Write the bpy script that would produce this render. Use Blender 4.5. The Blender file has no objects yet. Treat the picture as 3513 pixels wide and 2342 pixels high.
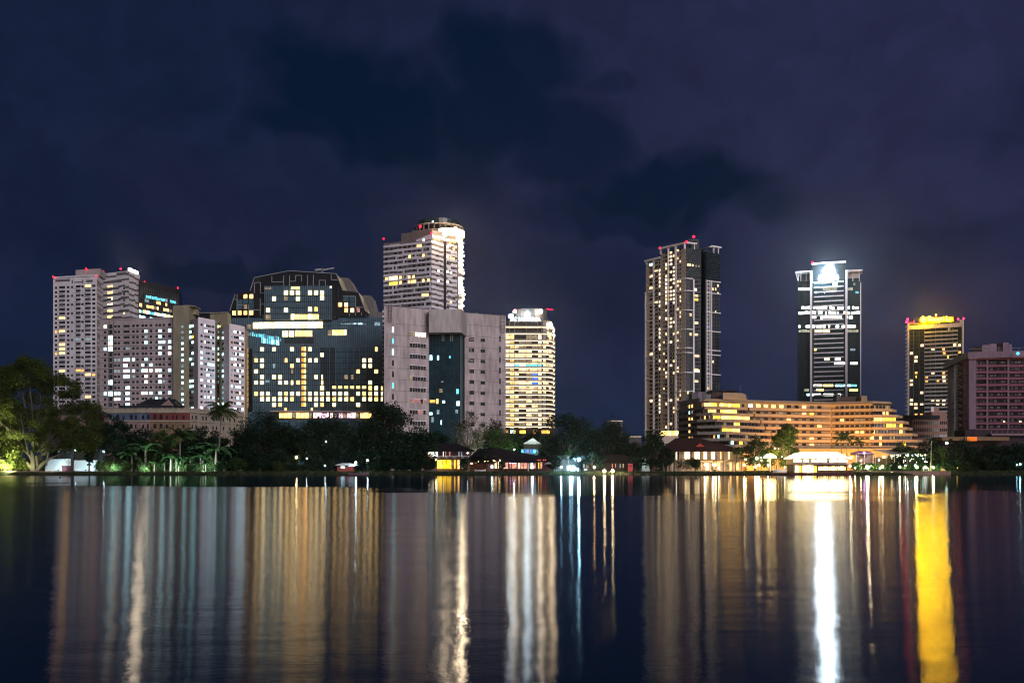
import bpy, math, random
import numpy as np
from mathutils import Vector
rnd = random.Random(11)
sc = bpy.context.scene
COL = sc.collection
# picture measurements (3513 x 2342 photograph) are turned into metres: focal length in pixels, horizon row, eye height
FP, CX, HY, CH = 3415.0, 1756.5, 1597.0, 3.0
GZ = 1.0                                    # level of the far bank
def X(px, D): return (px - CX) / FP * D
def Z(py, D): return CH + (HY - py) / FP * D
def P2(px, D): return Vector((X(px, D), D))
def P3(px, py, D): return Vector((X(px, D), D, Z(py, D)))
def pxm(n, D): return n * D / FP            # pixels -> metres at a distance

# ------------------------------------------------------------------ materials
MATS = {}
def _nodes(name):
    m = bpy.data.materials.new(name); m.use_nodes = True
    nt = m.node_tree; nt.nodes.clear()
    return m, nt, nt.nodes.new('ShaderNodeOutputMaterial')
def mat(name, col, rough=0.75, spec=0.3, metal=0.0, var=0.25, scale=0.25, streak=True, col2=None, scale2=None, bump=0.0):
    """wall paint, concrete, cloth, wood: principled colour broken up by two sizes of noise (weathering that runs down the wall)"""
    if name in MATS: return MATS[name]
    m, nt, out = _nodes(name); N = nt.nodes; L = nt.links
    b = N.new('ShaderNodeBsdfPrincipled'); b.inputs['Roughness'].default_value = rough
    b.inputs['Specular IOR Level'].default_value = spec; b.inputs['Metallic'].default_value = metal
    g = N.new('ShaderNodeNewGeometry'); mp = N.new('ShaderNodeMapping')
    mp.inputs['Scale'].default_value = (1, 1, 0.22) if streak else (1, 1, 1)
    L.new(g.outputs['Position'], mp.inputs['Vector'])
    n1 = N.new('ShaderNodeTexNoise'); n1.inputs['Scale'].default_value = scale; n1.inputs['Detail'].default_value = 5
    n2 = N.new('ShaderNodeTexNoise'); n2.inputs['Scale'].default_value = scale2 or scale * 7; n2.inputs['Detail'].default_value = 3
    L.new(mp.outputs[0], n1.inputs['Vector']); L.new(mp.outputs[0], n2.inputs['Vector'])
    ad = N.new('ShaderNodeMath'); ad.operation = 'ADD'; L.new(n1.outputs['Fac'], ad.inputs[0]); L.new(n2.outputs['Fac'], ad.inputs[1])
    mr = N.new('ShaderNodeMapRange'); mr.inputs['From Min'].default_value = 0.7; mr.inputs['From Max'].default_value = 1.3
    L.new(ad.outputs[0], mr.inputs['Value'])
    mx = N.new('ShaderNodeMix'); mx.data_type = 'RGBA'
    lo = [c * (1 - var) for c in col]; hi = col2 or [min(1, c * (1 + var * 0.5)) for c in col]
    mx.inputs['A'].default_value = (*lo, 1); mx.inputs['B'].default_value = (*hi, 1)
    L.new(mr.outputs[0], mx.inputs['Factor']); L.new(mx.outputs['Result'], b.inputs['Base Color'])
    if bump:
        bp = N.new('ShaderNodeBump'); bp.inputs['Strength'].default_value = bump; L.new(n2.outputs['Fac'], bp.inputs['Height']); L.new(bp.outputs[0], b.inputs['Normal'])
    L.new(b.outputs[0], out.inputs[0]); MATS[name] = m
    return m
def lit(name, col, strength, var=0.45, scale=0.9):
    """a lit room seen through its window: emission broken up by furniture and curtains"""
    if name in MATS: return MATS[name]
    m, nt, out = _nodes(name); N = nt.nodes; L = nt.links
    e = N.new('ShaderNodeEmission'); e.inputs['Color'].default_value = (*col, 1)
    if var:
        g = N.new('ShaderNodeNewGeometry'); n1 = N.new('ShaderNodeTexNoise'); n1.inputs['Scale'].default_value = scale; n1.inputs['Detail'].default_value = 2
        L.new(g.outputs['Position'], n1.inputs['Vector'])
        mr = N.new('ShaderNodeMapRange'); mr.inputs['From Min'].default_value = 0.3; mr.inputs['From Max'].default_value = 0.7
        mr.inputs['To Min'].default_value = strength * (1 - var); mr.inputs['To Max'].default_value = strength * (1 + var)
        L.new(n1.outputs['Fac'], mr.inputs['Value']); L.new(mr.outputs[0], e.inputs['Strength'])
    else: e.inputs['Strength'].default_value = strength
    L.new(e.outputs[0], out.inputs[0]); MATS[name] = m
    return m
def leafmat(name, c1, c2, trans=0.35):
    if name in MATS: return MATS[name]
    m, nt, out = _nodes(name); N = nt.nodes; L = nt.links
    g = N.new('ShaderNodeNewGeometry'); n1 = N.new('ShaderNodeTexNoise'); n1.inputs['Scale'].default_value = 0.45; n1.inputs['Detail'].default_value = 4
    L.new(g.outputs['Position'], n1.inputs['Vector'])
    mr = N.new('ShaderNodeMapRange'); mr.inputs['From Min'].default_value = 0.35; mr.inputs['From Max'].default_value = 0.65; L.new(n1.outputs['Fac'], mr.inputs['Value'])
    mx = N.new('ShaderNodeMix'); mx.data_type = 'RGBA'; mx.inputs['A'].default_value = (*c1, 1); mx.inputs['B'].default_value = (*c2, 1)
    L.new(mr.outputs[0], mx.inputs['Factor'])
    b = N.new('ShaderNodeBsdfPrincipled'); b.inputs['Roughness'].default_value = 0.55; b.inputs['Specular IOR Level'].default_value = 0.25
    t = N.new('ShaderNodeBsdfTranslucent'); s = N.new('ShaderNodeMixShader'); s.inputs[0].default_value = trans
    L.new(mx.outputs['Result'], b.inputs['Base Color']); L.new(mx.outputs['Result'], t.inputs['Color'])
    L.new(b.outputs[0], s.inputs[1]); L.new(t.outputs[0], s.inputs[2]); L.new(s.outputs[0], out.inputs[0]); MATS[name] = m
    return m

W_WARM = lit('warm_room', (1.0, 0.53, 0.14), 4.0, .5)
W_CREAM = lit('cream_room', (1.0, 0.68, 0.27), 4.8, 0.45)
W_ORANGE = lit('orange_room', (1.0, 0.42, 0.09), 1.7, 0.5)
W_YELLOW = lit('yellow_room', (1.0, 0.55, 0.05), 3.4, 0.5)
W_DIM = lit('dim_room', (0.9, 0.66, 0.42), 0.35, 0.6)
W_COOL = lit('cool_room', (0.42, 0.88, 1.0), 4.2, 0.55)
W_CDIM = lit('dim_cool_room', (0.6, 0.85, 0.95), 0.4, 0.6)
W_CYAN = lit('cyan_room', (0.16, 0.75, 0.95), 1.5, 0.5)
W_WHITE = lit('white_room', (1.0, 0.86, 0.62), 4.5, 0.3)
W_PINK = lit('pink_room', (1.0, 0.45, 0.42), 0.5, 0.6)
W_BLUE = lit('blue_room', (0.1, 0.25, 1.0), 1.3, 0.5)
W_BRIGHT = lit('very_bright_room', (1.0, 0.72, 0.30), 8.0, 0.35)
W_RED = lit('red_warning_light', (1.0, 0.006, 0.025), 9.0, 0)
W_FLOOD = lit('flood_lamp_white', (1.0, 0.80, 0.55), 150.0, 0)
W_FLOODC = lit('flood_lamp_cool', (0.75, 0.92, 1.0), 90.0, 0)
G_DARK = mat('dark_window_glass', (0.012, 0.014, 0.018), 0.18, 0.5, var=0.7, scale=0.3, streak=False, col2=(0.04, 0.045, 0.055))
G_GREY = mat('grey_window_glass', (0.07, 0.07, 0.075), 0.3, 0.5, var=0.6, scale=0.3, streak=False)

# ------------------------------------------------------------------ meshes
class MB:
    """collects boxes, prisms and tubes in world metres; build() links them as ONE mesh object"""
    def __init__(s): s.v = []; s.f = []; s.mi = []; s.mats = []
    def _m(s, m):
        if m not in s.mats: s.mats.append(m)
        return s.mats.index(m)
    def add(s, vs, fs, m):
        o = len(s.v); k = s._m(m); s.v += [tuple(p) for p in vs]
        for f in fs: s.f.append([i + o for i in f]); s.mi.append(k)
        return s
    def prism(s, poly, z0, z1, m, top=None):
        """poly = plan points, z0/z1 = levels (z1 may be a list per corner); top = plan points of the upper face if it is not straight up"""
        n = len(poly); top = top or poly
        z1s = z1 if isinstance(z1, (list, tuple)) else [z1] * n
        vs = [(p[0], p[1], z0) for p in poly] + [(p[0], p[1], z) for p, z in zip(top, z1s)]
        fs = [list(range(n))[::-1], list(range(n, 2 * n))] + [[i, (i + 1) % n, n + (i + 1) % n, n + i] for i in range(n)]
        return s.add(vs, fs, m)
    def box(s, x0, x1, y0, y1, z0, z1, m): return s.prism([(x0, y0), (x1, y0), (x1, y1), (x0, y1)], z0, z1, m)
    def bar(s, p, q, w, m, h=None):
        p, q = Vector(p), Vector(q); d = (q - p).normalized(); h = h or w
        a = d.cross(Vector((0, 0, 1)))
        a = a.normalized() if a.length > 1e-3 else Vector((1, 0, 0))
        b = a.cross(d).normalized()
        vs = [c + a * (sx * w / 2) + b * (sy * h / 2) for c in (p, q) for sx, sy in ((-1, -1), (1, -1), (1, 1), (-1, 1))]
        return s.add(vs, [[3, 2, 1, 0], [4, 5, 6, 7], [0, 1, 5, 4], [1, 2, 6, 5], [2, 3, 7, 6], [3, 0, 4, 7]], m)
    def tube(s, pts, rs, m, n=6):
        pts = [Vector(p) for p in pts]; vs = []; fs = []
        for i, p in enumerate(pts):
            d = (pts[min(i + 1, len(pts) - 1)] - pts[max(i - 1, 0)])
            d = d.normalized() if d.length > 1e-6 else Vector((0, 0, 1))
            a = d.cross(Vector((0.13, 0.97, 0.21))).normalized(); b = d.cross(a)
            for k in range(n):
                t = 2 * math.pi * k / n; vs.append(p + (a * math.cos(t) + b * math.sin(t)) * rs[i])
        for i in range(len(pts) - 1):
            for k in range(n): fs.append([i * n + k, i * n + (k + 1) % n, (i + 1) * n + (k + 1) % n, (i + 1) * n + k])
        fs += [list(range(n))[::-1], list(range((len(pts) - 1) * n, len(pts) * n))]
        return s.add(vs, fs, m)
    def ball(s, c, r, m, nu=10, nv=6, sz=1.0):
        vs = [(c[0], c[1], c[2] - r * sz)]; fs = []
        for j in range(1, nv):
            t = math.pi * j / nv
            for i in range(nu): a = 2 * math.pi * i / nu; vs.append((c[0] + r * math.sin(t) * math.cos(a), c[1] + r * math.sin(t) * math.sin(a), c[2] - r * sz * math.cos(t)))
        vs.append((c[0], c[1], c[2] + r * sz)); e = len(vs) - 1
        for i in range(nu):
            fs.append([0, 1 + (i + 1) % nu, 1 + i]); fs.append([e, e - nu + i, e - nu + (i + 1) % nu])
            for j in range(nv - 2): a = 1 + j * nu; fs.append([a + i, a + (i + 1) % nu, a + nu + (i + 1) % nu, a + nu + i])
        return s.add(vs, fs, m)
    def hip(s, x0, x1, y0, y1, z0, z1, rx0, rx1, m, thick=0.25):
        """hipped roof: eaves rectangle and a ridge from rx0 to rx1"""
        ym = (y0 + y1) / 2
        vs = [(x0, y0, z0), (x1, y0, z0), (x1, y1, z0), (x0, y1, z0), (x0, y0, z0 + thick), (x1, y0, z0 + thick), (x1, y1, z0 + thick), (x0, y1, z0 + thick), (rx0, ym, z1), (rx1, ym, z1)]
        return s.add(vs, [[3, 2, 1, 0], [0, 1, 5, 4], [1, 2, 6, 5], [2, 3, 7, 6], [3, 0, 4, 7], [4, 5, 9, 8], [6, 7, 8, 9], [5, 6, 9], [7, 4, 8]], m)
    def mesh(s, name):
        me = bpy.data.meshes.new(name); me.from_pydata(s.v, [], s.f)
        for m in s.mats: me.materials.append(m)
        me.polygons.foreach_set('material_index', s.mi); me.update()
        return me
    def build(s, name, parent=None, kind=None, label=None):
        return link(name, s.mesh(name), parent, kind, label)
def link(name, me, parent=None, kind=None, label=None):
    o = bpy.data.objects.new(name, me); COL.objects.link(o)
    if parent is not None:
        o.parent = parent; o.location = -base_of(parent)
    if kind: o['kind'] = kind
    if label: o['label'] = label
    return o
def base_of(o):
    v = Vector((0, 0, 0))
    while o is not None: v += Vector(o.location); o = o.parent
    return v
def thing(name, label, cat, loc, group=None):
    o = bpy.data.objects.new(name, None); COL.objects.link(o); o.location = loc; o.empty_display_size = 0.5
    o['label'] = label; o['category'] = cat
    if group: o['group'] = group
    return o

class Face:
    """one upright facade between two plan points, left to right as seen from the lake; windows are placed along it in metres"""
    def __init__(s, pl, dl, pr, dr):
        s.A, s.B = P2(pl, dl), P2(pr, dr); s.pl, s.pr = pl, pr
        s.L = (s.B - s.A).length; s.d = (s.B - s.A) / s.L; s.n = Vector((s.d.y, -s.d.x)); s.rz = math.atan2(s.d.y, s.d.x)
    def u(s, px):
        t = (px - CX) / FP
        return (t * s.A.y - s.A.x) / (s.d.x - t * s.d.y)
    def D(s, px): return s.A.y + s.u(px) * s.d.y
    def z(s, px, py): return Z(py, s.D(px))
    def at(s, u, o=0.0): return s.A + s.d * u + s.n * o
    def slab(s, mb, u0, u1, z0, z1, o0, o1, m):
        return mb.prism([s.at(u0, o1), s.at(u1, o1), s.at(u1, o0), s.at(u0, o0)], z0, z1, m)
    def pslab(s, mb, p0, p1, py0, py1, o0, o1, m, ref=None):
        """slab given by the photograph's columns p0..p1 and rows py0 (upper)..py1 (lower) read at column ref"""
        r = (p0 + p1) / 2 if ref is None else ref
        return s.slab(mb, s.u(p0), s.u(p1), s.z(r, py1), s.z(r, py0), o0, o1, m)
def poly4(f1, f2): return [f1.A, f1.B, f2.B, f1.A + (f2.B - f2.A)]

_BOX = {}
def boxmesh(w, d, h, m, name):
    k = (round(w, 2), round(d, 2), round(h, 2), m.name)
    if k not in _BOX: _BOX[k] = MB().box(-k[0] / 2, k[0] / 2, -k[1], 0, 0, k[2], m).mesh(name)
    return _BOX[k]
class Wins:
    """the windows of one building: the 100 largest as parts, lit ones first, any others as ONE stuff part"""
    def __init__(s, parent, name='window', limit=100): s.p = parent; s.name = name; s.L = []; s.limit = limit
    def add(s, f, u0, u1, z0, z1, m, out=0.07): s.L.append((f, min(u0, u1), max(u0, u1), z0, z1, m, out))
    def px(s, f, p0, p1, py0, py1, m, ref=None, out=0.07):
        r = (p0 + p1) / 2 if ref is None else ref
        s.add(f, f.u(p0), f.u(p1), f.z(r, py1), f.z(r, py0), m, out)
    def c(s, f, px, py, w, h, m, ref=None, out=0.07): s.px(f, px - w / 2, px + w / 2, py - h / 2, py + h / 2, m, ref, out)
    def done(s):
        def key(w): return -(round((w[2] - w[1]) * (w[4] - w[3]), 1) + (0.05 if w[5] not in (G_DARK, G_GREY) else 0))
        L = sorted(s.L, key=key); b = base_of(s.p)
        for f, u0, u1, z0, z1, m, out in L[:s.limit]:
            o = bpy.data.objects.new(s.name, boxmesh(u1 - u0, out + 0.12, z1 - z0, m, s.name)); COL.objects.link(o); o.parent = s.p
            c = f.at((u0 + u1) / 2, -0.12); o.location = Vector((c.x, c.y, z0)) - b; o.rotation_euler = (0, 0, f.rz)
        if L[s.limit:]:
            mb = MB()
            for f, u0, u1, z0, z1, m, out in L[s.limit:]: f.slab(mb, u0, u1, z0, z1, -0.12, out, m)
            mb.build(s.name, s.p, kind='stuff')
def spot_part(parent, p, r, m, name='warning_light', sz=1.0):
    if name == "warning_light": r = r * 0.75
    return MB().ball(p, r, m, 8, 5, sz).build(name, parent)
def mast_part(parent, p, h, r, m, name='mast'):
    return MB().tube([p, (p[0], p[1], p[2] + h)], [r, r * 0.6], m, 5).build(name, parent)
# ------------------------------------------------------------------ camera, sky, moonlit city glow
cam = bpy.data.cameras.new('camera'); cam.sensor_width = 36; cam.lens = 36 * FP / 3513
cam.shift_y = (HY - 1171.0) / 3513; cam.clip_start = 0.5; cam.clip_end = 30000
co = bpy.data.objects.new('camera', cam); COL.objects.link(co); co.location = (0, 0, CH); co.rotation_euler = (math.pi / 2, 0, 0); sc.camera = co

w = bpy.data.worlds.new('World'); sc.world = w; w.use_nodes = True
nt = w.node_tree; nt.nodes.clear(); N = nt.nodes; L = nt.links
out = N.new('ShaderNodeOutputWorld'); bg = N.new('ShaderNodeBackground'); L.new(bg.outputs[0], out.inputs[0])
tc = N.new('ShaderNodeTexCoord'); sp = N.new('ShaderNodeSeparateXYZ'); L.new(tc.outputs['Generated'], sp.inputs[0])
def mth(op, a, b=None, clamp=False):
    n = N.new('ShaderNodeMath'); n.operation = op; n.use_clamp = clamp
    for i, q in enumerate((a, b)):
        if q is None: continue
        if isinstance(q, (int, float)): n.inputs[i].default_value = q
        else: L.new(q, n.inputs[i])
    return n.outputs[0]
az = mth('ARCTAN2', sp.outputs[0], sp.outputs[1])
hl = mth('SQRT', mth('ADD', mth('MULTIPLY', sp.outputs[0], sp.outputs[0]), mth('MULTIPLY', sp.outputs[1], sp.outputs[1])))
el = mth('ARCTAN2', sp.outputs[2], hl)
cb = N.new('ShaderNodeCombineXYZ'); L.new(az, cb.inputs[0]); L.new(el, cb.inputs[1])
def noise(scale, detail, vec, rough=0.5):
    n = N.new('ShaderNodeTexNoise'); n.inputs['Scale'].default_value = scale; n.inputs['Detail'].default_value = detail; n.inputs['Roughness'].default_value = rough
    L.new(vec, n.inputs['Vector']); return n
nz = noise(6.0, 4, cb.outputs[0]); nz2 = noise(16.0, 5, cb.outputs[0], 0.55)
def vm(op, a, b):
    n = N.new('ShaderNodeVectorMath'); n.operation = op
    for i, q in enumerate((a, b)):
        if isinstance(q, tuple): n.inputs[i].default_value = q
        else: L.new(q, n.inputs[i])
    return n
wob = vm('MULTIPLY', vm('SUBTRACT', nz.outputs['Color'], (0.5, 0.5, 0.5)).outputs[0], (0.15, 0.11, 0))
wob2 = vm('MULTIPLY', vm('SUBTRACT', nz2.outputs['Color'], (0.5, 0.5, 0.5)).outputs[0], (0.085, 0.07, 0))
cw = vm('ADD', vm('ADD', cb.outputs[0], wob.outputs[0]).outputs[0], wob2.outputs[0])
def mapr(v, a, b, c, d, smooth=True):
    n = N.new('ShaderNodeMapRange'); n.interpolation_type = 'SMOOTHSTEP' if smooth else 'LINEAR'
    for k, q in zip(('From Min', 'From Max', 'To Min', 'To Max'), (a, b, c, d)): n.inputs[k].default_value = q
    L.new(v, n.inputs['Value']); return n.outputs[0]
def ang(px, py):
    a = math.atan2(px - CX, FP); return a, math.atan2((HY - py) * math.cos(a), FP)
# dark rain clouds low over the town: (photo column, row, half width, half height, weight)
CLOUDS = [(1130, 260, 270, 150, 1), (1010, 400, 190, 120, .9), (1300, 420, 270, 150, 1), (1650, 260, 220, 170, .95), (1820, 250, 170, 150, .85),
          (1700, 430, 300, 170, .9), (1950, 500, 260, 150, .75), (2300, 640, 430, 130, 1), (2150, 720, 350, 110, .8), (2600, 690, 180, 90, .7),
          (1560, 560, 300, 110, .6), (730, 930, 300, 55, .75), (640, 320, 110, 70, .35), (2080, 270, 90, 60, .4), (2100, 1000, 420, 200, .5), (3450, 420, 160, 120, .35), (250, 800, 300, 220, .35), (3150, 900, 260, 120, .4)]
cloud = None
for px, py, rx, ry, wt in CLOUDS:
    a, e = ang(px, py)
    d = vm('MULTIPLY', vm('SUBTRACT', cw.outputs[0], (a, e, 0)).outputs[0], (FP / rx, FP / ry, 0))
    ln = N.new('ShaderNodeVectorMath'); ln.operation = 'LENGTH'; L.new(d.outputs[0], ln.inputs[0])
    f = mapr(ln.outputs['Value'], 0.45, 1.2, wt, 0.0)
    cloud = f if cloud is None else mth('MAXIMUM', cloud, f)
def colmix(fac, a, b):
    n = N.new('ShaderNodeMix'); n.data_type = 'RGBA'; L.new(fac, n.inputs['Factor'])
    for k, q in (('A', a), ('B', b)):
        if isinstance(q, tuple): n.inputs[k].default_value = (*q, 1)
        else: L.new(q, n.inputs[k])
    return n.outputs['Result']
side = mapr(mth('ADD', az, mth('MULTIPLY', mth('SUBTRACT', nz.outputs['Fac'], 0.5), 0.5)), -0.30, 0.34, 0, 1)
base = colmix(side, (0.0080, 0.0145, 0.0420), (0.0200, 0.0230, 0.0640))
big = noise(3.2, 4, cb.outputs[0])
base = colmix(mapr(big.outputs['Fac'], 0.45, 0.72, 0, 0.6), base, (0.0165, 0.0180, 0.0500))       # town light caught by thin cloud
low = mapr(el, 0.0, 0.17, 1, 0)
base = colmix(mth('MULTIPLY', low, 0.75), base, (0.0085, 0.0210, 0.0560))
fine = noise(22.0, 6, cw.outputs[0], 0.6)
base = vm('SCALE', base, (0, 0, 0)); sn = base; L.new(mapr(fine.outputs['Fac'], 0.25, 0.75, 0.84, 1.14), sn.inputs['Scale']); base = sn.outputs[0]
sky = colmix(mth('MULTIPLY', cloud, 0.95), base, (0.0016, 0.0085, 0.0270))
# the city behind the lake shore lights the air on the other side of the water
back = mapr(sp.outputs[1], 0.1, -0.6, 0, 1)
sky = colmix(back, sky, (0.085, 0.080, 0.105))
L.new(sky, bg.inputs['Color']); bg.inputs['Strength'].default_value = 0.98

sun = bpy.data.lights.new('sun', 'SUN'); sun.energy = 1.9; sun.angle = math.radians(35); sun.color = (1.0, 0.90, 0.93)
so = bpy.data.objects.new('sun', sun); COL.objects.link(so)
sd = Vector((0.62, -1.0, 0.36)).normalized()                    # where the glow comes from: over the right shoulder
so.rotation_euler = sd.to_track_quat('Z', 'Y').to_euler(); so.location = (120, -200, 90)

sc.view_settings.view_transform = 'Standard'; sc.view_settings.look = 'None'; sc.view_settings.exposure = 0; sc.view_settings.gamma = 1
sc.render.engine = 'CYCLES'; cy = sc.cycles
cy.filter_width = 1.05; cy.use_denoising = True; cy.max_bounces = 6; cy.diffuse_bounces = 2; cy.glossy_bounces = 3; cy.transmission_bounces = 3; cy.transparent_max_bounces = 8
cy.sample_clamp_indirect = 6; cy.caustics_reflective = False; cy.caustics_refractive = False; cy.use_light_tree = True

# ------------------------------------------------------------------ water and land
def shore(x): return 330 + 2.2 * math.sin(x * 0.031 + 1) + 1.1 * math.sin(x * 0.11) + 0.5 * math.sin(x * 0.37 + 2) - 4 * math.exp(-((x - 118) / 22) ** 2)
m, nt2, o2 = _nodes('lake_water'); NN = nt2.nodes; LL = nt2.links
g = NN.new('ShaderNodeNewGeometry'); s2 = NN.new('ShaderNodeSeparateXYZ'); LL.new(g.outputs['Position'], s2.inputs[0])
def wn(scale, vs, detail, rough=0.5):
    mp = NN.new('ShaderNodeMapping'); mp.inputs['Scale'].default_value = vs; LL.new(g.outputs['Position'], mp.inputs['Vector'])
    n = NN.new('ShaderNodeTexNoise'); n.inputs['Scale'].default_value = scale; n.inputs['Detail'].default_value = detail; n.inputs['Roughness'].default_value = rough
    LL.new(mp.outputs[0], n.inputs['Vector']); return n.outputs['Fac']
def wm(op, a, b):
    n = NN.new('ShaderNodeMath'); n.operation = op
    for i, q in enumerate((a, b)):
        if isinstance(q, (int, float)): n.inputs[i].default_value = q
        else: LL.new(q, n.inputs[i])
    return n.outputs[0]
def wmap(v, a, b, c, d):
    n = NN.new('ShaderNodeMapRange'); n.interpolation_type = 'SMOOTHSTEP'
    for k, q in zip(('From Min', 'From Max', 'To Min', 'To Max'), (a, b, c, d)): n.inputs[k].default_value = q
    LL.new(v, n.inputs['Value']); return n.outputs[0]
# a light breeze roughens the open lake; the strip under the trees stays calm
edge = wm('ADD', s2.outputs[1], wm('MULTIPLY', wm('SUBTRACT', wn(0.022, (1, 0.55, 1), 3), 0.5), 230))
edge = wm('ADD', edge, wm('MULTIPLY', s2.outputs[0], 0.45))
edge = wm('ADD', edge, wm('MULTIPLY', wm('SUBTRACT', wn(0.25, (0.25, 1, 1), 3), 0.5), 45))
breeze = wmap(edge, 98, 122, 1.0, 0.0)
patch = wmap(wn(0.035, (0.35, 1, 1), 4, 0.6), 0.35, 0.65, 0.88, 1.08)
rough = wm('ADD', wm('MULTIPLY', wm('MULTIPLY', breeze, patch), 0.062), 0.060)
gl = NN.new('ShaderNodeBsdfAnisotropic'); gl.distribution = 'BECKMANN'; gl.inputs['Color'].default_value = (0.95, 0.97, 1, 1); LL.new(rough, gl.inputs['Roughness'])
gl.inputs['Anisotropy'].default_value = 0.70
tg = NN.new('ShaderNodeCombineXYZ'); tg.inputs[0].default_value = 1.0; LL.new(tg.outputs[0], gl.inputs['Tangent'])   # ripple crests lie across the view
h = wm('ADD', wm('MULTIPLY', wn(1.3, (0.16, 1.0, 1), 3), 0.03), wm('MULTIPLY', wn(7.0, (0.6, 1.0, 1), 4), 0.016))
h = wm('ADD', h, wm('MULTIPLY', wn(0.45, (0.5, 1.0, 1), 2), 0.16))
h = wm('ADD', h, wm('MULTIPLY', wn(16, (0.7, 1.0, 1), 2), 0.006))
bp = NN.new('ShaderNodeBump'); bp.inputs['Distance'].default_value = 1.0; LL.new(wm('MULTIPLY', breeze, 0.17), bp.inputs['Strength']); LL.new(h, bp.inputs['Height'])
LL.new(bp.outputs[0], gl.inputs['Normal'])
df = NN.new('ShaderNodeBsdfDiffuse'); df.inputs['Color'].default_value = (0.006, 0.020, 0.046, 1)
fr = NN.new('ShaderNodeFresnel'); fr.inputs['IOR'].default_value = 1.333
mxs = NN.new('ShaderNodeMixShader'); LL.new(wmap(fr.outputs[0], 0.0, 1.0, 0.02, 0.70), mxs.inputs[0]); LL.new(df.outputs[0], mxs.inputs[1]); LL.new(gl.outputs[0], mxs.inputs[2])
LL.new(mxs.outputs[0], o2.inputs[0])
mb = MB(); mb.add([(-6000, -400, 0), (6000, -400, 0), (6000, 420, 0), (-6000, 420, 0)], [[0, 1, 2, 3]], m)
lake = mb.build('lake_water'); lake['kind'] = 'structure'

M_SOIL = mat('dark_soil_and_turf', (0.020, 0.026, 0.012), 0.95, 0.1, var=0.6, scale=0.5, streak=False, col2=(0.05, 0.055, 0.03), bump=0.6)
xs = [-9000, -3000, -900] + [-320 + 1.6 * i for i in range(401)] + [900, 3000, 9000]
mb = MB(); vs = []; fs = []
offs = [(-4, -1.6), (-0.3, -0.15), (0.5, 0.45), (1.6, 0.85), (4, 1.0), (20, 1.0), (80, 1.0), (400, 1.0), (1500, 1.0), (12000, 1.0)]
for x in xs:
    y0 = shore(x) if abs(x) < 400 else 330
    for dy, z in offs: vs.append((x, y0 + dy + 0.3 * math.sin(x * 1.7 + dy), z + (0.12 * math.sin(x * 0.9) * math.sin(x * 2.3) if 0 < z < 1 else 0)))
n = len(offs)
for i in range(len(xs) - 1):
    for j in range(n - 1): fs.append([i * n + j, (i + 1) * n + j, (i + 1) * n + j + 1, i * n + j + 1])
mb.add(vs, fs, M_SOIL); land = mb.build('ground'); land['kind'] = 'structure'
# ================================================================== buildings on the left
WHITE = mat('white_painted_wall', (0.68, 0.65, 0.69), 0.8, 0.2, var=0.22, scale=0.12)
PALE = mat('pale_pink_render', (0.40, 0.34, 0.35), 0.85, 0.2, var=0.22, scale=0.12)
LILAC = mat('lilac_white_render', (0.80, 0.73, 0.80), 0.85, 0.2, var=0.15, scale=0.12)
TAUPE = mat('taupe_panel', (0.17, 0.145, 0.14), 0.8, 0.2, var=0.25, scale=0.15)
BEIGE = mat('beige_panel', (0.42, 0.34, 0.28), 0.8, 0.2, var=0.2, scale=0.15)
OLIVE = mat('olive_concrete', (0.29, 0.26, 0.19), 0.9, 0.15, var=0.3, scale=0.12)
GREYP = mat('grey_panel', (0.13, 0.13, 0.14), 0.8, 0.2, var=0.25, scale=0.15)
STEEL = mat('dull_steel', (0.16, 0.16, 0.17), 0.5, 0.4, 0.4, var=0.3, scale=0.5)
BLACKP = mat('black_cladding', (0.010, 0.013, 0.018), 0.35, 0.35, var=0.5, scale=0.1)
C1 = 700 / 1291.0
def c1(x, y): return x * C1, 850 + y * C1
def c2(x, y): return 600 + x * C1, 850 + y * C1

# --- tall white apartment tower at the far left
fA = Face(182, 605, 332, 597); fA2 = Face(332, 597, 354, 612); zt = fA.z(182, 950)
r = thing('apartment_tower', 'tall white apartment tower with columns of dark balconies, leftmost high building', 'tower', (fA.A.x, fA.A.y, GZ), 'twin white apartment towers')
mb = MB(); mb.prism(poly4(fA, fA2), 0.6, zt, WHITE)
fA.pslab(mb, 182, 332, 950, 955, 0, 0.5, WHITE, 182); mb.build('wall', r)
mb = MB(); pz = fA.z(244, 925); b = 4
mb.prism([fA.at(fA.u(244), -b), fA.at(fA.u(329), -b), fA.at(fA.u(329), -b) + (fA2.B - fA2.A) * 0.9, fA.at(fA.u(244), -b) + (fA2.B - fA2.A) * 0.9], zt, pz + 0.6, PALE); mb.build('penthouse', r)
mb = MB()
for k in range(33):                                             # banded end wall
    y = 958 + k * 15.13; fA2.pslab(mb, 332, 354, y, y + 7.0, 0.0, 0.08, BEIGE, 332)
    if k % 3 == 0: fA2.pslab(mb, 334, 346, y + 8, y + 13, 0.0, 0.08, GREYP, 332)
for p0, p1, y0, y1 in ((190, 240, 958, 966), (246, 250, 962, 972), (255, 280, 966, 970), (282, 286, 960, 972), (296, 318, 960, 968)): fA.pslab(mb, p0, p1, y0, y1, 0, 0.06, GREYP)
mb.build('cladding', r)
ws = Wins(r); bal = Wins(r, 'balcony', 96)
litA = {(6, 0), (6.5, 0), (1, 7), (0, 10), (1, 10), (1, 13), (1, 14), (1, 15), (0, 15), (1, 19), (4, 19), (5, 19), (6, 20), (7, 20), (6, 25), (4, 12.2), (6, 12.2)}
colsA = [(188.7, 196, 0), (203, 223, 1), (230, 238, 0), (244, 251, 2), (260, 276.5, 1), (279.5, 287, 2), (292, 311, 1), (317, 327, 0)]
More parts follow.
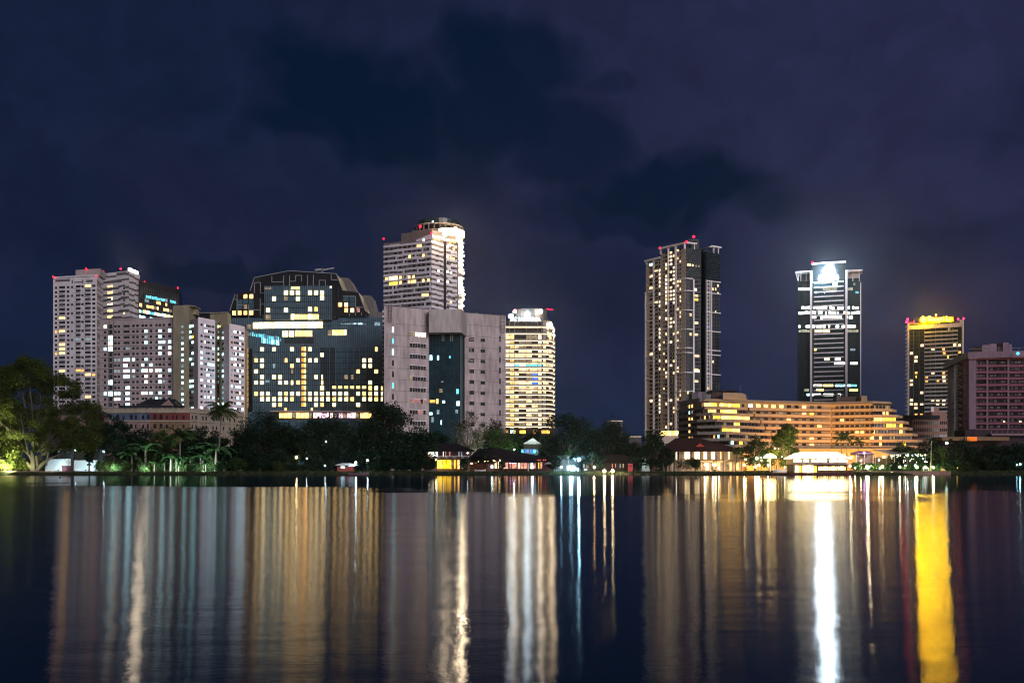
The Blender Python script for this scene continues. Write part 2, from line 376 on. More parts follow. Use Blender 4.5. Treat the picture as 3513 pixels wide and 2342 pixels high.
for k in range(30):
    y = 983.9 + 15.13 * k
    for i, (p0, p1, big) in enumerate(colsA):
        on = (i, k) in litA
        if big == 2 and k % 2 and not on: continue
        m_ = (W_WARM if i in (1, 6) else W_ORANGE) if on else (G_GREY if (i == 3 or rnd.random() < .18) else G_DARK)
        if not on and k in (12, 13) and i in (4, 5, 6): m_ = W_CDIM if rnd.random() < .4 else G_DARK
        h = 9.5 if big == 1 else 7.5
        ws.px(fA, p0, p1, y - h / 2, y + h / 2, m_, 257)
        if big == 1: bal.px(fA, p0 - 1, p1 + 1, y + 3.4, y + 5.6, WHITE, 257, 0.6)
ws.done(); bal.done()
for px, py in ((182.5, 949), (296, 922)): spot_part(r, (X(px, 603), 603, Z(py, 603)), 0.7, W_RED)
spot_part(r, (X(332, 597), 596.5, Z(947, 597)), 0.6, W_RED)

# --- second striped tower just behind it
fB = Face(354, 650, 443, 640); fB2 = Face(443, 640, 480, 655); zt = fB.z(443, 928)
r = thing('apartment_tower', 'white and grey striped apartment tower beside a black glass block, one lit window column', 'tower', (fB.A.x, fB.A.y, GZ), 'twin white apartment towers')
mb = MB(); mb.prism(poly4(fB, fB2), 0.6, zt, WHITE); mb.build('wall', r)
mb = MB(); rr = random.Random(3)
for k in range(25):
    y = 944 + 20.8 * k; x = 354
    while x < 443:
        wd = rr.choice((14, 22, 32)); e = min(443, x + wd); dy = rr.choice((-3, 0, 0, 3)); hh = rr.choice((6, 8, 8, 10))
        fB.pslab(mb, x, e, y + dy - hh / 2, y + dy + hh / 2, 0, 0.08, GREYP, 398); x = e
    x = 443
    while x < 480:
        e = min(480, x + rr.choice((8, 13, 18))); dy = rr.choice((-3, 0, 3)); fB2.pslab(mb, x, e, y + dy - 4, y + dy + 3, 0, 0.08, TAUPE, 443); x = e
mb.build('striped_cladding', r)
ws = Wins(r)
for k in range(24):
    y = 981 + 20.8 * k
    ws.c(fB, 378, y, 17, 9, W_CREAM if k in (2, 3) else W_WARM if k in (0, 1, 4, 5, 7, 8, 9) else G_DARK, 398)
    ws.c(fB, 426, y + 10, 5, 9, W_WARM if k == 4 else G_DARK, 398); ws.c(fB, 410, y + 4, 8, 6, G_DARK, 398)
ws.done()
spot_part(r, (X(414, 643), 643, Z(922, 643)), 0.8, W_RED); spot_part(r, (X(496, 650), 650, Z(966, 650)), 0.5, W_RED); spot_part(r, (X(355, 649), 649, Z(930, 649)), 0.6, W_RED)
mb = MB(); fB.slab(mb, fB.u(432), fB.u(443) - .2, zt, zt + 0.9, -1.2, -0.2, STEEL); mb.build('lamp_bracket', r)
mb = MB(); fB2.slab(mb, 0.3, fB2.L * 0.8, zt, zt + 1.6, -0.6, 0.1, W_FLOOD); mb.build('roof_floodlight', r)

# --- black glass office block behind the stripes
fC = Face(476, 652, 614, 684); zt = fC.z(476, 961)
r = thing('glass_office_block', 'black glass office block with cyan and yellow lit floors, between striped and olive towers', 'office block', (fC.A.x, fC.A.y, GZ))
mb = MB(); mb.prism([fC.A, fC.B, fC.B + Vector((-8, 30)), fC.A + Vector((-8, 30))], 0.6, zt, BLACKP); mb.build('wall', r)
mb = MB()
for i in range(24): u = fC.L * i / 23; fC.slab(mb, u - .07, u + .07, fC.z(476, 1200), zt - 4, 0, 0.12, GREYP)
for k in range(14): z = fC.z(476, 1000 + 18 * k); fC.slab(mb, 0, fC.L, z - .12, z + .12, 0, 0.10, GREYP)
mb.build('mullion_grid', r)
ws = Wins(r); rr = random.Random(8)
for py, p0, p1, ms in ((1012, 500, 612, [W_CYAN, W_CYAN, W_CDIM, W_CYAN]), (1026, 482, 600, [W_CDIM, G_DARK, W_WARM, G_DARK]), (1045, 478, 592, [W_WARM, W_CREAM, W_WARM, W_DIM]), (1066, 477, 598, [W_WHITE, W_COOL, W_CYAN, W_WARM]),
                       (1086, 477, 598, [W_COOL, W_WHITE, W_CYAN, W_COOL]), (1104, 477, 598, [W_COOL, W_CYAN])):
    p = p0
    while p < p1 - 4:
        e = min(p1, p + rr.choice((7, 10, 15)))
        if rr.random() < .85: ws.px(fC, p, e - 1, py - rr.choice((4, 5, 6)), py + 5, rr.choice(ms), 476, 0.05)
        p = e
ws.done()
spot_part(r, (X(611, 683), 682.5, zt + 0.4), 0.7, W_RED)

# --- long pale apartment slab with its olive stair tower
fD = Face(342, 475, 594, 468); zt = fD.z(342, 1099); fO = Face(594, 465, 648, 463); fO2 = Face(648, 463, 672, 474)
r = thing('apartment_slab', 'long pale pink apartment slab with rows of small windows and an olive stair tower', 'apartment block', (fD.A.x, fD.A.y, GZ), 'pale walk-up apartment blocks')
mb = MB(); mb.prism([fD.A, fD.B, fD.B + Vector((0, 16)), fD.A + Vector((4, 16))], 0.6, zt, PALE)
fD.slab(mb, -.2, fD.L, zt, zt + .5, -6, 0.3, PALE); mb.build('wall', r)
mb = MB(); mb.prism(poly4(fO, fO2), 0.6, fO.z(620, 1047), OLIVE)
fO2.pslab(mb, 650, 673, 1047, 1050, -3, 2.2, OLIVE, 650); fO2.pslab(mb, 662, 672, 1052, 1072, 0, 1.6, OLIVE, 650)
mb.build('stair_tower', r)
mb = MB()
for k in range(17): y = 1127.5 + 19.25 * k; fD.pslab(mb, 342, 594, y, y + 1.6, 0, 0.12, TAUPE, 468)
fD.pslab(mb, 373.5, 376, 1100, 1500, 0, 0.1, TAUPE); fD.pslab(mb, 388, 391, 1100, 1500, 0, 0.1, TAUPE)
mb.build('floor_line', r)
colsD = [(361, 8, 9), (379, 14, 14), (396, 8, 8), (408, 8, 8), (427.5, 7, 8), (434.5, 7, 8), (441.5, 6, 8), (458, 8, 8), (472, 8, 8), (490, 8, 8), (501, 9, 8), (518, 8, 8), (537, 7, 8), (549, 9, 8), (562, 8, 8), (582, 9, 9)]
LD = [(666,493),(924,523),(1018,520),(1073,520),(1018,556),(930,593),(1018,590),(1040,590),(1073,590),(697,565),(697,603),(697,637),(666,631),(1018,626),(1073,626),(1018,660),(1073,660),(800,700),(815,700),(845,698),(924,698),(800,737),(905,732),(955,733),(790,772),(808,772),(845,768),(905,768),(925,768),(955,768),(990,767),(1018,767),(1073,767),(788,806),(808,806),(925,803),(1018,803),(705,840),(925,838),(1018,838),(808,875),(700,910),(666,910),(735,908),(752,908),(805,908),(915,908),(955,908),(1018,910),(1075,908),(733,944),(752,944),(805,944),(990,942),(808,982)]
LDd = [(925,558),(845,806),(1018,942),(735,700),(752,700),(735,770),(752,770),(805,632),(1040,838)]
def near(L_, x, y, tx=6.5, ty=8): return any(abs(a * C1 - x) < tx and abs(850 + b_ * C1 - y) < ty for a, b_ in L_)
ws = Wins(r)
for k in range(17):
    y = 1117.3 + 19.25 * k
    for px, wd, hh in colsD:
        on = near(LD, px, y); dm = near(LDd, px, y)
        ws.c(fD, px, y, wd if not on else wd + 1, hh if not on else hh + 1.5, (W_COOL if rnd.random() < .8 else W_WHITE) if on else W_CDIM if dm else G_DARK, 468)
    ws.c(fO, 626, y + 3, 7, 8, W_COOL if k > 2 and k not in (7, 11) else W_CDIM, 620)
ws.done()

# --- two corner blocks; lit end walls and shaded sides differ by colour
def corner_block(label, fl, fr, top, rows, cols_l, cols_r, recess, seed):
    rr = random.Random(seed); ref = fr.pl; zt = fr.z(ref, top)
    r = thing('apartment_block', label, 'apartment block', (fr.A.x, fr.A.y, GZ), 'pale walk-up apartment blocks')
    mb = MB(); back = fr.B + Vector((-2, 14))
    mb.prism([fl.A, fl.B, fr.B, back, fl.A + Vector((0, 22))], 0.6, zt, OLIVE); mb.build('wall', r)
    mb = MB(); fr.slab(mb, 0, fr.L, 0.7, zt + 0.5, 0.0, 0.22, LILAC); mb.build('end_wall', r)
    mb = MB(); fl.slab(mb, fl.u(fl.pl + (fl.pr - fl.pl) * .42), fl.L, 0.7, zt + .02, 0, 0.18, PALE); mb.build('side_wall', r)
    ws = Wins(r)
    for k in range(rows):
        y = top + 21 + 19.0 * k
        for px, wd in cols_l:
            q = rr.random(); ws.c(fl, px, y + 1, wd, 8, W_COOL if q < .3 else W_YELLOW if q < .36 else W_CDIM if q < .5 else G_DARK, fl.pr, 0.25)
        for px, wd in cols_r:
            q = rr.random(); ws.c(fr, px, y, wd, 7.5, (W_COOL if rr.random() < .85 else W_WHITE) if q < .24 else W_CDIM if q < .38 else G_DARK, ref, 0.3)
    ws.done(); return r
fEl = Face(650, 464, 680, 457); fEr = Face(680, 457, 737, 467)
corner_block('lilac white corner block directly right of the olive stair tower', fEl, fEr, 1091, 17, [(653, 7), (662, 7)], [(690, 7), (702, 4), (708, 4), (714.5, 7), (722, 4), (730, 7)], None, 4)
fFl = Face(752, 470, 786, 461); fFr = Face(786, 461, 838, 471)
r = corner_block('lilac white corner block right beside the dark angular glass hotel', fFl, fFr, 1113, 16, [(766, 6)], [(794, 6), (803, 4), (808, 4), (814, 7), (822, 4), (831, 7)], None, 9)
fG0 = Face(737, 478, 756, 475); fT = Face(720, 482, 780, 480); fT2 = Face(780, 480, 792, 487)
mb = MB(); mb.prism([fG0.A, fG0.B, fG0.B + Vector((0, 10)), fG0.A + Vector((0, 10))], 0.6, fG0.z(745, 1106), OLIVE); mb.prism(poly4(fT, fT2), 0.6, fT.z(750, 1072), OLIVE)
fT.pslab(mb, 718, 782, 1071, 1075, -1, 0.6, OLIVE); mb.build('stair_tower', r)
ws = Wins(r, 'stair_window')
for k in range(17):
    q = rnd.random(); y = 1120 + 19 * k
    ws.c(fG0, 748, y, 6, 8, W_COOL if q < .4 else W_CDIM if q < .7 else G_DARK); ws.c(fG0, 741, y + 3, 5, 6, G_DARK)
    ws.c(fG0, 754, y, 4, 8, W_YELLOW if q < .2 else W_CDIM if q < .5 else G_DARK)
ws.done()
# --- low dark roof between the blocks
fH = Face(672, 500, 722, 500)
r = thing('office_block', 'low dark flat-roofed block peeping out between the pale apartment blocks', 'building', (fH.A.x, 500, GZ))
mb = MB(); mb.prism([fH.A, fH.B, fH.B + Vector((0, 15)), fH.A + Vector((0, 15))], .6, fH.z(700, 1076), BLACKP); mb.build('wall', r)
mb = MB(); fH.pslab(mb, 668, 724, 1072, 1076, -16, 1, STEEL); mb.build('roof', r)

# ================================================================== dark angular hotel of black panels and glass
D0 = 500; fG = Face(795, D0, 1322, D0)
G_BLUE = mat('blue_grey_glass', (0.048, 0.105, 0.150), 0.35, 0.3, var=0.45, scale=0.06, streak=False, col2=(0.075, 0.155, 0.21))
G_FIN = mat('grey_blue_fin', (0.11, 0.17, 0.22), 0.5, 0.4, 0.2, var=0.2, scale=0.3)
G_REAR = mat('grey_ribbed_panel', (0.15, 0.14, 0.13), 0.7, 0.3, var=0.3, scale=0.3)
S1 = 560 / 2352.0
def g1(x, y): return 770 + x * S1, 900 + y * S1
S2 = 530 / 2352.0
def g2(x, y): return 800 + x * S2, 1150 + y * S2
r = thing('angular_hotel', 'huge dark glass hotel with sloping black top and scattered square lit windows', 'hotel', (fG.A.x, D0, GZ))
mb = MB(); zl = fG.z(900, 1090)
mb.box(fG.A.x, X(1322, D0), D0, D0 + 32, 0.6, zl, G_BLUE); mb.build('glass_wall', r)
out_ = [(75, 770), (75, 690), (150, 455), (365, 405), (430, 215), (930, 118), (1610, 160), (1700, 400), (1930, 430), (2030, 700), (2090, 740), (2090, 790)]
def slab_xz(pts, y0, y1, m, name, par):
    n = len(pts); v = [(x, y0, z) for x, z in pts] + [(x, y1, z) for x, z in pts]
    return MB().add(v, [list(range(n)), list(range(n, 2 * n))[::-1]] + [[i, n + i, n + (i + 1) % n, (i + 1) % n] for i in range(n)], m).build(name, par)
def gp(x, y, D=D0): p = g1(x, y); return X(p[0], D), Z(p[1], D)
slab_xz([gp(*p) for p in out_], D0 + 0.6, D0 + 24, BLACKP, 'crown', r)
slab_xz([gp(*p, 530) for p in ((1600, 800), (1660, 215), (1790, 225), (1890, 415), (1960, 470), (2110, 475), (2175, 715), (2290, 718), (2290, 800))], 530, 548, G_REAR, 'rear_crown', r)
# white outlines on the black panels
OUTL = mat('pale_trim', (0.28, 0.29, 0.31), 0.5, 0.4, 0.3, var=0.1)
mb = MB()
for x0, y0, x1, y1 in ((680, 195, 680, 280), (680, 280, 845, 275), (850, 185, 850, 345), (935, 185, 935, 345), (940, 272, 1022, 268), (1022, 185, 1022, 272), (1022, 185, 1108, 185), (1108, 185, 1108, 270), (1192, 180, 1192, 345), (1278, 172, 1278, 345),
                       (1362, 255, 1362, 335), (1362, 255, 1452, 255), (1452, 255, 1452, 335), (1535, 170, 1535, 250), (1535, 250, 1650, 250), (430, 290, 515, 285), (427, 290, 427, 440), (515, 285, 515, 440), (515, 440, 580, 440), (512, 515, 512, 765), (512, 600, 580, 600), (340, 682, 510, 682), (178, 455, 178, 770),
                       (125, 530, 178, 530), (178, 607, 262, 607), (345, 600, 345, 805), (1710, 485, 1885, 485), (1885, 485, 1885, 640), (1885, 640, 2000, 645), (1800, 725, 1800, 770), (1885, 725, 1885, 765), (1972, 715, 1972, 760), (1610, 160, 1700, 395), (430, 215, 365, 405), (150, 455, 75, 690), (430, 215, 930, 118), (930, 118, 1610, 160), (1930, 430, 2030, 700)):
    a, b_ = gp(x0, y0), gp(x1, y1); mb.bar((a[0], D0 + .5, a[1]), (b_[0], D0 + .5, b_[1]), 0.34, OUTL)
mb.build('panel_outline', r)
fU = Face(*[g1(580, 0)[0], D0 - 2.5], *[g1(1545, 0)[0], D0 - 2.5])
mb = MB(); mb.prism([fU.A, fU.B, (fU.B.x, D0 + 1), (fU.A.x, D0 + 1)], fU.z(1000, 1097), fU.z(1000, 981), G_BLUE)
mb.box(fU.B.x, X(g1(1640, 0)[0], D0), D0 - 1.2, D0 + 1, fU.z(1000, 1092), fU.z(1000, 979), BLACKP); mb.build('glass_bay', r)
mb = MB()
for i in range(34): u = fU.L * i / 33; fU.slab(mb, u - .10, u + .10, fU.z(1000, 1097), fU.z(1000, 979), 0, 0.35, G_FIN)
for p0, p1, st, y0, y1 in ((795, 1258, 6.3, 1094, 1192), (862, 1098, 6.9, 1190, 1412), (1130, 1258, 20.6, 1190, 1412), (1258, 1320, 6.9, 1080, 1412), (940, 1140, 6.9, 1412, 1500)):
    p = p0
    while p < p1: fG.pslab(mb, p - .9, p + .9, y0, y1, 0, 0.3, G_FIN, p); p += st
for k in range(12): fG.pslab(mb, 862, 1318, 1206.5 + 19 * k, 1208.3 + 19 * k, 0, 0.22, BLACKP)
for k in range(6): fU.pslab(mb, 908, 1138, 1013 + 20.5 * k, 1015.5 + 20.5 * k, 0, 0.30, BLACKP)
G_REC = mat('shaded_recess_glass', (.026, .045, .060), .4, .3, var=.3, scale=.2)  # darker glass colours in the shade of a recess
fG.pslab(mb, 977, 1077, 1157, 1178, 0, 0.34, G_REC); fG.pslab(mb, 852, 866, 1196, 1412, 0, 0.34, BLACKP)
for i in range(8): fG.pslab(mb, 1100 + 6.3 * i, 1104.6 + 6.3 * i, 1192, 1412, 0, 0.2, G_REC)
mb.build('fin_screen', r)
ws = Wins(r, limit=98)
def jc(f, px, py, w_, h_, m, ref=None, out=.42): ws.c(f, px, py, w_ * rnd.uniform(.92, 1.05), h_ * rnd.uniform(.95, 1.03), m, ref, out)
GRID = {0: [1, 3, 6, 9], 1: [11], 2: [0, 1, 7, 9, 10, 18, 19], 3: [1, 6, 18, 19], 4: [0, 17, 20], 5: [1, 3, 4, 10], 6: [0, 1, 4, 5, 7, 19], 7: [11, 19, 20, 21],
        8: [0, 1, 2, 4, 5, 6, 7, 9, 10, 11, 12, 13, 14, 15, 17, 18, 19, 20, 21], 9: [1, 2, 3, 4, 5, 6, 9, 10, 11, 12, 13, 14, 15, 16, 18, 19, 20, 21], 10: [3, 4, 10, 11, 13, 17]}
for k, cs in GRID.items():
    for c_ in cs: jc(fG, 878.9 + 20.6 * c_, 1197.8 + 19 * k, 11 if c_ < 21 else 8, 13, rnd.choice((W_CREAM, W_CREAM, W_CREAM, W_WARM)))
for k, c_, m_, w_ in ((2, 5, W_WARM, 9), (6, 6, W_CREAM, 7), (6, 11, W_CREAM, 7), (5, 11, W_CREAM, 5), (5, 15, W_DIM, 12), (5, 16, W_DIM, 9), (3, 3, W_CDIM, 9), (0, 20, W_WARM, 8), (4, 6, W_DIM, 5)): jc(fG, 878.9 + 20.6 * c_, 1197.8 + 19 * k, w_, 15, m_)
for c_ in range(13, 19): jc(fG, 878.9 + 20.6 * c_, 1328, 12, 9, W_WARM)
for px in (980, 1070): jc(fG, px, 1404, 6, 11, W_WARM)
for px, py in ((888, 437), (974, 437), (1060, 437), (1235, 437), (1322, 437), (1408, 437), (716, 523), (1060, 523), (1408, 512), (630, 690), (888, 687), (1235, 675), (1322, 675)):
    p = g1(px, py); jc(fU, p[0], p[1], 12 if (px, py) != (1322, 675) else 10, 14.5, W_CREAM if px != 1322 or py < 500 else W_WARM, None, .5)
for px, py, w_, h_, m_ in ((888, 520, 50, 60, W_DIM), (632, 790, 70, 70, W_DIM), (985, 785, 50, 78, W_CREAM), (1062, 785, 78, 70, W_WARM), (1148, 785, 78, 70, W_WARM), (1238, 785, 70, 75, W_CREAM), (1320, 785, 72, 72, W_WARM), (1022, 370, 120, 34, W_WARM), (1533, 357, 22, 24, W_WHITE), (630, 372, 90, 30, W_DIM)):
    p = g1(px, py); ws.c(fU, p[0], p[1], w_ * S1, h_ * S1, m_, None, .5)
fK = Face(788, D0 + 0.6, 1270, D0 + 0.6)
for px, py, m_ in ((303, 490, W_WARM), (388, 490, W_WARM), (303, 640, W_DIM), (137, 730, W_WARM), (220, 725, W_WARM), (303, 725, W_WARM), (388, 725, W_WARM), (1600, 612, W_DIM), (1670, 608, W_WARM), (1755, 608, W_CREAM), (1755, 690, W_WARM), (1843, 690, W_CREAM), (1928, 685, W_PINK)):
    p = g1(px, py); jc(fK, p[0], p[1], 12, 14, m_, None, .2)
for px, py in ((220, 570), (303, 565), (388, 565), (220, 640), (388, 640), (1750, 525), (1840, 525), (1840, 605)): p = g1(px, py); ws.c(fK, p[0], p[1], 17, 16, G_BLUE, None, .15)
ws.done()
ws = Wins(r, 'stair_window')
for k in range(11):
    y = 1203.5 + 18.7 * k; ws.c(fG, 843.5, y, 15, 12, W_WARM, None, .4); ws.c(fG, 843.5, y - 6.6, 15, 1.8, W_WHITE, None, .5)
    y = 1196.6 + 19.05 * k; ws.c(fG, 1042, y, 14, 13, W_ORANGE, None, .4); ws.c(fG, 1047, y, 5, 13, W_WARM, None, .46)
ws.done()
ws = Wins(r, 'lounge_or_reflection_pane')
p = 868
for i in range(13):
    e = p + (1108 - 868) / 13; ws.px(fG, p + .7, e - .7, 1106 - i * .25, 1127 - i * .25, W_WHITE if i % 3 else W_CREAM, 988, .4); p = e
for p0, p1, y0, y1, m_ in ((970, 988, 1135, 1155, W_CREAM), (992, 1009, 1135, 1155, W_CREAM), (1013, 1040, 1134, 1154, W_WARM), (1041, 1071, 1134, 1154, W_WARM), (1125, 1138, 1133, 1151, W_DIM), (1140, 1178, 1132, 1150, W_WARM), (1180, 1188, 1131, 1149, W_CREAM), (849, 862, 1113, 1128, W_DIM)): ws.px(fG, p0, p1, y0, y1, m_, None, .4)
rr = random.Random(5)
for i in range(16):                                             # neighbour's cyan reflection, put in as glowing panes
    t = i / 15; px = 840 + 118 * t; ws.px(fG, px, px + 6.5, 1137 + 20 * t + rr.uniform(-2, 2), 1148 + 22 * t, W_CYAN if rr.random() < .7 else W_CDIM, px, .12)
for i in range(9):  # more glowing panes standing for the same reflection
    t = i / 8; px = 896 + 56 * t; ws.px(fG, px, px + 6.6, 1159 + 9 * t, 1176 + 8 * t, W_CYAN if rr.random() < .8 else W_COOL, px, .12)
for i in range(12): ws.c(fG, 1172 + 7.5 * i, 1111 + rr.uniform(-1, 1), rr.choice((3, 5, 6)), 4, W_CDIM if rr.random() < .7 else W_COOL, None, .4)
ws.px(fG, 1285, 1304, 1105, 1117, W_CDIM, None, .4); ws.px(fG, 837, 842, 1152, 1166, W_CYAN, None, .4); ws.px(fG, 910, 926, 1302, 1312, W_CDIM, None, .2)
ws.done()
# lit podium with shops
mb = MB(); mb.box(X(930, D0 - 9), X(1300, D0 - 9), D0 - 9, D0 - .2, .6, Z(1440, D0 - 9), G_BLUE); fP = Face(930, D0 - 9, 1300, D0 - 9)
fP.pslab(mb, 928, 1302, 1408, 1412, -8, 1.0, PALE); mb.build('podium', r)
ws = Wins(r, 'shop_window')
for i in range(22): ws.px(fP, 958 + 14.6 * i, 958 + 14.6 * i + rnd.choice((9, 13, 13)), 1415 + rnd.choice((0, 2)), 1433, rnd.choice((lit('pale_pink_shop', (1, .70, .68), 2.6, .5), W_DIM, W_WARM, lit('pinkish_shop', (1, .55, .75), 1.8, .5))), None, .1)
ws.done()
# --- construction crane on that roof
cx_, cz_ = gp(1410, 150, 512)
r = thing('roof_crane', 'pale folded roof crane on the black top of the angular hotel', 'crane', (cx_, 512, cz_ - 1))
CR = mat('pale_crane_paint', (0.35, 0.35, 0.36), 0.5, 0.4, var=0.15)
mb = MB(); mb.bar((cx_, 512, cz_ - 1), (cx_, 512, gp(0, 85, 512)[1]), 1.1, STEEL); mb.build('mast', r)
a, b_ = gp(1305, 112, 512), gp(1580, 80, 512)
mb = MB(); mb.bar((cx_, 512, gp(0, 112, 512)[1]), (b_[0], 512, b_[1]), 0.6, CR); mb.bar((cx_ + 2, 512, gp(0, 95, 512)[1]), (b_[0] - 4, 512, gp(0, 98, 512)[1]), 0.5, CR); mb.build('jib', r)
mb = MB(); mb.bar((a[0], 512, a[1]), (cx_, 512, gp(0, 100, 512)[1]), 0.9, CR); mb.build('counterweight', r)

# ================================================================== Victorian colonial row, half hidden by trees
r_f1, r_f2 = Face(300, 402, 516, 400), Face(516, 400, 652, 400); fQ3 = Face(652, 400, 835, 433)
CREAM = mat('cream_stucco', (0.33, 0.29, 0.23), 0.9, 0.2, var=0.25, scale=0.3)
BLUEW = mat('faded_blue_wash', (0.085, 0.12, 0.19), 0.9, 0.2, var=0.3, scale=0.3)
REDW = mat('brick_red_wash', (0.17, 0.045, 0.045), 0.9, 0.2, var=0.3, scale=0.3)
OCHRE = mat('ochre_wash', (0.20, 0.135, 0.085), 0.9, 0.2, var=0.3, scale=0.3)
PINKW = mat('pale_rose_wash', (0.27, 0.19, 0.18), 0.9, 0.2, var=0.3, scale=0.3)
SLATE = mat('dark_slate_roof', (0.018, 0.022, 0.03), 0.7, 0.25, var=0.4, scale=0.8)
S3 = 500 / 2240.0
def q(x, y): return 400 + x * S3, 1330 + y * S3
def zq(y): return Z(1330 + y * S3, 400)
r = thing('colonial_house', 'long two-storey colonial house painted blue, red and cream with arched windows', 'house', (X(520, 400), 400, GZ))
mb = MB()
mb.prism([r_f1.A, r_f1.B, r_f1.B + Vector((0, 14)), r_f1.A + Vector((0, 14))], zq(500), zq(375), BLUEW); mb.build('blue_wall', r)
mb = MB(); mb.prism([r_f1.A, r_f1.B, r_f1.B + Vector((0, 14)), r_f1.A + Vector((0, 14))], .6, zq(520), PINKW); mb.build('rose_wall', r)
mb = MB(); mb.prism([r_f2.A, r_f2.B, r_f2.B + Vector((0, 14)), r_f2.A + Vector((0, 14))], zq(500), zq(375), REDW); mb.build('red_wall', r)
mb = MB(); mb.prism([r_f2.A, r_f2.B, r_f2.B + Vector((0, 14)), r_f2.A + Vector((0, 14))], .6, zq(520), OCHRE); mb.build('ochre_wall', r)
mb = MB(); mb.prism([fQ3.A, fQ3.B, fQ3.B + Vector((-4, 14)), fQ3.A + Vector((-1, 14))], .6, zq(385), CREAM); mb.build('cream_wall', r)
mb = MB()
for f in (r_f1, r_f2, fQ3):
    z0 = .01 if f is fQ3 else 0
    f.slab(mb, 0, f.L, zq(520), zq(497), -.3, 0.35 + z0, CREAM); f.slab(mb, 0, f.L, zq(385), zq(355), -1, 0.55 + z0, CREAM); f.slab(mb, 0, f.L, zq(322), zq(312), -.4, 0.32 + z0, CREAM)
    f.slab(mb, 0.05, f.L - .05, zq(355), zq(322), -.3, 0.1 + z0, CREAM); n_ = int(f.L / 2.2)
    for i in range(n_ + 1): u = .2 + (f.L - .4) * i / n_; f.slab(mb, u - .18, u + .18, zq(357), zq(308), -.45, .28 + z0, CREAM)
    n_ = int(f.L / 4.4)
    for i in range(n_ + 1): u = .4 + (f.L - .8) * i / n_; f.slab(mb, u - .25, u + .25, 1.5, zq(385), -.1, 0.22 + z0, CREAM if f is fQ3 else (OCHRE if f is r_f2 else PINKW)) if (f is fQ3) else f.slab(mb, u - .25, u + .25, 1.5, zq(520), -.1, 0.2, OCHRE if f is r_f2 else PINKW)
mb.build('cornice', r)
def arch(f, px, yb, yt, w_, m, ws_):
    u = f.u(px); z0, z1 = zq(yb), zq(yt); pts = [(-w_ / 2, z0), (w_ / 2, z0)] + [(w_ / 2 * math.cos(math.pi * t / 6), z1 - w_ / 2 + w_ / 2 * math.sin(math.pi * t / 6)) for t in range(7)]
    v = [(*f.at(u + x, .12), z) for x, z in pts] + [(*f.at(u + x, -.2), z) for x, z in pts]; n_ = len(pts)
    MB().add(v, [list(range(n_)), list(range(n_, 2 * n_))[::-1]] + [[i, n_ + i, n_ + (i + 1) % n_, (i + 1) % n_] for i in range(n_)], m).build('arched_window', ws_)
for f, xs_ in ((r_f1, [(-180, 6), (-90, 4), (20, 6), (110, 4), (225, 6), (300, 4), (410, 4), (490, 6)]), (r_f2, [(590, 6), (685, 6), (775, 4), (868, 2.4), (925, 2.4), (1030, 4)]), (fQ3, [(1160, 3.6), (1220, 3.6), (1325, 3.6), (1375, 3.6), (1480, 3.6), (1535, 3.6), (1640, 3.6), (1740, 3.6), (1810, 3.6)])):
    for x, w_ in xs_:
        p = q(x, 0)[0]; arch(f, p, 480, 405 if w_ > 5 else 418, w_ * .21, G_DARK, r); arch(f, p, 622, 550 if w_ > 5 else 563, w_ * .2, G_DARK, r)
mb = MB(); mb.box(X(408, 401), X(596, 401), 400.6, 414, zq(310), zq(268), SLATE)
mb.hip(X(468, 402), X(602, 402), 402, 414, zq(268), zq(150), X(490, 402), X(584, 402), SLATE); mb.build('roof', r)
mb = MB(); x0, x1 = X(575, 402), X(597, 402); mb.add([(X(552, 402), 401.7, zq(266)), (x1, 401.7, zq(266)), (X(572, 402), 404.2, zq(170))], [[0, 1, 2]], PINKW)
mb.add([(X(552, 402), 401.9, zq(266)), (x1, 401.9, zq(266)), (X(572, 402), 404.4, zq(170))], [[2, 1, 0]], PINKW); mb.build('gable_wall', r)
# dark-roofed barn left of it, behind the banyan
r = thing('dark_roofed_hall', 'low hall with dark pitched roof, half hidden behind the big spreading tree', 'building', (X(260, 395), 395, GZ))
mb = MB(); mb.box(X(180, 390), X(335, 390), 390, 402, .6, Z(1420, 390), PINKW); mb.build('wall', r)
mb = MB(); mb.hip(X(172, 389), X(343, 389), 389, 403, Z(1421, 390), Z(1392, 390), X(205, 390), X(290, 390), SLATE); mb.build('roof', r)
# ================================================================== centre: striped tower with a rounded bright end
S4 = 350 / 1568.0
def h1(x, y): return 1290 + x * S4, 720 + y * S4
fL_, fR_ = Face(1316, 718.5, 1480, 700), Face(1480, 700, 1573, 716)
zt = fL_.z(1480, 803); ztb = fL_.z(1480, 828)
r = thing('striped_tower', 'tall tower of white and taupe horizontal stripes with brilliantly lit rounded right end', 'tower', (fL_.B.x, 700, GZ))
fR2 = Face(1480, 700, 1560, 714)
mb = MB(); mb.prism(poly4(fL_, fR_), .6, fL_.z(1480, 815), TAUPE); mb.build('wall', r)
mb = MB(); k0 = fL_.u(1373)
mb.prism([fL_.at(k0, -1.5), fL_.at(fL_.L * .985, -2), fR_.at(fR_.L * .62, -2), fL_.at(k0, -1.5) + (fR_.B - fR_.A) * .9], fL_.z(1480, 817), fL_.z(1480, 786), TAUPE)
mb.prism([fL_.at(k0 + 8, -3), fL_.at(fL_.L * .9, -4), fR_.at(fR_.L * .3, -4), fL_.at(k0 + 8, -4) + (fR_.B - fR_.A) * .6], fL_.z(1480, 787), fL_.z(1480, 780), TAUPE); mb.build('penthouse', r)
H_DARK = mat('dark_slot', (0.015, 0.013, 0.014), 0.7, 0.2, var=0.4)
WHITE2 = mat('bluish_white_panel', (0.66, 0.64, 0.72), 0.75, 0.25, var=0.12, scale=0.15)
mb = MB(); rr = random.Random(21); rows = 19
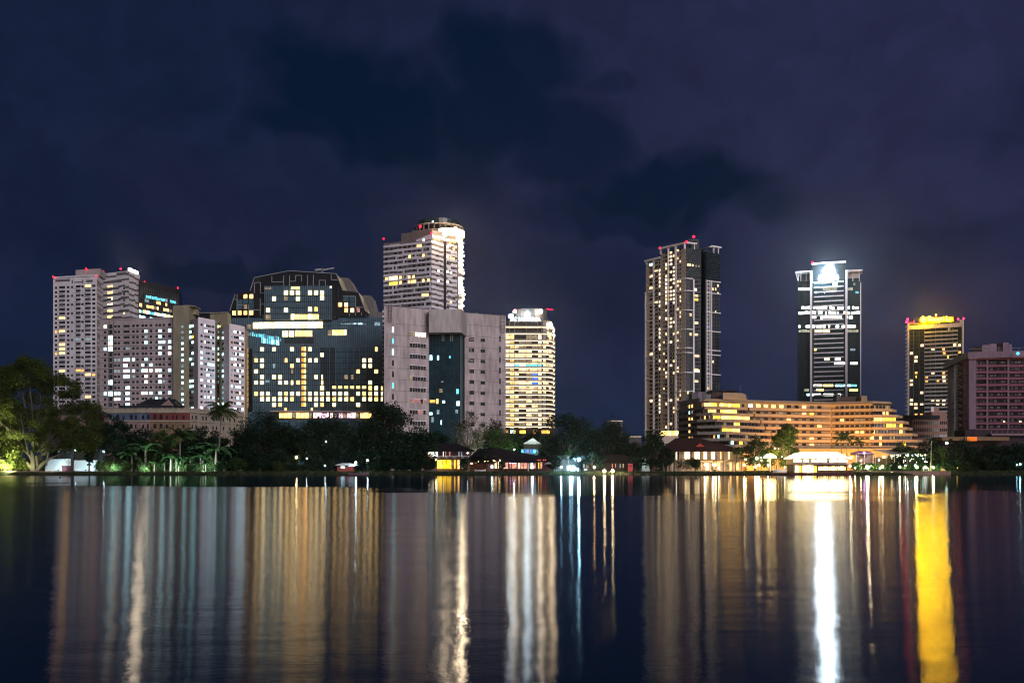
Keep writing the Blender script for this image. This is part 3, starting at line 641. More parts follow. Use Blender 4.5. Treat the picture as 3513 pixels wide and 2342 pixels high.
for k in range(rows):
    y = 828.5 + 17.0 * k; x = 1316.0; dy = 0
    while x < 1479.5:
        e = min(1480, x + rr.choice((12, 18, 26, 36, 48)))
        if e > 1472: e = 1480
        t = rr.random(); hh = 6.6 if t < .6 else 9.0; dy = rr.choice((0, 0, 1.5, -1.5)) if t > .3 else 0
        fL_.pslab(mb, x, e, y + dy - hh / 2, y + dy + hh / 2, 0, 0.18, WHITE2, 1480)
        if rr.random() < .32: fL_.pslab(mb, e - 7, e - 1.5, y + dy, y + 16, 0, 0.14, WHITE2, 1480)
        x = e
    x = 1480.2; y = 841 + 17 * k - 17 + 5; st = 0
    while x < 1567:
        e = min(1568, x + rr.choice((11, 14, 20)))
        if x < 1521 < e: e = 1521
        fR_.pslab(mb, x, e, y - 4.4 + st, y + rr.choice((3.6, 4.5, 6)) + st, 0, 0.18, WHITE2, 1480); st = st + 2.2 if st < 6 and rr.random() < .75 else 0
        x = e
for i in range(7): fL_.pslab(mb, 1428 + 8 * i, 1436 + 8 * i, 815 - 2.2 * i, 823 - .5 * i, 0, .18, WHITE2, 1480)
fR_.pslab(mb, 1480, 1521, 805, 815, 0, .18, WHITE2, 1480); fR_.pslab(mb, 1521, 1562, 808, 818, 0, .18, WHITE2, 1480)
mb.build('striped_cladding', r)
mb = MB(); fR_.pslab(mb, 1521.5, 1530, 818, 1090, 0, 0.30, H_DARK, 1480); mb.build('recess', r)
ws = Wins(r); LH = [(665, 553, 2), (518, 718, 1), (265, 1060, 4), (375, 1045, 1), (510, 1038, 1), (578, 1030, 1), (375, 1125, 1), (510, 1110, 1), (580, 1105, 2), (727, 1088, 1), (808, 1080, 1), (160, 1070, 1), (730, 700, 1), (740, 1310, 2), (790, 1305, 1)]
for k in range(rows):
    y = 837.3 + 17 * k
    for px, w_ in ((1326, 9), (1343, 8), (1356.5, 11), (1373, 8), (1389, 9), (1405, 9), (1421, 9), (1438, 10), (1453, 9), (1470, 9)):
        if rr.random() < .14: continue
        ws.c(fL_, px, y, w_, 8.5, G_DARK if rr.random() < .75 else G_GREY, 1480, .1)
    for px, w_ in ((1500, 8), (1513, 6), (1536, 6), (1547, 5), (1557, 5)):
        if rr.random() < .45: ws.c(fR_, px, y + 4, w_, 7, G_DARK, 1480, .1)
for px, py, t in LH:
    p = h1(px, py); yy = p[1] - (1480 - p[0]) * .12
    ws.c(fL_, p[0], yy, 8 * t if t < 4 else 29, 9.5 if t < 4 else 13, W_WARM if t < 4 else W_CREAM, 1480, .2)
p = h1(270, 1140); ws.c(fL_, p[0], p[1] - 15, 27, 11, W_YELLOW, 1480, .2)
for px, py, m_ in ((905, 440, W_WARM), (965, 452, W_WARM), (1137, 495, W_YELLOW), (1200, 493, W_YELLOW), (1100, 568, W_WHITE), (1195, 600, W_WARM), (1100, 723, W_WHITE), (1150, 742, W_WARM), (1188, 750, W_WARM), (957, 937, W_WHITE), (1100, 958, W_WHITE), (1150, 972, W_WHITE), (957, 1095, W_WHITE), (1100, 1115, W_WHITE), (1150, 1430, W_WARM), (735, 447, W_WHITE)):
    p = h1(px, py); ws.c(fR_ if px > 850 else fL_, p[0], p[1] - max(0, (p[0] - 1480)) * .18, 6.5, 7, m_, 1480, .24)
ws.done()
# rounded end: glass drum with bright bay floors and flood lamps
cxr, cyr = X(1541, 726), 727.0; R_ = pxm(47, 722)
def disc(z0, z1, rad, m, mb_, a0=-2.6, a1=0.9, n=16, c=(cxr, cyr)):
    mb_.prism([(c[0] + rad * math.cos(a0 + (a1 - a0) * i / n), c[1] + rad * math.sin(a0 + (a1 - a0) * i / n)) for i in range(n + 1)], z0, z1, m)
def zh(py): return Z(py, 720)
mb = MB(); disc(.6, zh(788), R_ - .8, BEIGE, mb); mb.build('rounded_end', r)
W_BAY = lit('lit_bay', (1.0, 0.74, 0.42), 3.6, 0.6, 0.6)
mb = MB()
for k in range(19): disc(zh(812 + 15.5 * k), zh(808.5 + 15.5 * k), R_ + .5 + (k % 2) * .7, WHITE, mb)
mb.build('bay_floor', r)
for k in range(18):
    a0 = -.95 if rr.random() < .6 else -.8; mb = MB(); disc(zh(822 + 15.5 * k), zh(813 + 15.5 * k), R_ - .3, W_BAY if k not in (5, 8, 13) else W_DIM, mb, a0, .25, 6); mb.build('lit_bay', r)
for px, py, rd in ((1578, 822, 1.3), (1583, 842, 1.5), (1585, 858, .8), (1575, 880, 1.8), (1580, 893, 1.6), (1584, 903, 1.0), (1574, 958, 1.8), (1578, 969, 1.7), (1583, 981, 1.4), (1588, 1020, 1.0), (1589, 870, .8), (1589, 930, .9), (1590, 1003, .9), (1587, 1045, .8), (1586, 990, 1.0)):
    a = math.acos(max(-1, min(1, (X(px, 715) - cxr) / (R_ + 1.6)))); spot_part(r, (cxr + (R_ + 1.6) * math.cos(a), cyr - (R_ + 1.6) * math.sin(a), Z(py, 715)), rd * .8, lit('bay_lamp', (1, .76, .48), 80, 0), 'bay_lamp')
# crown: open ring floor, dark drum, lit storey below
c2_ = (X(1502, 726), 738.0)
mb = MB(); disc(zh(765), zh(762), pxm(85, 730), BEIGE, mb, -3.14, 3.0, 30, c2_); disc(zh(786), zh(784), pxm(84, 730), BEIGE, mb, -3.14, 3.0, 30, c2_); mb.build('crown_ring', r)
mb = MB()
for i in range(26): a = 6.28 * i / 26; mb.bar((c2_[0] + pxm(82, 730) * math.cos(a), c2_[1] + pxm(82, 730) * math.sin(a), zh(785)), (c2_[0] + pxm(82, 730) * math.cos(a), c2_[1] + pxm(82, 730) * math.sin(a), zh(764)), .8, TAUPE)
disc(zh(785), zh(766), pxm(70, 730), H_DARK, mb, -3.14, 3.0, 24, c2_); mb.build('crown_column', r)
mb = MB(); disc(zh(763), zh(743), pxm(72, 730), mat('dark_teal_glass', (0.012, 0.03, 0.034), .25, .5, var=.4, scale=.1), mb, -3.14, 3.0, 30, c2_); mb.build('crown_drum', r)
mb = MB(); disc(zh(806), zh(786.5), R_ + 1.2, W_BAY, mb, -2.3, .3, 14); mb.build('lit_bay', r)
for px, py, rd in ((1519, 789, 1.9), (1528, 803, 2.2), (1562, 787, 1.9), (1573, 803, 1.5)): spot_part(r, (X(px, 698), 698, Z(py, 698)), rd * .8, lit('bay_lamp', (1, .76, .48), 80, 0), 'bay_lamp')
for px, py, rd in ((1316, 819, .9), (1442, 777, 1.3), (1481, 798.5, .9)): spot_part(r, (X(px, 699), 699, Z(py, 699)), rd, W_RED)
spot_part(r, (X(1485, 700), 700, Z(760, 700)), .7, W_COOL, 'roof_lamp')

# ================================================================== big windowless concrete block with a teal glass slot
CONC = mat('pink_grey_concrete', (0.50, 0.425, 0.435), 0.9, 0.15, var=0.45, scale=0.10, col2=(0.58, 0.495, 0.50))
CONC2 = mat('grey_green_concrete', (0.44, 0.40, 0.395), 0.9, 0.15, var=0.3, scale=0.10)
TEAL = mat('teal_curtain_glass', (0.008, 0.040, 0.055), 0.25, 0.5, var=0.5, scale=0.07, streak=False, col2=(0.014, 0.060, 0.078))
S5 = 750 / 1176.0
def i1(x, y): return 1200 + x * S5, 700 + y * S5
fI1, fI2, fI3 = Face(1318, 440, 1471, 451), Face(1471, 446, 1582, 446), Face(1594, 460, 1735, 470)
fI2s = Face(1582, 446, 1603, 461)
zt = fI1.z(1318, 1048)
r = thing('concrete_block', 'massive blank pinkish concrete building with a tall teal glass slot in the middle', 'office block', (fI2.A.x, 446, GZ))
mb = MB(); mb.prism([fI1.A, fI1.B, (fI1.B.x, 490), (fI1.A.x + 4, 490)], .6, zt, CONC); mb.prism([fI3.A, fI3.B, fI3.B + Vector((-6, 26)), fI3.A + Vector((-6, 26))], .6, fI3.z(1598, 1073), CONC); mb.build('wall', r)
mb = MB(); zb = fI2.z(1500, 1140); mb.prism([fI2.A, fI2.B, fI2s.B, (fI2s.B.x - 2, 480), (fI2.A.x + .1, 480)], zb, fI2.z(1500, 1061), CONC2); mb.build('overhang', r)
mb = MB(); fI4 = Face(1473, 452.5, 1578, 452.5); mb.prism([fI4.A, fI4.B, P2(1590, 463), (P2(1590, 463).x, 478), (fI4.A.x, 478)], .6, zb + .2, TEAL); mb.build('glass_slot', r)
mb = MB(); TSTRIP = mat('pale_teal_strip', (0.05, 0.10, 0.11), .4, .4, var=.2); mb.prism([P2(1578.5, 452), P2(1590, 461), P2(1596, 461.5), P2(1596, 475), P2(1578.5, 475)], .6, zb + .1, TSTRIP); mb.build('glass_return', r)
mb = MB()
for k in range(23): z = zb - 3.1 * k - 1; fI4.slab(mb, 0, fI4.L, z - .1, z + .1, 0, .12, BLACKP)
for i in range(10): u = fI4.L * i / 9; fI4.slab(mb, u - .09, u + .09, .8, zb, 0, .16, BLACKP)
for p in (1517, 1523, 1546, 1552): fI4.pslab(mb, p - 1.2, p + 1.2, 1140, 1170, 0, .5, CONC2)
mb.build('mullion_grid', r)
mb = MB()
for k in range(10): y = 1113 + 38 * k; fI1.pslab(mb, 1330, 1471, y, y + 1.0, 0, .05, GREYP, 1400); fI3.pslab(mb, 1598, 1733, y + 4, y + 5, 0, .05, GREYP, 1660)
mb.build('wall_joint', r)
for f, z_ in ((fI1, zt), (fI3, fI3.z(1598, 1073))): mb = MB(); f.slab(mb, -.1, f.L, z_, z_ + .35, -2, .15, GREYP); mb.build('coping', r)
ws = Wins(r)
for k in range(9):
    y = 1150 + 38 * k - 3
    fr = W_WHITE if k == 0 else G_GREY
    for i in range(6):
        p = 1406 + 9.3 * i; ws.px(fI1, p, p + 7.6, y - 7, y + 7, (W_WHITE if i > 1 else W_DIM) if k == 0 else (G_DARK if rnd.random() < .8 or k < 6 else W_PINK) if not (k in (4, 6) and i == 0) else W_DIM, 1433, .1)
    ws.c(fI1, 1348, 1130.5 + 38.3 * k, 6, 19, W_CYAN if k in (1, 5) else W_COOL if k in (0, 2) else G_DARK, 1348, .1)
    ws.c(fI3, 1618.5, 1165 + 36.4 * k, 16, 13, G_DARK if k > 0 else BLACKP, 1640, .1); ws.c(fI3, 1656, 1166 + 36.4 * k, 15, 11, G_DARK, 1640, .1); ws.c(fI3, 1715, 1161 + 36.4 * k, 5, 20, G_DARK, 1700, .1)
for px, py, m_, w_, h_ in ((437, 826, W_COOL, 13, 28), (475, 826, W_COOL, 10, 24), (538, 823, W_CYAN, 8, 14), (580, 1007, W_CYAN, 14, 26), (490, 1003, W_DIM, 18, 20), (445, 1060, W_ORANGE, 30, 16), (471, 1060, W_WARM, 10, 26), (505, 1063, W_COOL, 14, 14), (583, 1072, W_COOL, 18, 24), (437, 1126, W_COOL, 16, 14), (475, 1118, W_CDIM, 14, 24), (492, 1174, W_COOL, 6, 24), (498, 955, W_CDIM, 12, 6), (445, 1160, W_CDIM, 12, 30), (575, 1115, W_CDIM, 14, 20)):
    p = i1(px, py); ws.c(fI4, p[0], p[1], w_ * S5, h_ * S5, m_, None, .2)
ws.done()
fr_ = Wins(r, 'window_frame')
for k in range(9): fr_.px(fI1, 1404, 1463, 1138.5 + 38 * k, 1140.5 + 38 * k, LILAC, 1433, .3)
fr_.done()
aw = Wins(r, 'air_conditioner')
for k, px in ((0, 1612), (0, 1620), (1, 1613), (2, 1618), (2, 1611)): aw.c(fI3, px, 1166 + 36.4 * k, 7, 8, STEEL, 1640, .9)
aw.done()
# rusty rooftop ladders hung on both ends
for f, p0, p1, y0, y1 in ((fI1, 1331, 1341, 1044, 1102), (fI3, 1716, 1728, 1080, 1140)):
    mb = MB()
    for p in (p0, p1): a = f.at(f.u(p), .9); mb.bar((*a, f.z(p0, y1)), (*a, f.z(p0, y0)), .22, STEEL)
    for k in range(6): y = y0 + (y1 - y0) * k / 5; a, b_ = f.at(f.u(p0), .9), f.at(f.u(p1), .9); mb.bar((*a, f.z(p0, y)), (*b_, f.z(p0, y)), .2, STEEL); c_ = f.at(f.u(p0), 0); mb.bar((*a, f.z(p0, y)), (*c_, f.z(p0, y)), .15, STEEL)
    mb.build('ladder', r)
mb = MB()
for px in (1636, 1640, 1700): a = fI3.at(fI3.u(px), -1.5); mb.box(a.x - .5, a.x + .5, a.y - .5, a.y + .5, fI3.z(1598, 1073), fI3.z(1598, 1073) + rnd.uniform(.7, 1.5), BLACKP)
mb.build('roof_vent', r)
# white notched balcony edge showing between the glass hotel and the concrete block
r = thing('apartment_tower', 'narrow white notched edge of a tower between the dark hotel and concrete block', 'tower', (X(1317, 470), 470, GZ))
mb = MB(); mb.box(X(1313.5, 470), X(1322, 470), 470, 478, .6, Z(1062, 470), GREYP); mb.build('wall', r)
f = Face(1313.5, 470, 1322, 470); ws = Wins(r, 'balcony')
for k in range(22): ws.px(f, 1312.5, 1321, 1066 + 16 * k, 1073 + 16 * k, WHITE2, None, .8)
ws.done()

# ================================================================== brightly lit glass hotel with a lettered roof sign
S6 = 230 / 784.0
def j1(x, y): return 1700 + x * S6, 1040 + y * S6
Dj = 600.0
fJ = Face(1716, Dj, 1862, Dj)
arc = []
xc, yc, rj = X(1862, Dj), Dj + 14, 14.0
wdx = X(1902, Dj + 9) - xc
for i in range(7): a = math.pi / 2 * i / 6; arc.append(Vector((xc + wdx * math.sin(a), yc - rj * math.cos(a))))
r = thing('lit_hotel_tower', 'glass hotel tower glowing with warm lit floors, rounded corner and white roof lettering', 'hotel', (xc, Dj, GZ))
zt = Z(1098, Dj)
JG = mat('bronze_dark_glass', (0.03, 0.025, 0.02), .25, .5, var=.5, scale=.2, col2=(.06, .05, .04)); JB = mat('cream_spandrel', (.42, .35, .26), .7, .3, var=.15)
mb = MB(); mb.prism([fJ.A, *arc, (arc[-1].x, Dj + 40), (fJ.A.x, Dj + 40)], .6, zt, JG); mb.build('wall', r)
W_COVE = lit('cove_light', (1.0, 0.75, 0.45), 2.4, .4, .5)
faces = [(fJ, None)]
arcf = []
for i in range(6):
    f = Face.__new__(Face); f.A, f.B = arc[i], arc[i + 1]; f.L = (f.B - f.A).length; f.d = (f.B - f.A) / f.L; f.n = Vector((f.d.y, -f.d.x)); f.rz = math.atan2(f.d.y, f.d.x); arcf.append(f)
levels = [Z(1096 + 24, Dj)] + [Z(1143 + 23.5 * 0, Dj)] + [Z(1166.5 + 15.5 * k, Dj) for k in range(21)]
for lv in levels:                                              # each storey edge carries a strip of warm light
    mb = MB(); fJ.slab(mb, 0, fJ.L, lv - .22, lv + .55, 0, .9, JB)
    for f in arcf: f.slab(mb, 0, f.L, lv - .22, lv + .55, 0, .9, JB)
    mb.build('floor_edge', r)
    mb = MB(); fJ.slab(mb, .3, fJ.L, lv - .72, lv - .24, 0, .45, W_COVE)
    for f in arcf: f.slab(mb, 0, f.L, lv - .72, lv - .24, 0, .45, W_COVE)
    mb.build('light_strip', r)
ws = Wins(r, limit=100); rr = random.Random(14); JL = lit('suite_room', (1.0, .68, .32), 2.0, .75, .45); JH = lit('lounge_room', (1.0, .64, .2), 2.0, .5, .5)
for k in range(1, len(levels) - 1):
    z1, z0 = levels[k] - .98, levels[k + 1] + .6; blue = k == 7
    for p0, p1, kind in ((1734, 1748, 'a'), (1749.5, 1763.5, 'o'), (1765.5, 1779, 'g'), (1779.6, 1804, 'g'), (1806, 1824, 'g'), (1824.6, 1844, 'g'), (1846.5, 1857.5, 's')):
        q_ = rr.random()
        m_ = (W_ORANGE if q_ < .5 else JH) if kind == 'o' else (JL if q_ < .5 else W_COVE if q_ < .75 else W_DIM) if kind == 's' else JL if q_ < (.36 if k > 3 else .12) else W_DIM if q_ < .62 else JG
        if blue and p0 < 1858: m_ = W_CYAN if rr.random() < .5 else W_COOL
        if k in (9, 10, 11) and p0 == 1824.6: m_ = W_BLUE
        ws.add(fJ, fJ.u(p0), fJ.u(p1), z0, z1, m_, .12)
    for i in (0, 2, 4):
        on = rr.random() < .48
        ws.add(arcf[i], .2, arcf[i].L, z0, z1, JL if on else JG, .12); ws.add(arcf[i + 1], 0, arcf[i + 1].L - .3, z0, z1, JL if on and rr.random() < .6 else JG, .12)
ws.done()
mb = MB()
for p in (1749, 1764.5, 1805, 1845.2, 1858.3, 1734): fJ.pslab(mb, p - .6, p + .6, 1100, 1500, 0, 1.0, JB)
mb.build('pilaster', r)
mb = MB(); a = [(X(1820, Dj) + pxm(61, Dj) * math.cos(t * math.pi / 12), Dj + 16 + 12 * math.sin(t * math.pi / 12)) for t in range(24)]; DRUM = mat('dark_roof_drum', (.05, .05, .055), .5, .3, var=.3)
mb.prism(a, zt, Z(1061, Dj + 8), DRUM); mb.build('roof_drum', r)
for px, py, rd, m_ in ((1753, 1084, 1.5, W_FLOODC), (1809, 1078, 1.7, W_FLOODC), (1855, 1068, 1.2, W_FLOOD), (1766, 1068, .9, W_FLOOD), (1768, 1061, .6, W_RED), (1762, 1066, .6, W_RED)): spot_part(r, (X(px, Dj), Dj + 3, Z(py, Dj + 3)), rd, m_, 'roof_lamp' if m_ is not W_RED else 'warning_light')
mb = MB(); mb.bar(P3(1876, 1059, Dj + 4), P3(1897, 1062, Dj + 4), .45, W_RED); mb.build('warning_light', r)
for px, py, rd in ((1888, 1108, .7), (1891, 1115, .8), (1895, 1124, .7), (1899, 1137, .6), (1901, 1150, .5)): spot_part(r, (X(px, Dj), Dj + 1.0, Z(py, Dj + 1)), rd, lit('bay_lamp', (1, .76, .48), 80, 0), 'corner_lamp')
W_SIGN = lit('sign_white', (.8, .92, 1.0), 14.0, 0)
def lettering(txt, x0, x1, zb_, y, m, name, parent, height=None, ext=.25, shear=0):
    """raised letters facing the lake, from x0 to x1 metres, standing on zb_"""
    cu = bpy.data.curves.new('letters', 'FONT'); cu.body = txt; cu.extrude = ext; cu.shear = shear; cu.offset = .012
    o = bpy.data.objects.new('letters', cu); COL.objects.link(o); bpy.context.view_layer.update()
    me = bpy.data.meshes.new_from_object(o.evaluated_get(bpy.context.evaluated_depsgraph_get())); bpy.data.objects.remove(o)
    xs_ = [v.co.x for v in me.vertices]; ys_ = [v.co.y for v in me.vertices]; sx = (x1 - x0) / (max(xs_) - min(xs_)); sy = (height / (max(ys_) - min(ys_))) if height else sx
    mx_, my_ = min(xs_), min(ys_)
    for v in me.vertices: v.co = Vector((x0 + (v.co.x - mx_) * sx, y - v.co.z, zb_ + (v.co.y - my_) * sy))
    me.materials.clear(); me.materials.append(m); me.name = name
    return link(name, me, parent)
lettering('ITC RATNADIPA', X(1752, Dj), X(1854, Dj), Z(1102, Dj), Dj - .3, W_SIGN, 'sign_lettering', r, pxm(13, Dj))
mb = MB(); mb.box(X(1750, Dj), X(1856, Dj), Dj + .3, Dj + .8, zt, Z(1100.5, Dj), STEEL); mb.build('sign_rail', r)
# base storeys
mb = MB(); mb.box(X(1700, 590), X(1905, 590), 590, 612, .6, Z(1468, 590), JG); mb.build('podium', r)
f = Face(1700, 590, 1905, 590); ws = Wins(r, 'podium_window')
for px, w_, m_ in ((1757, 12, W_COOL), (1793, 20, W_YELLOW), (1738, 10, W_ORANGE), (1765, 8, W_ORANGE), (1865, 16, W_ORANGE), (1880, 10, W_YELLOW), (1836, 14, W_ORANGE)): ws.c(f, px, 1481, w_, 11, m_)
ws.done()
# faint low roofs seen over the trees between the towers
for (p0, p1, y, d, lb) in ((2086, 2136, 1444, 520, 'small roof edge lined with warm light above the dark round trees'), (2158, 2200, 1498, 500, 'low pale block just left of the tall framed tower')):
    f = Face(p0, d, p1, d); r = thing('low_building', lb, 'building', (f.A.x, d, GZ)); mb = MB(); mb.prism([f.A, f.B, f.B + Vector((0, 12)), f.A + Vector((0, 12))], .6, f.z(p0, y), GREYP); mb.build('wall', r)
    mb = MB(); f.pslab(mb, p0, p1, y - 2, y, -1, .3, lit('eave_light', (1, .75, .45), .9, .3)); mb.build('light_strip', r)
# ================================================================== tall residential tower in white frames
K1, K2, K3, K4, K5 = Face(2216, 627, 2267, 616), Face(2267, 616, 2353, 600), Face(2353, 600, 2404, 604), Face(2404, 611, 2419, 613), Face(2419, 606, 2469, 612)
KT = mat('city_lit_taupe_render', (0.60, 0.51, 0.44), .8, .2, var=.25, scale=.15); KG = mat('smoky_glass', (0.035, 0.045, 0.055), .3, .4, var=.6, scale=.12, col2=(.07, .085, .10)); KF = mat('white_frame', (.80, .76, .74), .7, .3, var=.1)  # KT: warm city light on the left faces is put into its paleness
KT2 = mat('teal_black_glass', (0.008, 0.022, 0.026), .22, .5, var=.5, scale=.1)
r = thing('framed_tower', 'tallest residential tower, dark bays inside a white concrete frame, warm scattered windows', 'tower', (K2.B.x, 600, GZ))
z1 = K1.z(2216, 906); z2 = K2.z(2353, 851); z5 = K5.z(2419, 862)
mb = MB(); off = Vector((10, 34))
mb.prism([K1.A, K1.B, K1.B + off, K1.A + off], .6, z1, KT); mb.prism([K2.A, K2.B, K2.B + Vector((4, 30)), K2.A + off], .6, z2, KT); mb.build('wall', r)
mb = MB(); mb.prism([K3.A + Vector((.05, .02)), K3.B, K3.B + Vector((0, 26)), K3.A + Vector((3, 27))], .6, z2 - .2, KG); mb.prism([K4.A, K4.B, K4.B + Vector((0, 18)), K4.A + Vector((0, 18))], .6, z5 + 3, H_DARK); mb.prism([K5.A, K5.B, K5.B + Vector((0, 24)), K5.A + Vector((0, 24))], .6, z5, KG)
mb.build('glass_wall', r)
mb = MB(); fp = [(K3, 2353.5, 2404, 850, 950), (K5, 2419.5, 2469, 862, 956)]
for f, a, b_, y0, y1 in fp: f.pslab(mb, a, b_, y0, y1, 0, .4, KT2, f.pl + 1)
for k in range(13): K3.pslab(mb, 2353.5, 2404, 852 + 7.6 * k, 854 + 7.6 * k, 0, .7, KG, 2354); K5.pslab(mb, 2419.5, 2470 - (k % 4 == 2) * 5, 866 + 7.6 * k, 868 + 7.6 * k, 0, .8, KG, 2420)
mb.build('upper_glass', r)
mb = MB()
def vert(f, px, y0, w_=3.4, ref=None, o=1.1): f.slab(mb, f.u(px - w_ / 2), f.u(px + w_ / 2), .8, f.z(ref or px, y0), 0, o, KF)
def hor(f, p0, p1, y, ref, w_=3.6, o=1.0): f.pslab(mb, p0, p1, y - w_ / 2, y + w_ / 2, 0, o, KF, ref)
vert(K1, 2245, 892); vert(K1, 2217.5, 1004, 2.4, 2217); vert(K2, 2294.5, 850); vert(K2, 2320, 841, 4.2); vert(K3, 2377, 957, 5.2, 2353)
for y in (1005, 1044, 1103, 1163, 1225, 1241, 1301, 1361, 1421, 1475): hor(K1, 2214.5, 2244, y, 2216)
for y in (968, 1007, 1068, 1127, 1197, 1217, 1283, 1347, 1411, 1470): hor(K2, 2268, 2293.5, y, 2294, 2.8, .8)
for y in (955, 997, 1063, 1129, 1193, 1209, 1277, 1341, 1405, 1465): hor(K2, 2321, 2353, y, 2353); hor(K3, 2353, 2375, y, 2353)
vert(K5, 2421.5, 961, 3, 2419); vert(K5, 2431.5, 961, 2.6, 2419); vert(K5, 2437.5, 961, 3, 2419)
for y in (963, 1004, 1070, 1135, 1200, 1216, 1283, 1350): hor(K5, 2419, 2469.5, y, 2419, 3.2)
for k in range(44): hor(K5, 2420, 2433, 975 + 13.2 * k, 2419, 3.0, .9)
mb.build('white_frame', r); mb = MB()
for k in range(46):
    K1.pslab(mb, 2216, 2267, 905 + 13.25 * k, 906.4 + 13.25 * k, 0, .45, KT, 2216); K2.pslab(mb, 2267, 2353, 866.5 + 13.4 * k, 868 + 13.4 * k, 0, .45, KT, 2320)
    K3.pslab(mb, 2353.5, 2404, 958 + 13.4 * k, 959.2 + 13.4 * k, 0, .45, STEEL, 2353)
mb.build('floor_edge', r); mb = MB()
# open crown frames
for f, p0, p1, y, posts in ((K1, 2214, 2267, 896, (2220, 2245)), (K2, 2264, 2353, 851, (2268, 2294.5, 2320, 2350)), (K3, 2353, 2388, 833, (2380,)), (K5, 2436, 2471, 842, (2446, 2462))):
    rf = f.pl; zz_ = f.z(f.pr if f is K2 else rf, 833 if f is K2 else y); zb_ = {K1: z1, K2: z2, K3: z2, K5: z5}[f]
    f.slab(mb, f.u(p0), f.u(p1), zz_ - .55, zz_ + .45, -.6, 1.15, KF)
    for p in posts: f.slab(mb, f.u(p - 1.3), f.u(p + 1.3), zb_ - .5, zz_ - .55, -.4, .9, KF)
mb.prism([K5.at(2, 1.1), K5.at(K5.u(2437), 1.1), K5.at(K5.u(2437), .2) , K5.at(2, -14)], K5.z(2419, 847.5), K5.z(2419, 845.5), KF)
mb.build('white_frame', r)
mb = MB(); mb.box(X(2372, 612), X(2398, 612), 612, 622, z2 - 1, Z(822, 612), KT2); mb.box(X(2358, 611), X(2393, 611), 610.5, 612, Z(826, 611), Z(824, 611), STEEL); mb.build('roof_plant', r)
mb = MB(); K1.slab(mb, .5, K1.L, z1, z1 + 1.3, -3, -2, KG); K2.slab(mb, .5, K2.L - .5, z2, z2 + 1.5, -3, -2, KG); K5.slab(mb, .5, K5.L - .5, z5, z5 + 1.2, -3, -2, KG); mb.build('roof_rail', r)
for px, py, rd in ((2380, 812, 1.1), (2356, 829, .9), (2264, 850, .8)):
    if py == 812: mast_part(r, P3(2380, 824, 611), pxm(11, 611), .15, STEEL)
    spot_part(r, P3(px, py, 611 if py == 812 else 599), rd, W_RED)
W_PALE = lit('pale_warm_room', (1.0, .74, .46), 3.4, .6, .6); W_PALE2 = lit('soft_warm_room', (1.0, .66, .32), 2.2, .6, .6)
ws = Wins(r, limit=100); rr = random.Random(33); bal = Wins(r, 'balcony', 98)
for k in range(46):
    y1_, y2_, y5_ = 912 + 13.25 * k, 860 + 13.4 * k, 872 + 13.2 * k
    if y1_ > 898:
        ws.c(K1, 2234.5, y1_, 11, 7.5, W_COOL if k == 0 else W_PALE2 if k in (6, 23) or rr.random() < .06 else G_DARK if rr.random() < .5 else G_GREY, 2216, .1)
        ws.c(K1, 2252, y1_, 9, 7.5, W_PALE2 if rr.random() < .16 else G_DARK, 2216, .1); ws.c(K1, 2263, y1_, 4, 7.5, W_PALE if rr.random() < .36 else G_DARK, 2216, .1); bal.px(K1, 2247, 2260, y1_ + 2.5, y1_ + 5, KG if k % 3 else KT, 2216, .7)
    glint_bias = math.exp(-((k - 9) / 9.0) ** 2)  # extra lit panes here stand for warm reflections on the face
    ws.c(K2, 2287, y2_, 8, 8, (W_PALE if rr.random() < .6 else W_PALE2) if rr.random() < .12 + .6 * glint_bias else G_DARK, 2320, .1)
    ws.c(K2, 2302, y2_ + 3, 7, 8, (W_PALE if rr.random() < .4 else W_PALE2) if rr.random() < .2 + .35 * glint_bias else G_DARK, 2320, .1); ws.c(K2, 2312, y2_ + 3, 6, 8, W_PALE if rr.random() < .12 + .6 * math.exp(-((k - 6) / 6.0) ** 2) else W_PALE2 if rr.random() < .15 else G_DARK, 2320, .1)
    bal.px(K2, 2298, 2316, y2_ + 7, y2_ + 9, KG, 2320, .7)
    for px in (2326, 2334): ws.c(K2, px, y2_, 3.6, 7, W_PALE2 if rr.random() < .2 else G_DARK if rr.random() < .7 else G_GREY, 2320, .1)
    ws.c(K2, 2278, y2_, 3, 6, W_PALE2 if rr.random() < .06 else G_DARK, 2320, .1)
    if y5_ > 955:
        ws.c(K3, 2360, y2_ + 4, 6, 9, W_PALE2 if rr.random() < .07 else KG, 2353, .1); ws.c(K3, 2369, y2_ + 4, 6, 9, W_PALE2 if rr.random() < .06 else G_DARK, 2353, .1)
        q_ = rr.random(); ws.c(K3, 2388, y2_ + 4, 14, 7.5, W_PALE2 if q_ < .24 else W_YELLOW if q_ < .3 else W_CDIM if q_ < .36 else W_DIM if q_ < .42 else G_DARK, 2353, .1)
        bal.px(K3, 2380, 2402, y2_ + 8.5, y2_ + 10.5, KG, 2353, .8)
        ws.c(K5, 2426.5, y5_ - 3, 6, 8, W_BLUE if k == 19 else W_PALE2 if rr.random() < .04 else G_DARK, 2419, .1)
        for px in (2446, 2455, 2463): ws.c(K5, px, y5_ - 3, 3.6, 8.5, W_PALE2 if rr.random() < .06 else G_DARK, 2419, .1)
ws.c(K3, 2362, 908, 11, 8, W_PALE2, 2353, .9); ws.c(K3, 2374, 909, 4, 7, W_PALE, 2353, .9); ws.c(K3, 2386, 910, 4, 7, W_DIM, 2353, .9); ws.c(K3, 2396, 910, 4, 7, W_DIM, 2353, .9)
ws.c(K3, 2384, 991, 8, 7, W_WHITE, 2353, .9); ws.c(K3, 2389, 1270, 16, 10, W_PALE, 2353, .9); ws.c(K3, 2388, 1219, 17, 6, W_PALE2, 2353, .9)
ws.done(); bal.done()
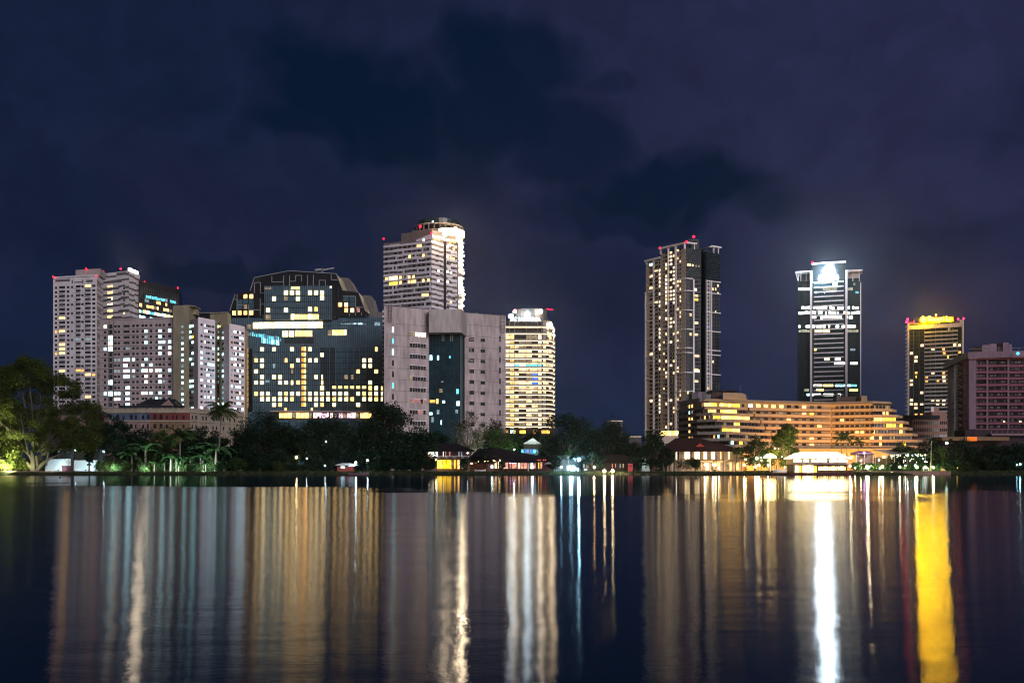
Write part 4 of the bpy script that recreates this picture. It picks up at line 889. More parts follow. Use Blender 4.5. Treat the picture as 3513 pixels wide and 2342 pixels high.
f = Face(2262, 585, 2334, 585); mb = MB(); f.pslab(mb, 2262, 2345, 1484, 1560, -20, 0, KT); mb.build('podium', r)
ws = Wins(r, 'podium_window')
for i in range(9): ws.px(f, 2266 + 7.4 * i, 2272.5 + 7.4 * i, 1478 - (i % 2), 1493, (W_WARM, W_CREAM, W_YELLOW)[i % 3], None, .3)
ws.done()

# ================================================================== dark office tower under a blazing white sign
S7 = 300 / 1568.0
def l1(x, y): return 2700 + x * S7, 860 + y * S7
Dl = 800.0; fW = Face(2735, Dl + 8, 2952, Dl - 8); fCn = Face(2786, Dl + 2.2, 2901, Dl - 6.2)
def deep(f, d): return [f.A, f.B, f.at(f.L, -d), f.at(0, -d)]
LW = mat('silver_white_band', (.82, .80, .88), .6, .4, var=.1); LG = mat('green_black_glass', (.006, .022, .030), .22, .5, var=.5, scale=.08, col2=(.02, .045, .055))
r = thing('office_tower', 'dark glass office tower with white floor bands and a blazing white sign on top', 'tower', (fCn.A.x, Dl - 2, GZ))
mb = MB(); mb.prism(deep(fW, 36), .6, fW.z(2800, 962), LG); mb.build('wing', r)
mb = MB(); mb.prism(deep(fCn, 30), .6, fCn.z(2800, 900), LG); mb.build('core', r)
mb = MB()
for k in range(27):
    y = 968 + 16.1 * k; fCn.pslab(mb, 2792, 2894, y - 1.9, y + 1.9, 0, .7, LW)
fCn.pslab(mb, 2785, 2902, 898.5, 904.5, -3, .8, LW); fCn.pslab(mb, 2779, 2786.3, 930, 1500, -.6, 1.4, LW); fCn.pslab(mb, 2900, 2907.5, 927, 1500, -.6, 1.4, LW)
fW.pslab(mb, 2950.5, 2954.5, 968, 1500, -3, .4, LW)
for f, a, b_, y in ((fW, 2728.5, 2786, 930), (fW, 2901, 2959, 926)): f.pslab(mb, a, b_, y, y + 6, -14, 1.2, LW)
for px, y in ((2739, 930), (2747.5, 930), (2766, 930), (2948, 926), (2926, 926)): fW.pslab(mb, px - 1.3, px + 1.3, y + 6, 964, -.2, .9, LW)
mb.bar((*fW.at(fW.u(2730), 1), fW.z(2735, 935)), (*fW.at(fW.u(2738), 1), fW.z(2735, 964)), .7, LW); mb.build('white_band', r)
mb = MB(); fW.pslab(mb, 2745, 2780, 938, 961, -12, -3, STEEL); mb.build('roof_plant', r)
mb = MB(); fW.pslab(mb, 2908, 2950, 936, 961, -12, -3, KT); mb.build('roof_plant', r)
mb = MB()
for i in range(12): fW.pslab(mb, 2736 + 3.9 * i, 2736.5 + 3.9 * i, 966, 1500, 0, .15, KG); fW.pslab(mb, 2909 + 3.7 * i, 2909.5 + 3.7 * i, 966, 1500, 0, .15, KG)
for i in range(24): fCn.pslab(mb, 2788 + 4.8 * i, 2788.5 + 4.8 * i, 966, 1500, 0, .15, KG)
mb.build('mullion_grid', r)
ws = Wins(r, 'lit_office', 98); rr = random.Random(17); LOF = lit('office_light', (.95, .95, .84), 4.2, .25, .4); LOD = lit('dim_office_light', (.85, .85, .62), .5, .4, .5)
# (row, wing segments / centre segments) in columns of the enlargement
LO = [(685, [(205, 412)], LOF), (685, [(645, 890)], LOD), (670, [(640, 840)], W_DIM), (685, [(1085, 1180)], LOD), (1020, [(258, 412), (470, 508), (1088, 1128), (1166, 1206), (1226, 1286), (640, 720), (765, 800), (955, 1020)], LOF), (1028, [(530, 640), (905, 955), (805, 850)], LOF),
      (1108, [(282, 412), (445, 520), (555, 635), (745, 880), (900, 930), (1010, 1043), (1195, 1300)], LOF), (1118, [(205, 282), (1078, 1120), (1145, 1190), (685, 715)], LOF), (1190, [(443, 525), (660, 985), (1075, 1098)], LOF), (1196, [(600, 650), (1115, 1175)], LOF),
      (1355, [(205, 242), (335, 410), (445, 505), (525, 632), (640, 692), (740, 772), (870, 935), (980, 1040), (1075, 1232)], LOF), (1438, [(210, 412), (1075, 1280)], LOD), (1440, [(498, 630), (640, 770)], W_CREAM)]
for y, segs, m_ in LO:
    for a, b_ in segs:
        p, q_ = l1(a, y)[0], l1(b_, y)[0]; f = fCn if 2787 < (p + q_) / 2 < 2900 else fW; yy = l1(0, y)[1]
        n_ = max(1, round((q_ - p) / 9))
        for i in range(n_): ws.px(f, p + (q_ - p) * i / n_ + .25, p + (q_ - p) * (i + 1) / n_ - .25, yy - rr.uniform(3.2, 4.8), yy + 4.6, m_, None, .25)
S8 = 500 / 956.0
for y, segs in ((768, [(435, 470, W_CREAM), (505, 543, LOF)]), (795, [(500, 572, LOF), (605, 655, LOF)]), (940, [(365, 420, LOF), (425, 495, W_CREAM), (508, 572, W_COOL), (585, 612, W_COOL), (612, 650, W_CYAN)]), (970, [(382, 432, W_CREAM), (305, 335, LOD), (600, 656, W_WARM)]), (1000, [(320, 340, W_COOL), (355, 412, LOF), (430, 495, LOF), (525, 545, LOF)]), (705, [(368, 386, W_WARM), (605, 640, W_CDIM)]), (275, [(490, 522, W_COOL), (625, 640, W_CDIM)]), (330, [(378, 384, W_COOL), (640, 660, W_CYAN), (434, 440, W_COOL)])):
    for a, b_, m_ in segs:
        p, q_ = 2600 + a * S8, 2600 + b_ * S8; f = fCn if 2787 < (p + q_) / 2 < 2900 else fW; n_ = max(1, round((q_ - p) / 9)); yy = 830 + y * S8
        for i in range(n_): ws.px(f, p + (q_ - p) * i / n_ + .25, p + (q_ - p) * (i + 1) / n_ - .25, yy - 3.5, yy + 4, m_, None, .25)
ws.done()
W_BLAZE = lit('blazing_sign', (.72, .90, 1.0), 180.0, 0)
def lpt(x, y): p = l1(x, y); return X(p[0], Dl - 6), Z(p[1], Dl - 6)
sg = slab_xz([lpt(*p) for p in ((665, 415), (640, 350), (690, 275), (745, 250), (800, 262), (850, 310), (860, 370), (835, 415))], Dl - 6, Dl - 5.2, W_BLAZE, 'sign_emblem', r)
slab_xz([lpt(*p) for p in ((575, 512), (570, 470), (600, 432), (905, 432), (925, 465), (920, 512))], Dl - 6, Dl - 5.2, W_BLAZE, 'sign_lettering', r)
mb = MB(); a, b_ = lpt(560, 530), lpt(935, 515); mb.box(a[0], b_[0], Dl - 5.1, Dl - 4.3, a[1], b_[1], STEEL); mb.build('sign_rail', r)
mb = MB(); fCn.pslab(mb, 2794, 2893, 909, 962, .05, .5, BLACKP); mb.build('added_sign_backing', r)  # dark board added to keep the sign's light off the glass
spot_part(r, P3(2787, 900, Dl - 3), 1.1, W_RED)

# ================================================================== hotel tower with the amber sign
Dn = 700.0; fN = Face(3118, Dn + 8, 3303, Dn - 8); fNs = Face(3111, Dn + 20, 3118, Dn + 8)
r = thing('signed_hotel_tower', 'glass hotel tower in a white frame with a glowing amber sign on its roof', 'hotel', (fN.A.x, Dn, GZ))
S9 = 250 / 1960.0
def n1(x, y): return 3080 + x * S9, 1050 + y * S9
NG = mat('green_grey_glass', (.014, .028, .034), .25, .5, var=.6, scale=.1, col2=(.03, .045, .05)); NW = mat('white_hotel_frame', (.50, .46, .46), .7, .3, var=.12)
zt = fN.z(3118, 1113)
mb = MB(); mb.prism(deep(fN, 34), .6, zt, NG); mb.build('glass_wall', r)
mb = MB(); fN.pslab(mb, 3118.5, 3302.5, 1112.5, 1126, -20, 1.1, NW); fN.pslab(mb, 3114, 3119.2, 1109, 1500, -6, 1.2, NW); fN.pslab(mb, 3300, 3304.5, 1098, 1500, -10, 1.2, NW); fN.pslab(mb, 3292, 3305, 1097, 1113, -8, .9, NW); mb.build('white_frame', r)
mb = MB()
for k in range(26): fNs.pslab(mb, 3111, 3117.5, 1112 + 13.65 * k, 1119 + 13.65 * k, 0, .9, NW, 3118)
fNs.pslab(mb, 3112.5, 3118, 1112, 1500, -2, .2, GREYP); mb.build('balcony', r, kind=None)
mb = MB()
for k in range(26): y = 1137.3 + 13.65 * k; fN.pslab(mb, 3172, 3286, y - 2.1, y + 2.1, 0, .8, NW); fN.pslab(mb, 3120, 3172, y - 1.1, y + .7, 0, .35, BLACKP); fN.pslab(mb, 3286, 3300, y - 1.1, y + .7, 0, .35, BLACKP)
mb.build('floor_band', r)
mb = MB()
for p in (3134, 3153, 3172, 3191, 3210, 3229, 3248, 3267, 3286): fN.pslab(mb, p - .5, p + .5, 1126, 1500, 0, .45, G_FIN)
mb.build('mullion_grid', r)
S10 = 513 / 1201.0
ws = Wins(r, 'lit_window')
for px, py, t in ((383, 362, 0), (645, 357, 0), (682, 360, 0), (470, 390, 0), (555, 390, 1), (560, 422, 1), (297, 425, 0), (335, 457, 0), (333, 488, 0), (591, 453, 2), (558, 547, 0), (335, 580, 1), (335, 612, 2), (470, 580, 0), (557, 580, 1), (297, 643, 0), (297, 675, 0), (420, 612, 1), (420, 645, 1), (510, 643, 1), (558, 612, 0), (560, 643, 0), (380, 740, 0), (297, 800, 0), (468, 800, 0), (510, 800, 0), (558, 800, 0), (297, 832, 0), (333, 832, 0), (380, 832, 0), (508, 830, 0), (556, 830, 0), (333, 862, 0), (335, 918, 1), (378, 918, 1), (600, 230, 3), (685, 415, 1)):
    ws.c(fN, 3000 + px * S10, 1030 + py * S10 + (0 if px < 400 else .5), (10.5, 9, 4, 9)[t], 8.6, (lit('peach_room', (1, .64, .34), 2.2, .4), W_ORANGE, W_YELLOW, W_DIM)[t], None, .3)
ws.done()
dk = Wins(r, 'window', 60)
for k in range(20):
    for c_ in range(9):
        if rnd.random() < .3: dk.c(fN, (3126, 3144, 3163, 3181, 3200, 3219, 3238, 3258, 3277)[c_], 1130.5 + 13.65 * k, 10, 7.5, G_DARK, None, .12)
dk.done()
W_AMBER = lit('amber_sign', (1.0, .53, .002), 260.0, 0)
lettering('Shangri-La', X(3180, Dn), X(3261, Dn), Z(1106, Dn), Dn - .6, W_AMBER, 'sign_lettering', r, pxm(20, Dn), .3, .12)
mb = MB()                                                      # leaf-like emblem left of the letters: two interlocked upright strokes on a bar
for px, y0, y1, w_ in ((3161, 1089, 1104, 3.2), (3166.5, 1086, 1105, 3.4), (3172, 1089, 1104, 3.2)): mb.box(X(px - w_ / 2, Dn), X(px + w_ / 2, Dn), Dn - .9, Dn - .3, Z(y1, Dn), Z(y0, Dn), W_AMBER)
mb.box(X(3157.5, Dn), X(3175, Dn), Dn - .8, Dn - .4, Z(1099, Dn), Z(1096, Dn), W_AMBER); mb.build('sign_emblem', r)
YB = mat('yellow_sign_board', (.10, .065, .015), .7, .3, var=.1)
mb = MB(); fN.pslab(mb, 3148, 3270, 1084, 1112, -7.6, -6.8, YB); mb.build('sign_board', r)
for p0, p1 in ((3124, 3147), (3271, 3291)): mb = MB(); fN.pslab(mb, p0, p1, 1105, 1112, -9, -5, STEEL); mb.build('roof_plant', r)
for px, py, rd in ((3114, 1095, 1.1), (3111, 1104, 1.1), (3211, 1080, .9), (3306, 1092, .8), (3287, 1094, .8), (3136, 1104, .5)): spot_part(r, P3(px, py, Dn - .5), rd, lit('strong_red_light', (1, .006, .03), 30, 0) if px != 3211 else lit('orange_beacon', (1, .25, .05), 14, 0))
for px, py in ((3136, 1090), (3287, 1086), (3211, 1076)): mast_part(r, P3(px, 1113, Dn + 2), pxm(1113 - py, Dn), .25, STEEL)
mb = MB(); mb.bar(P3(3119, 1107, Dn + .5), P3(3137, 1107, Dn + .5), .7, lit('red_neon', (1, .08, .04), 1.6, 0)); mb.bar(P3(3278, 1105, Dn + .5), P3(3291, 1105, Dn + .5), .8, lit('red_neon', (1, .08, .04), 1.6, 0)); mb.build('red_rail', r)

# ================================================================== slab block at the right edge, purple light put into its wall colours
PW = mat('mauve_lit_render', (.25, .16, .19), .85, .2, var=.25, scale=.12); PP = mat('pink_lit_band', (.25, .095, .145), .85, .2, var=.25, scale=.12); PM = mat('mauve_lit_pier', (.24, .17, .225), .85, .2, var=.2, scale=.12)
PB = mat('beige_side_render', (.26, .215, .165), .85, .2, var=.3, scale=.12)
fOl, fOf = Face(3252, 525, 3322, 478), Face(3322, 478, 3570, 470)
zt = fOf.z(3322, 1212)
r = thing('mauve_lit_slab_block', 'broad mauve-lit slab block with pink balcony bands, cut off by the right edge', 'apartment block', (fOf.A.x, 478, GZ))
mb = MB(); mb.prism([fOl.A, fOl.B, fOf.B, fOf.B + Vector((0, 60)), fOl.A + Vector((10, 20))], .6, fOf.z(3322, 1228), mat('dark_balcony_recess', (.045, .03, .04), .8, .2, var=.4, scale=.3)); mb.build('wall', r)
mb = MB(); fOl.pslab(mb, 3248, 3322.5, 1210, 1231, -6, 1.6, PB, 3322); fOf.pslab(mb, 3318, 3570, 1208, 1230, -6, 1.4, PM, 3340); fOf.pslab(mb, 3322, 3570, 1232.5, 1235.5, 0, 1.6, mat('rust_rail', (.2, .05, .04), .8, .2), 3340); mb.build('parapet', r)
mb = MB()
for k in range(14): fOf.pslab(mb, 3321, 3570, 1204 - 8, 1205.5 - 8, -.6, -.3, STEEL, 3340) if k == 0 else mb.bar((*fOf.at(4 + 2.6 * k, -.4), zt - .2), (*fOf.at(4 + 2.6 * k, -.4), fOf.z(3340, 1196)), .12, STEEL)
mb.build('roof_railing', r)
mb = MB(); fOf.pslab(mb, 3322, 3347.5, 1229, 1472, 0, 1.2, PM, 3330); fOl.pslab(mb, 3305, 3322.3, 1231, 1480, 0, .3, PP, 3315); mb.build('end_pier', r)
mb = MB(); fOl.pslab(mb, 3253, 3277.5, 1246, 1520, 0, .25, PB, 3265); fOl.pslab(mb, 3278.5, 3285.5, 1240, 1500, 0, .9, LILAC, 3282); fOl.pslab(mb, 3243, 3312, 1236, 1242, -1, 2.0, PM, 3300); mb.build('side_wall', r)
mb = MB()
for k in range(10):
    y = 1252 + 22 * k; u0, u1 = fOl.u(3290), fOl.u(3305); z0, z1_ = fOl.z(3297, y + 12), fOl.z(3297, y)
    a, b_ = fOl.at(u0, .4), fOl.at(u1, .4); mb.bar((*a, z0), (*b_, z0), .5, PB); mb.bar((*b_, z0), (*a, z1_), .6, PB)
mb.build('stair_flight', r)
bands = Wins(r, 'balcony_band'); ws = Wins(r)
for k in range(12):
    y = 1240 + 21.8 * k
    bands.px(fOf, 3347.5, 3383, y + 11.5, y + 19.5, PP, 3350, 1.1); bands.px(fOf, 3389, 3455, y + 11.5, y + 19.5, PP, 3400, 1.1); bands.px(fOf, 3461, 3570, y + 11.5, y + 19.5, PP, 3480, 1.1)
    for i in range(14):
        p = 3349 + 12 * i
        if 3380 < p + 5 < 3392 or 3450 < p + 5 < 3464: continue
        t = rnd.random(); ws.px(fOf, p, p + rnd.choice((6, 9, 10.5)), y + 1.5, y + 9.5, mat('curtained_pane', (.14, .115, .14), .6, .3, var=.4, scale=.6) if t < .55 else G_GREY if t < .75 else G_DARK, 3350, .2)
for px, py, w_ in ((3445, 1447, 5), (3500, 1447, 7)): ws.c(fOf, px, py, w_, 5, W_CREAM, 3400, .3)
for k in range(9): ws.c(fOl, 3273, 1273 + 22 * k, 6, 7, G_DARK, 3273, .3); ws.c(fOl, 3314, 1262 + 26 * k, 3, 6, G_DARK, 3314, .35)
ws.done(); bands.done()
mb = MB()
for p in (3386, 3458): fOf.pslab(mb, p - 3.2, p + 3.2, 1232, 1475, 0, 1.0, PW, p)
mb.build('pier', r)
mb = MB(); b0 = fOf.at(fOf.u(3369), -8)
for p0, p1, y in ((3369, 3400, 1183), (3400, 3424, 1178), (3431, 3440, 1186), (3441, 3462, 1174), (3462, 3473, 1180)): mb.box(X(p0, 484), X(p1, 484) - .2, 484 + (p0 % 3), 496, zt - 3, Z(y, 484), PM)
mb.build('roof_tank_room', r)
spot_part(r, P3(3492, 1212, 469), .8, W_CYAN, 'roof_lamp')
# low podium and long beige canopy in front of it
fV = Face(3233, 430, 3463, 430)
r = thing('long_canopy', 'long low beige canopy slab with one orange lit panel below the mauve block', 'canopy', (fV.A.x, 430, GZ))
mb = MB(); fV.pslab(mb, 3233, 3463, 1498, 1511, -12, 0, OCHRE); mb.build('roof_slab', r)
mb = MB(); fV.pslab(mb, 3236, 3462, 1511, 1610, -11, -6, mat('dark_mauve_wall', (.05, .035, .045), .9, .1)); mb.build('wall', r)
mb = MB(); fV.pslab(mb, 3318, 3351, 1497.5, 1512, .02, .35, lit('orange_panel', (1, .22, .035), .95, .12)); mb.build('lit_panel', r)
r = thing('dark_annex', 'dark low annex with railings at the foot of the mauve slab block', 'building', (X(3420, 455), 455, GZ))
mb = MB(); mb.box(X(3310, 455), X(3560, 455), 455, 466, .6, Z(1474, 455), mat('dark_mauve_wall', (.05, .035, .045), .9, .1)); mb.build('wall', r)
mb = MB(); mb.box(X(3400, 453), X(3560, 453), 452.5, 454.9, Z(1494, 453), Z(1486, 453), PW)
for i in range(9): mb.box(X(3400 + 18 * i, 453), X(3401 + 18 * i, 453), 452.6, 452.9, Z(1486, 453), Z(1478, 453), STEEL)
mb.build('terrace_wall', r)

# ================================================================== low offices between the terraced hotel and the mauve block
fP1, fP2 = Face(3128, 560, 3222, 560), Face(3222, 560, 3250, 572)
r = thing('low_office', 'low pinkish office with rows of tall narrow windows, below the amber sign tower', 'office', (fP1.A.x, 560, GZ))
PO = mat('rose_beige_render', (.34, .20, .16), .85, .2, var=.2, scale=.2)
mb = MB(); mb.prism([fP1.A, fP1.B, fP2.B, fP2.B + Vector((0, 10)), fP1.A + Vector((0, 14))], .6, fP1.z(3150, 1437), PO); mb.build('wall', r)
mb = MB(); mb.prism([fP1.at(-8, 1), fP1.at(fP1.L, 1), fP1.at(fP1.L - 3, -9), fP1.at(-3, -9)], fP1.z(3150, 1437), fP1.z(3150, 1424), SLATE); mb.box(X(3196, 566), X(3248, 566), 566, 575, fP1.z(3150, 1437), Z(1412, 566), PO); mb.build('roof', r)
ws = Wins(r)
for y, h_ in ((1450, 12), (1474, 12), (1496, 10)):
    for i in range(12): ws.c(fP1, 3137 + 7.4 * i, y, 4.6, h_, G_DARK, None, .1)
    for i in range(4): ws.c(fP2, 3226.5 + 6.4 * i, y, 4, h_ - 2, G_DARK if y < 1490 else W_CDIM, None, .1)
ws.done()
mb = MB(); mb.box(X(3192, 572), X(3201, 572), 571, 572, Z(1427, 572), Z(1395, 572), LILAC); mb.box(X(3203, 573), X(3222, 573), 573, 577, Z(1425, 573), Z(1398, 573), PO); mb.build('roof_tank', r)
# ================================================================== long terraced hotel lit by warm lamps
S11 = 450 / 2352.0
def m1(x, y): return 2310 + x * S11, 1320 + y * S11
HW = mat('warm_cream_render', (.42, .27, .13), .85, .2, var=.2, scale=.15); HP = mat('warm_lit_parapet', (.43, .29, .17), .85, .2, var=.2, scale=.2); HGv = mat('unlit_parapet', (.26, .235, .21), .85, .2, var=.2, scale=.2); HD = mat('terrace_dark_wall', (.10, .065, .055), .8, .2, var=.3, scale=.3)  # same parapets: lamp warmth put into the rose colour, grey where unlit
fm = Face(2396, 405.5, 2850, 428); fr2 = Face(2850, 428, 2994, 421.5)
def rowz(py): return Z(py, 415.0)                              # rows are read at column 2600
r = thing('terraced_hotel', 'long low hotel with stepped terraces, warm-lit parapets and warm lit rooms, behind the waterfront', 'hotel', (fm.B.x, 428, GZ))
zr = [rowz(1391.7 + 21.6 * k) for k in range(9)]; hp = pxm(21.6, 415)
mb = MB(); bk = [P2(2996, 446), P2(2850, 452), P2(2420, 448), P2(2335, 450)]
mb.prism([P2(2336, 437), P2(2410, 410), fm.at(fm.u(2432)), fm.B, fr2.B, *bk], .6, zr[0] + hp * .55, HW); mb.build('wall', r)
ce = [2417, 2444, 2459, 2475, 2491, 2506, 2520, 2530]; en = [2566, 2585, 2608, 2624, 2643, 2654, 2664, 2670]; re_ = [3076, 3096, 3118, 3131, 3148, 3166, 3172, 3176]
ws = Wins(r, limit=100); rr = random.Random(12)
tw = Wins(r, 'terrace_window', 98)
def mx(x): return m1(x, 0)[0]
TL = {0: [(mx(550), mx(700), 'b'), (mx(700), mx(785), 'y'), (mx(830), mx(915), 'b'), (mx(925), mx(970), 'y'), (mx(975), mx(1050), 'b'), (mx(1060), mx(1190), 'y')], 1: [(mx(620), mx(775), 'b'), (mx(840), mx(880), 'y'), (mx(880), mx(1140), 'b')],
      2: [(mx(710), mx(830), 'y'), (mx(850), mx(1370), 'b')], 3: [(mx(1085), mx(1125), 'b'), (mx(1130), mx(1190), 'y')], 4: [(mx(870), mx(1030), 'y'), (mx(1030), mx(1190), 'b')], 5: [(mx(1285), mx(1340), 'd')], 6: [(mx(1030), mx(1080), 'c'), (mx(1180), mx(1240), 'y')]}
GL = {0: [(290, 'w'), (340, 'b'), (490, 'w')], 1: [(290, 'c'), (345, 'd'), (565, 'd')], 2: [(285, 'w'), (338, 'w'), (495, 'd'), (567, 'w'), (650, 'd')], 3: [(285, 'w'), (575, 'd')], 4: [(285, 'w'), (567, 'w')], 5: [(280, 'o'), (347, 'd'), (495, 'd'), (650, 'w'), (735, 'o'), (810, 'c'), (1000, 'd')], 6: []}
MM = {'b': lit('terrace_room', (1, .55, .09), 5.5, .45, .5), 'y': W_YELLOW, 'w': W_WARM, 'o': W_ORANGE, 'c': W_COOL, 'd': W_DIM}
for k in range(8):
    zc = zr[k] - hp * .5; hh = hp * .22                        # parapet under row k
    mb = MB(); D_c = 404.5 - 1.6 * k
    pl_ = [P2(2326, 432 - .5 * k), P2(2392, 408.6 - 1.3 * k), P2(ce[k], D_c), P2(en[k], fm.D(en[k]) - 1.0), fm.at(fm.u(en[k]), -6), P2(2340, 440)]
    mb.prism(pl_[:2] + [pl_[2], P2(2420, 425), P2(2340, 440)], zc - hh, zc + hh, HGv)
    mb.prism([pl_[2], pl_[3], pl_[4], P2(2425, 424)], zc - hh - .01, zc + hh + .01, HP)
    fm.slab(mb, fm.u(en[k]) + .02, fm.L - .5, zc - hh, zc + hh, -.3, .9, HP); fr2.slab(mb, .6, fr2.u(2991), zc - hh, zc + hh, -.3, .9, HP)
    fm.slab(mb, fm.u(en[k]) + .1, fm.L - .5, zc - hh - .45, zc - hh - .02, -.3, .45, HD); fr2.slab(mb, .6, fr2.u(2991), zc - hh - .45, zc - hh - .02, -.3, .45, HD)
    mb.prism([P2(2992, 420.5), P2(re_[k] - 18, 423 - .8 * k), P2(re_[k], 430 - .8 * k), P2(re_[k] - 25, 446), P2(2992, 446)], zc - hh, zc + hh, HP); mb.build('terrace_parapet', r)
    if k >= 7: continue
    kk = max(0, k - 1); z0, z1 = zc + hh - .3, zc + hp - hh + .05 if k else zr[0] + hp * .3
    f1 = Face(2329, 433, ce[kk] - (6 if k else 10), 404.5 - 1.6 * kk + .6); f2 = Face(ce[kk] - (6 if k else 10), 404.5 - 1.6 * kk + .6, en[kk], fm.D(en[kk]) - .25)
    f3 = Face(2990, 422, re_[kk] - 22, 425.5 - .8 * kk)
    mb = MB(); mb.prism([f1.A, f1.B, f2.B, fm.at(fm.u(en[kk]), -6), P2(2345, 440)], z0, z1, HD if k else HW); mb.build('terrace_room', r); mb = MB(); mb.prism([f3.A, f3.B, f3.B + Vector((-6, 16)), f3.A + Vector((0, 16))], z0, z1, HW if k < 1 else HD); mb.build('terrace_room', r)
    wz0, wz1 = zr[k] - hp * .27, zr[k] + hp * .24
    for a, b_, t in TL.get(k, []):
        p = a
        while p < b_ - 2: e = min(b_, p + rr.choice((9, 12, 14))); f = f2 if p > f2.pl else f1; tw.add(f, f.u(p) + .05, f.u(e) - .1, wz0 + rr.uniform(-.2, .1), wz1, MM[t], .15); p = e
    p = f2.pl + 6
    while p < f2.pr - 12:
        if not any(a - 8 < p < b_ for a, b_, t in TL.get(k, [])): tw.add(f2, f2.u(p), f2.u(p + 8), wz0, wz1, G_DARK if rr.random() < .85 else W_DIM, .1)
        p += 12
    gl_ = GL[k]
    for x in (110, 140, 175, 205, 240, 290, 340, 450, 495, 567, 610, 650, 700, 735, 775, 810, 880, 1000):
        if x < 1005 and mx(x) < f1.pr - 3:
            t = next((t for a, t in gl_ if abs(a - x) < 12), None); f = f1; u = f.u(mx(x)); ws.add(f, u - .55, u + .55, wz0, wz1, MM[t] if t else (G_DARK if rr.random() < .8 else G_GREY), .1)
    lf = {0: [(742, 'w')], 1: [(742, 'b'), (840, 'w'), (850, 'w')], 2: [(725, 'b'), (745, 'b'), (770, 'b'), (795, 'b'), (820, 'y'), (860, 'y'), (885, 'y'), (910, 'y'), (930, 'y')], 3: [(870, 'b'), (895, 'y'), (850, 'y'), (935, 'y')], 4: [(762, 'w'), (850, 'd'), (945, 'b')], 5: [(892, 'd'), (805, 'w')], 6: [(800, 'w'), (955, 'y')]}
    p = 2994
    while p < f3.pr - 4:
        t = next((t for a, t in lf[k] if abs(2600 + a * S8 - p - 4) < 7), None); tw.add(f3, f3.u(p), f3.u(p + (9.5 if t in ('b', 'y') else 7)), wz0, wz1, MM[t] if t else (G_DARK if rr.random() < .8 else W_DIM), .12); p += 11.5
tw.done()
LF = {0: [(0, 'c'), (1, 'b'), (2, 'w'), (3, 'b'), (4, 'w'), (7, 'w')], 1: [(4, 'd'), (6, 'd'), (7, 'w'), (8, 'y')], 2: [(0, 'w'), (5, 'w'), (9, 'd')], 3: [(1, 'w'), (9, 'w')], 4: [(1, 'd'), (2, 'w')], 5: [(2, 'w'), (8, 'w')], 6: [(1, 'y'), (8, 'w'), (9, 'd')]}
LR = {0: [], 1: [(8, 'b')], 2: [(1, 'w'), (4, 'd'), (5, 'd')], 3: [], 4: [(4, 'w'), (5, 'w')], 5: [(7, 'w')], 6: []}
for k in range(7):
    wz0, wz1 = zr[k] - hp * .23, zr[k] + hp * .24
    for i in range(10):
        px = 2575 + 26.2 * i
        if px < en[max(0, k - 1)] + 6: continue
        t = next((t for a, t in LF[k] if a == i), None); u = fm.u(px); ws.add(fm, u - 1.0, u + 1.0, wz0, wz1, MM[t] if t else (G_DARK if rr.random() < .75 else G_GREY), .1)
    for i in range(8):
        px = 2872 + 17.2 * i; t = next((t for a, t in LR[k] if a == i), None); u = fr2.u(px); ws.add(fr2, u - .68, u + .68, wz0, wz1, MM[t] if t else (G_DARK if rr.random() < .75 else G_GREY), .1)
ws.done()
# roof: fascia, stepped mansard, dark plant roof
mb = MB(); z0 = zr[0] + hp * .3; z1 = zr[0] + hp * .95
mb.prism([P2(2412, 405), fm.at(fm.u(2420), .6), fm.at(fm.L, .6), fr2.at(fr2.L, .6), P2(3062, 425), P2(3060, 448), P2(2850, 452), P2(2420, 448)], zr[0] + hp * .52, z1, HP, [P2(2420, 408), fm.at(fm.u(2424), -.6), fm.at(fm.L, -.8), fr2.at(fr2.L, -.6), P2(3054, 426), P2(3052, 446), P2(2850, 450), P2(2424, 446)])
mb.prism([P2(2328, 434), P2(2400, 409.5), P2(2408, 440), P2(2338, 444)], zr[0] + hp * .45, zr[0] + hp * 1.12, HGv); mb.build('roof', r)
mb = MB()
for i in range(6):
    t = i / 6; a, b_ = 2480, 2541 + 6 * (1 - t); mb.prism([P2(a, 409 + 1.2 * i), P2(2563 - 2.8 * i, 414 + 1.2 * i), P2(2560, 428), P2(a, 428)], Z(1371 - 4.6 * i, 412), Z(1371 - 4.6 * (i + 1), 412), HP)
mb.build('stepped_mansard', r)
mb = MB(); mb.box(X(2440, 425), X(2532, 425), 425, 440, Z(1341, 425), Z(1337, 425), SLATE); mb.box(X(2446, 424), X(2479, 424), 426, 439, z1, Z(1341, 425), HD); mb.build('roof_canopy', r)
for p0, p1, y, m_ in ((2374, 2394, 1346, GREYP), (2395, 2410, 1343, PM), (2411, 2424, 1344, GREYP), (2424, 2440, 1352, STEEL)):
    mb = MB(); mb.box(X(p0, 420), X(p1, 420), 420, 428, zr[0] + hp * .4, Z(y, 420), m_); mb.build('roof_tank', r)
mast_part(r, P3(2539, 1341, 424), pxm(24, 424), .15, STEEL, 'antenna'); mast_part(r, P3(2566, 1366, 424), pxm(9, 424), .12, STEEL, 'antenna')
mb = MB(); mb.box(X(2876, 440), X(2935, 440), 440, 447, z1 - 1, Z(1360, 440), HD); mb.box(X(2868, 439), X(2880, 439), 438, 439.5, z1 - .5, Z(1353, 439), BLACKP); mb.build('roof_plant', r)
mb = MB(); mb.box(X(2955, 438), X(2975, 438), 438, 443, z1 - .5, Z(1357, 438), HP); mb.build('roof_tank', r)
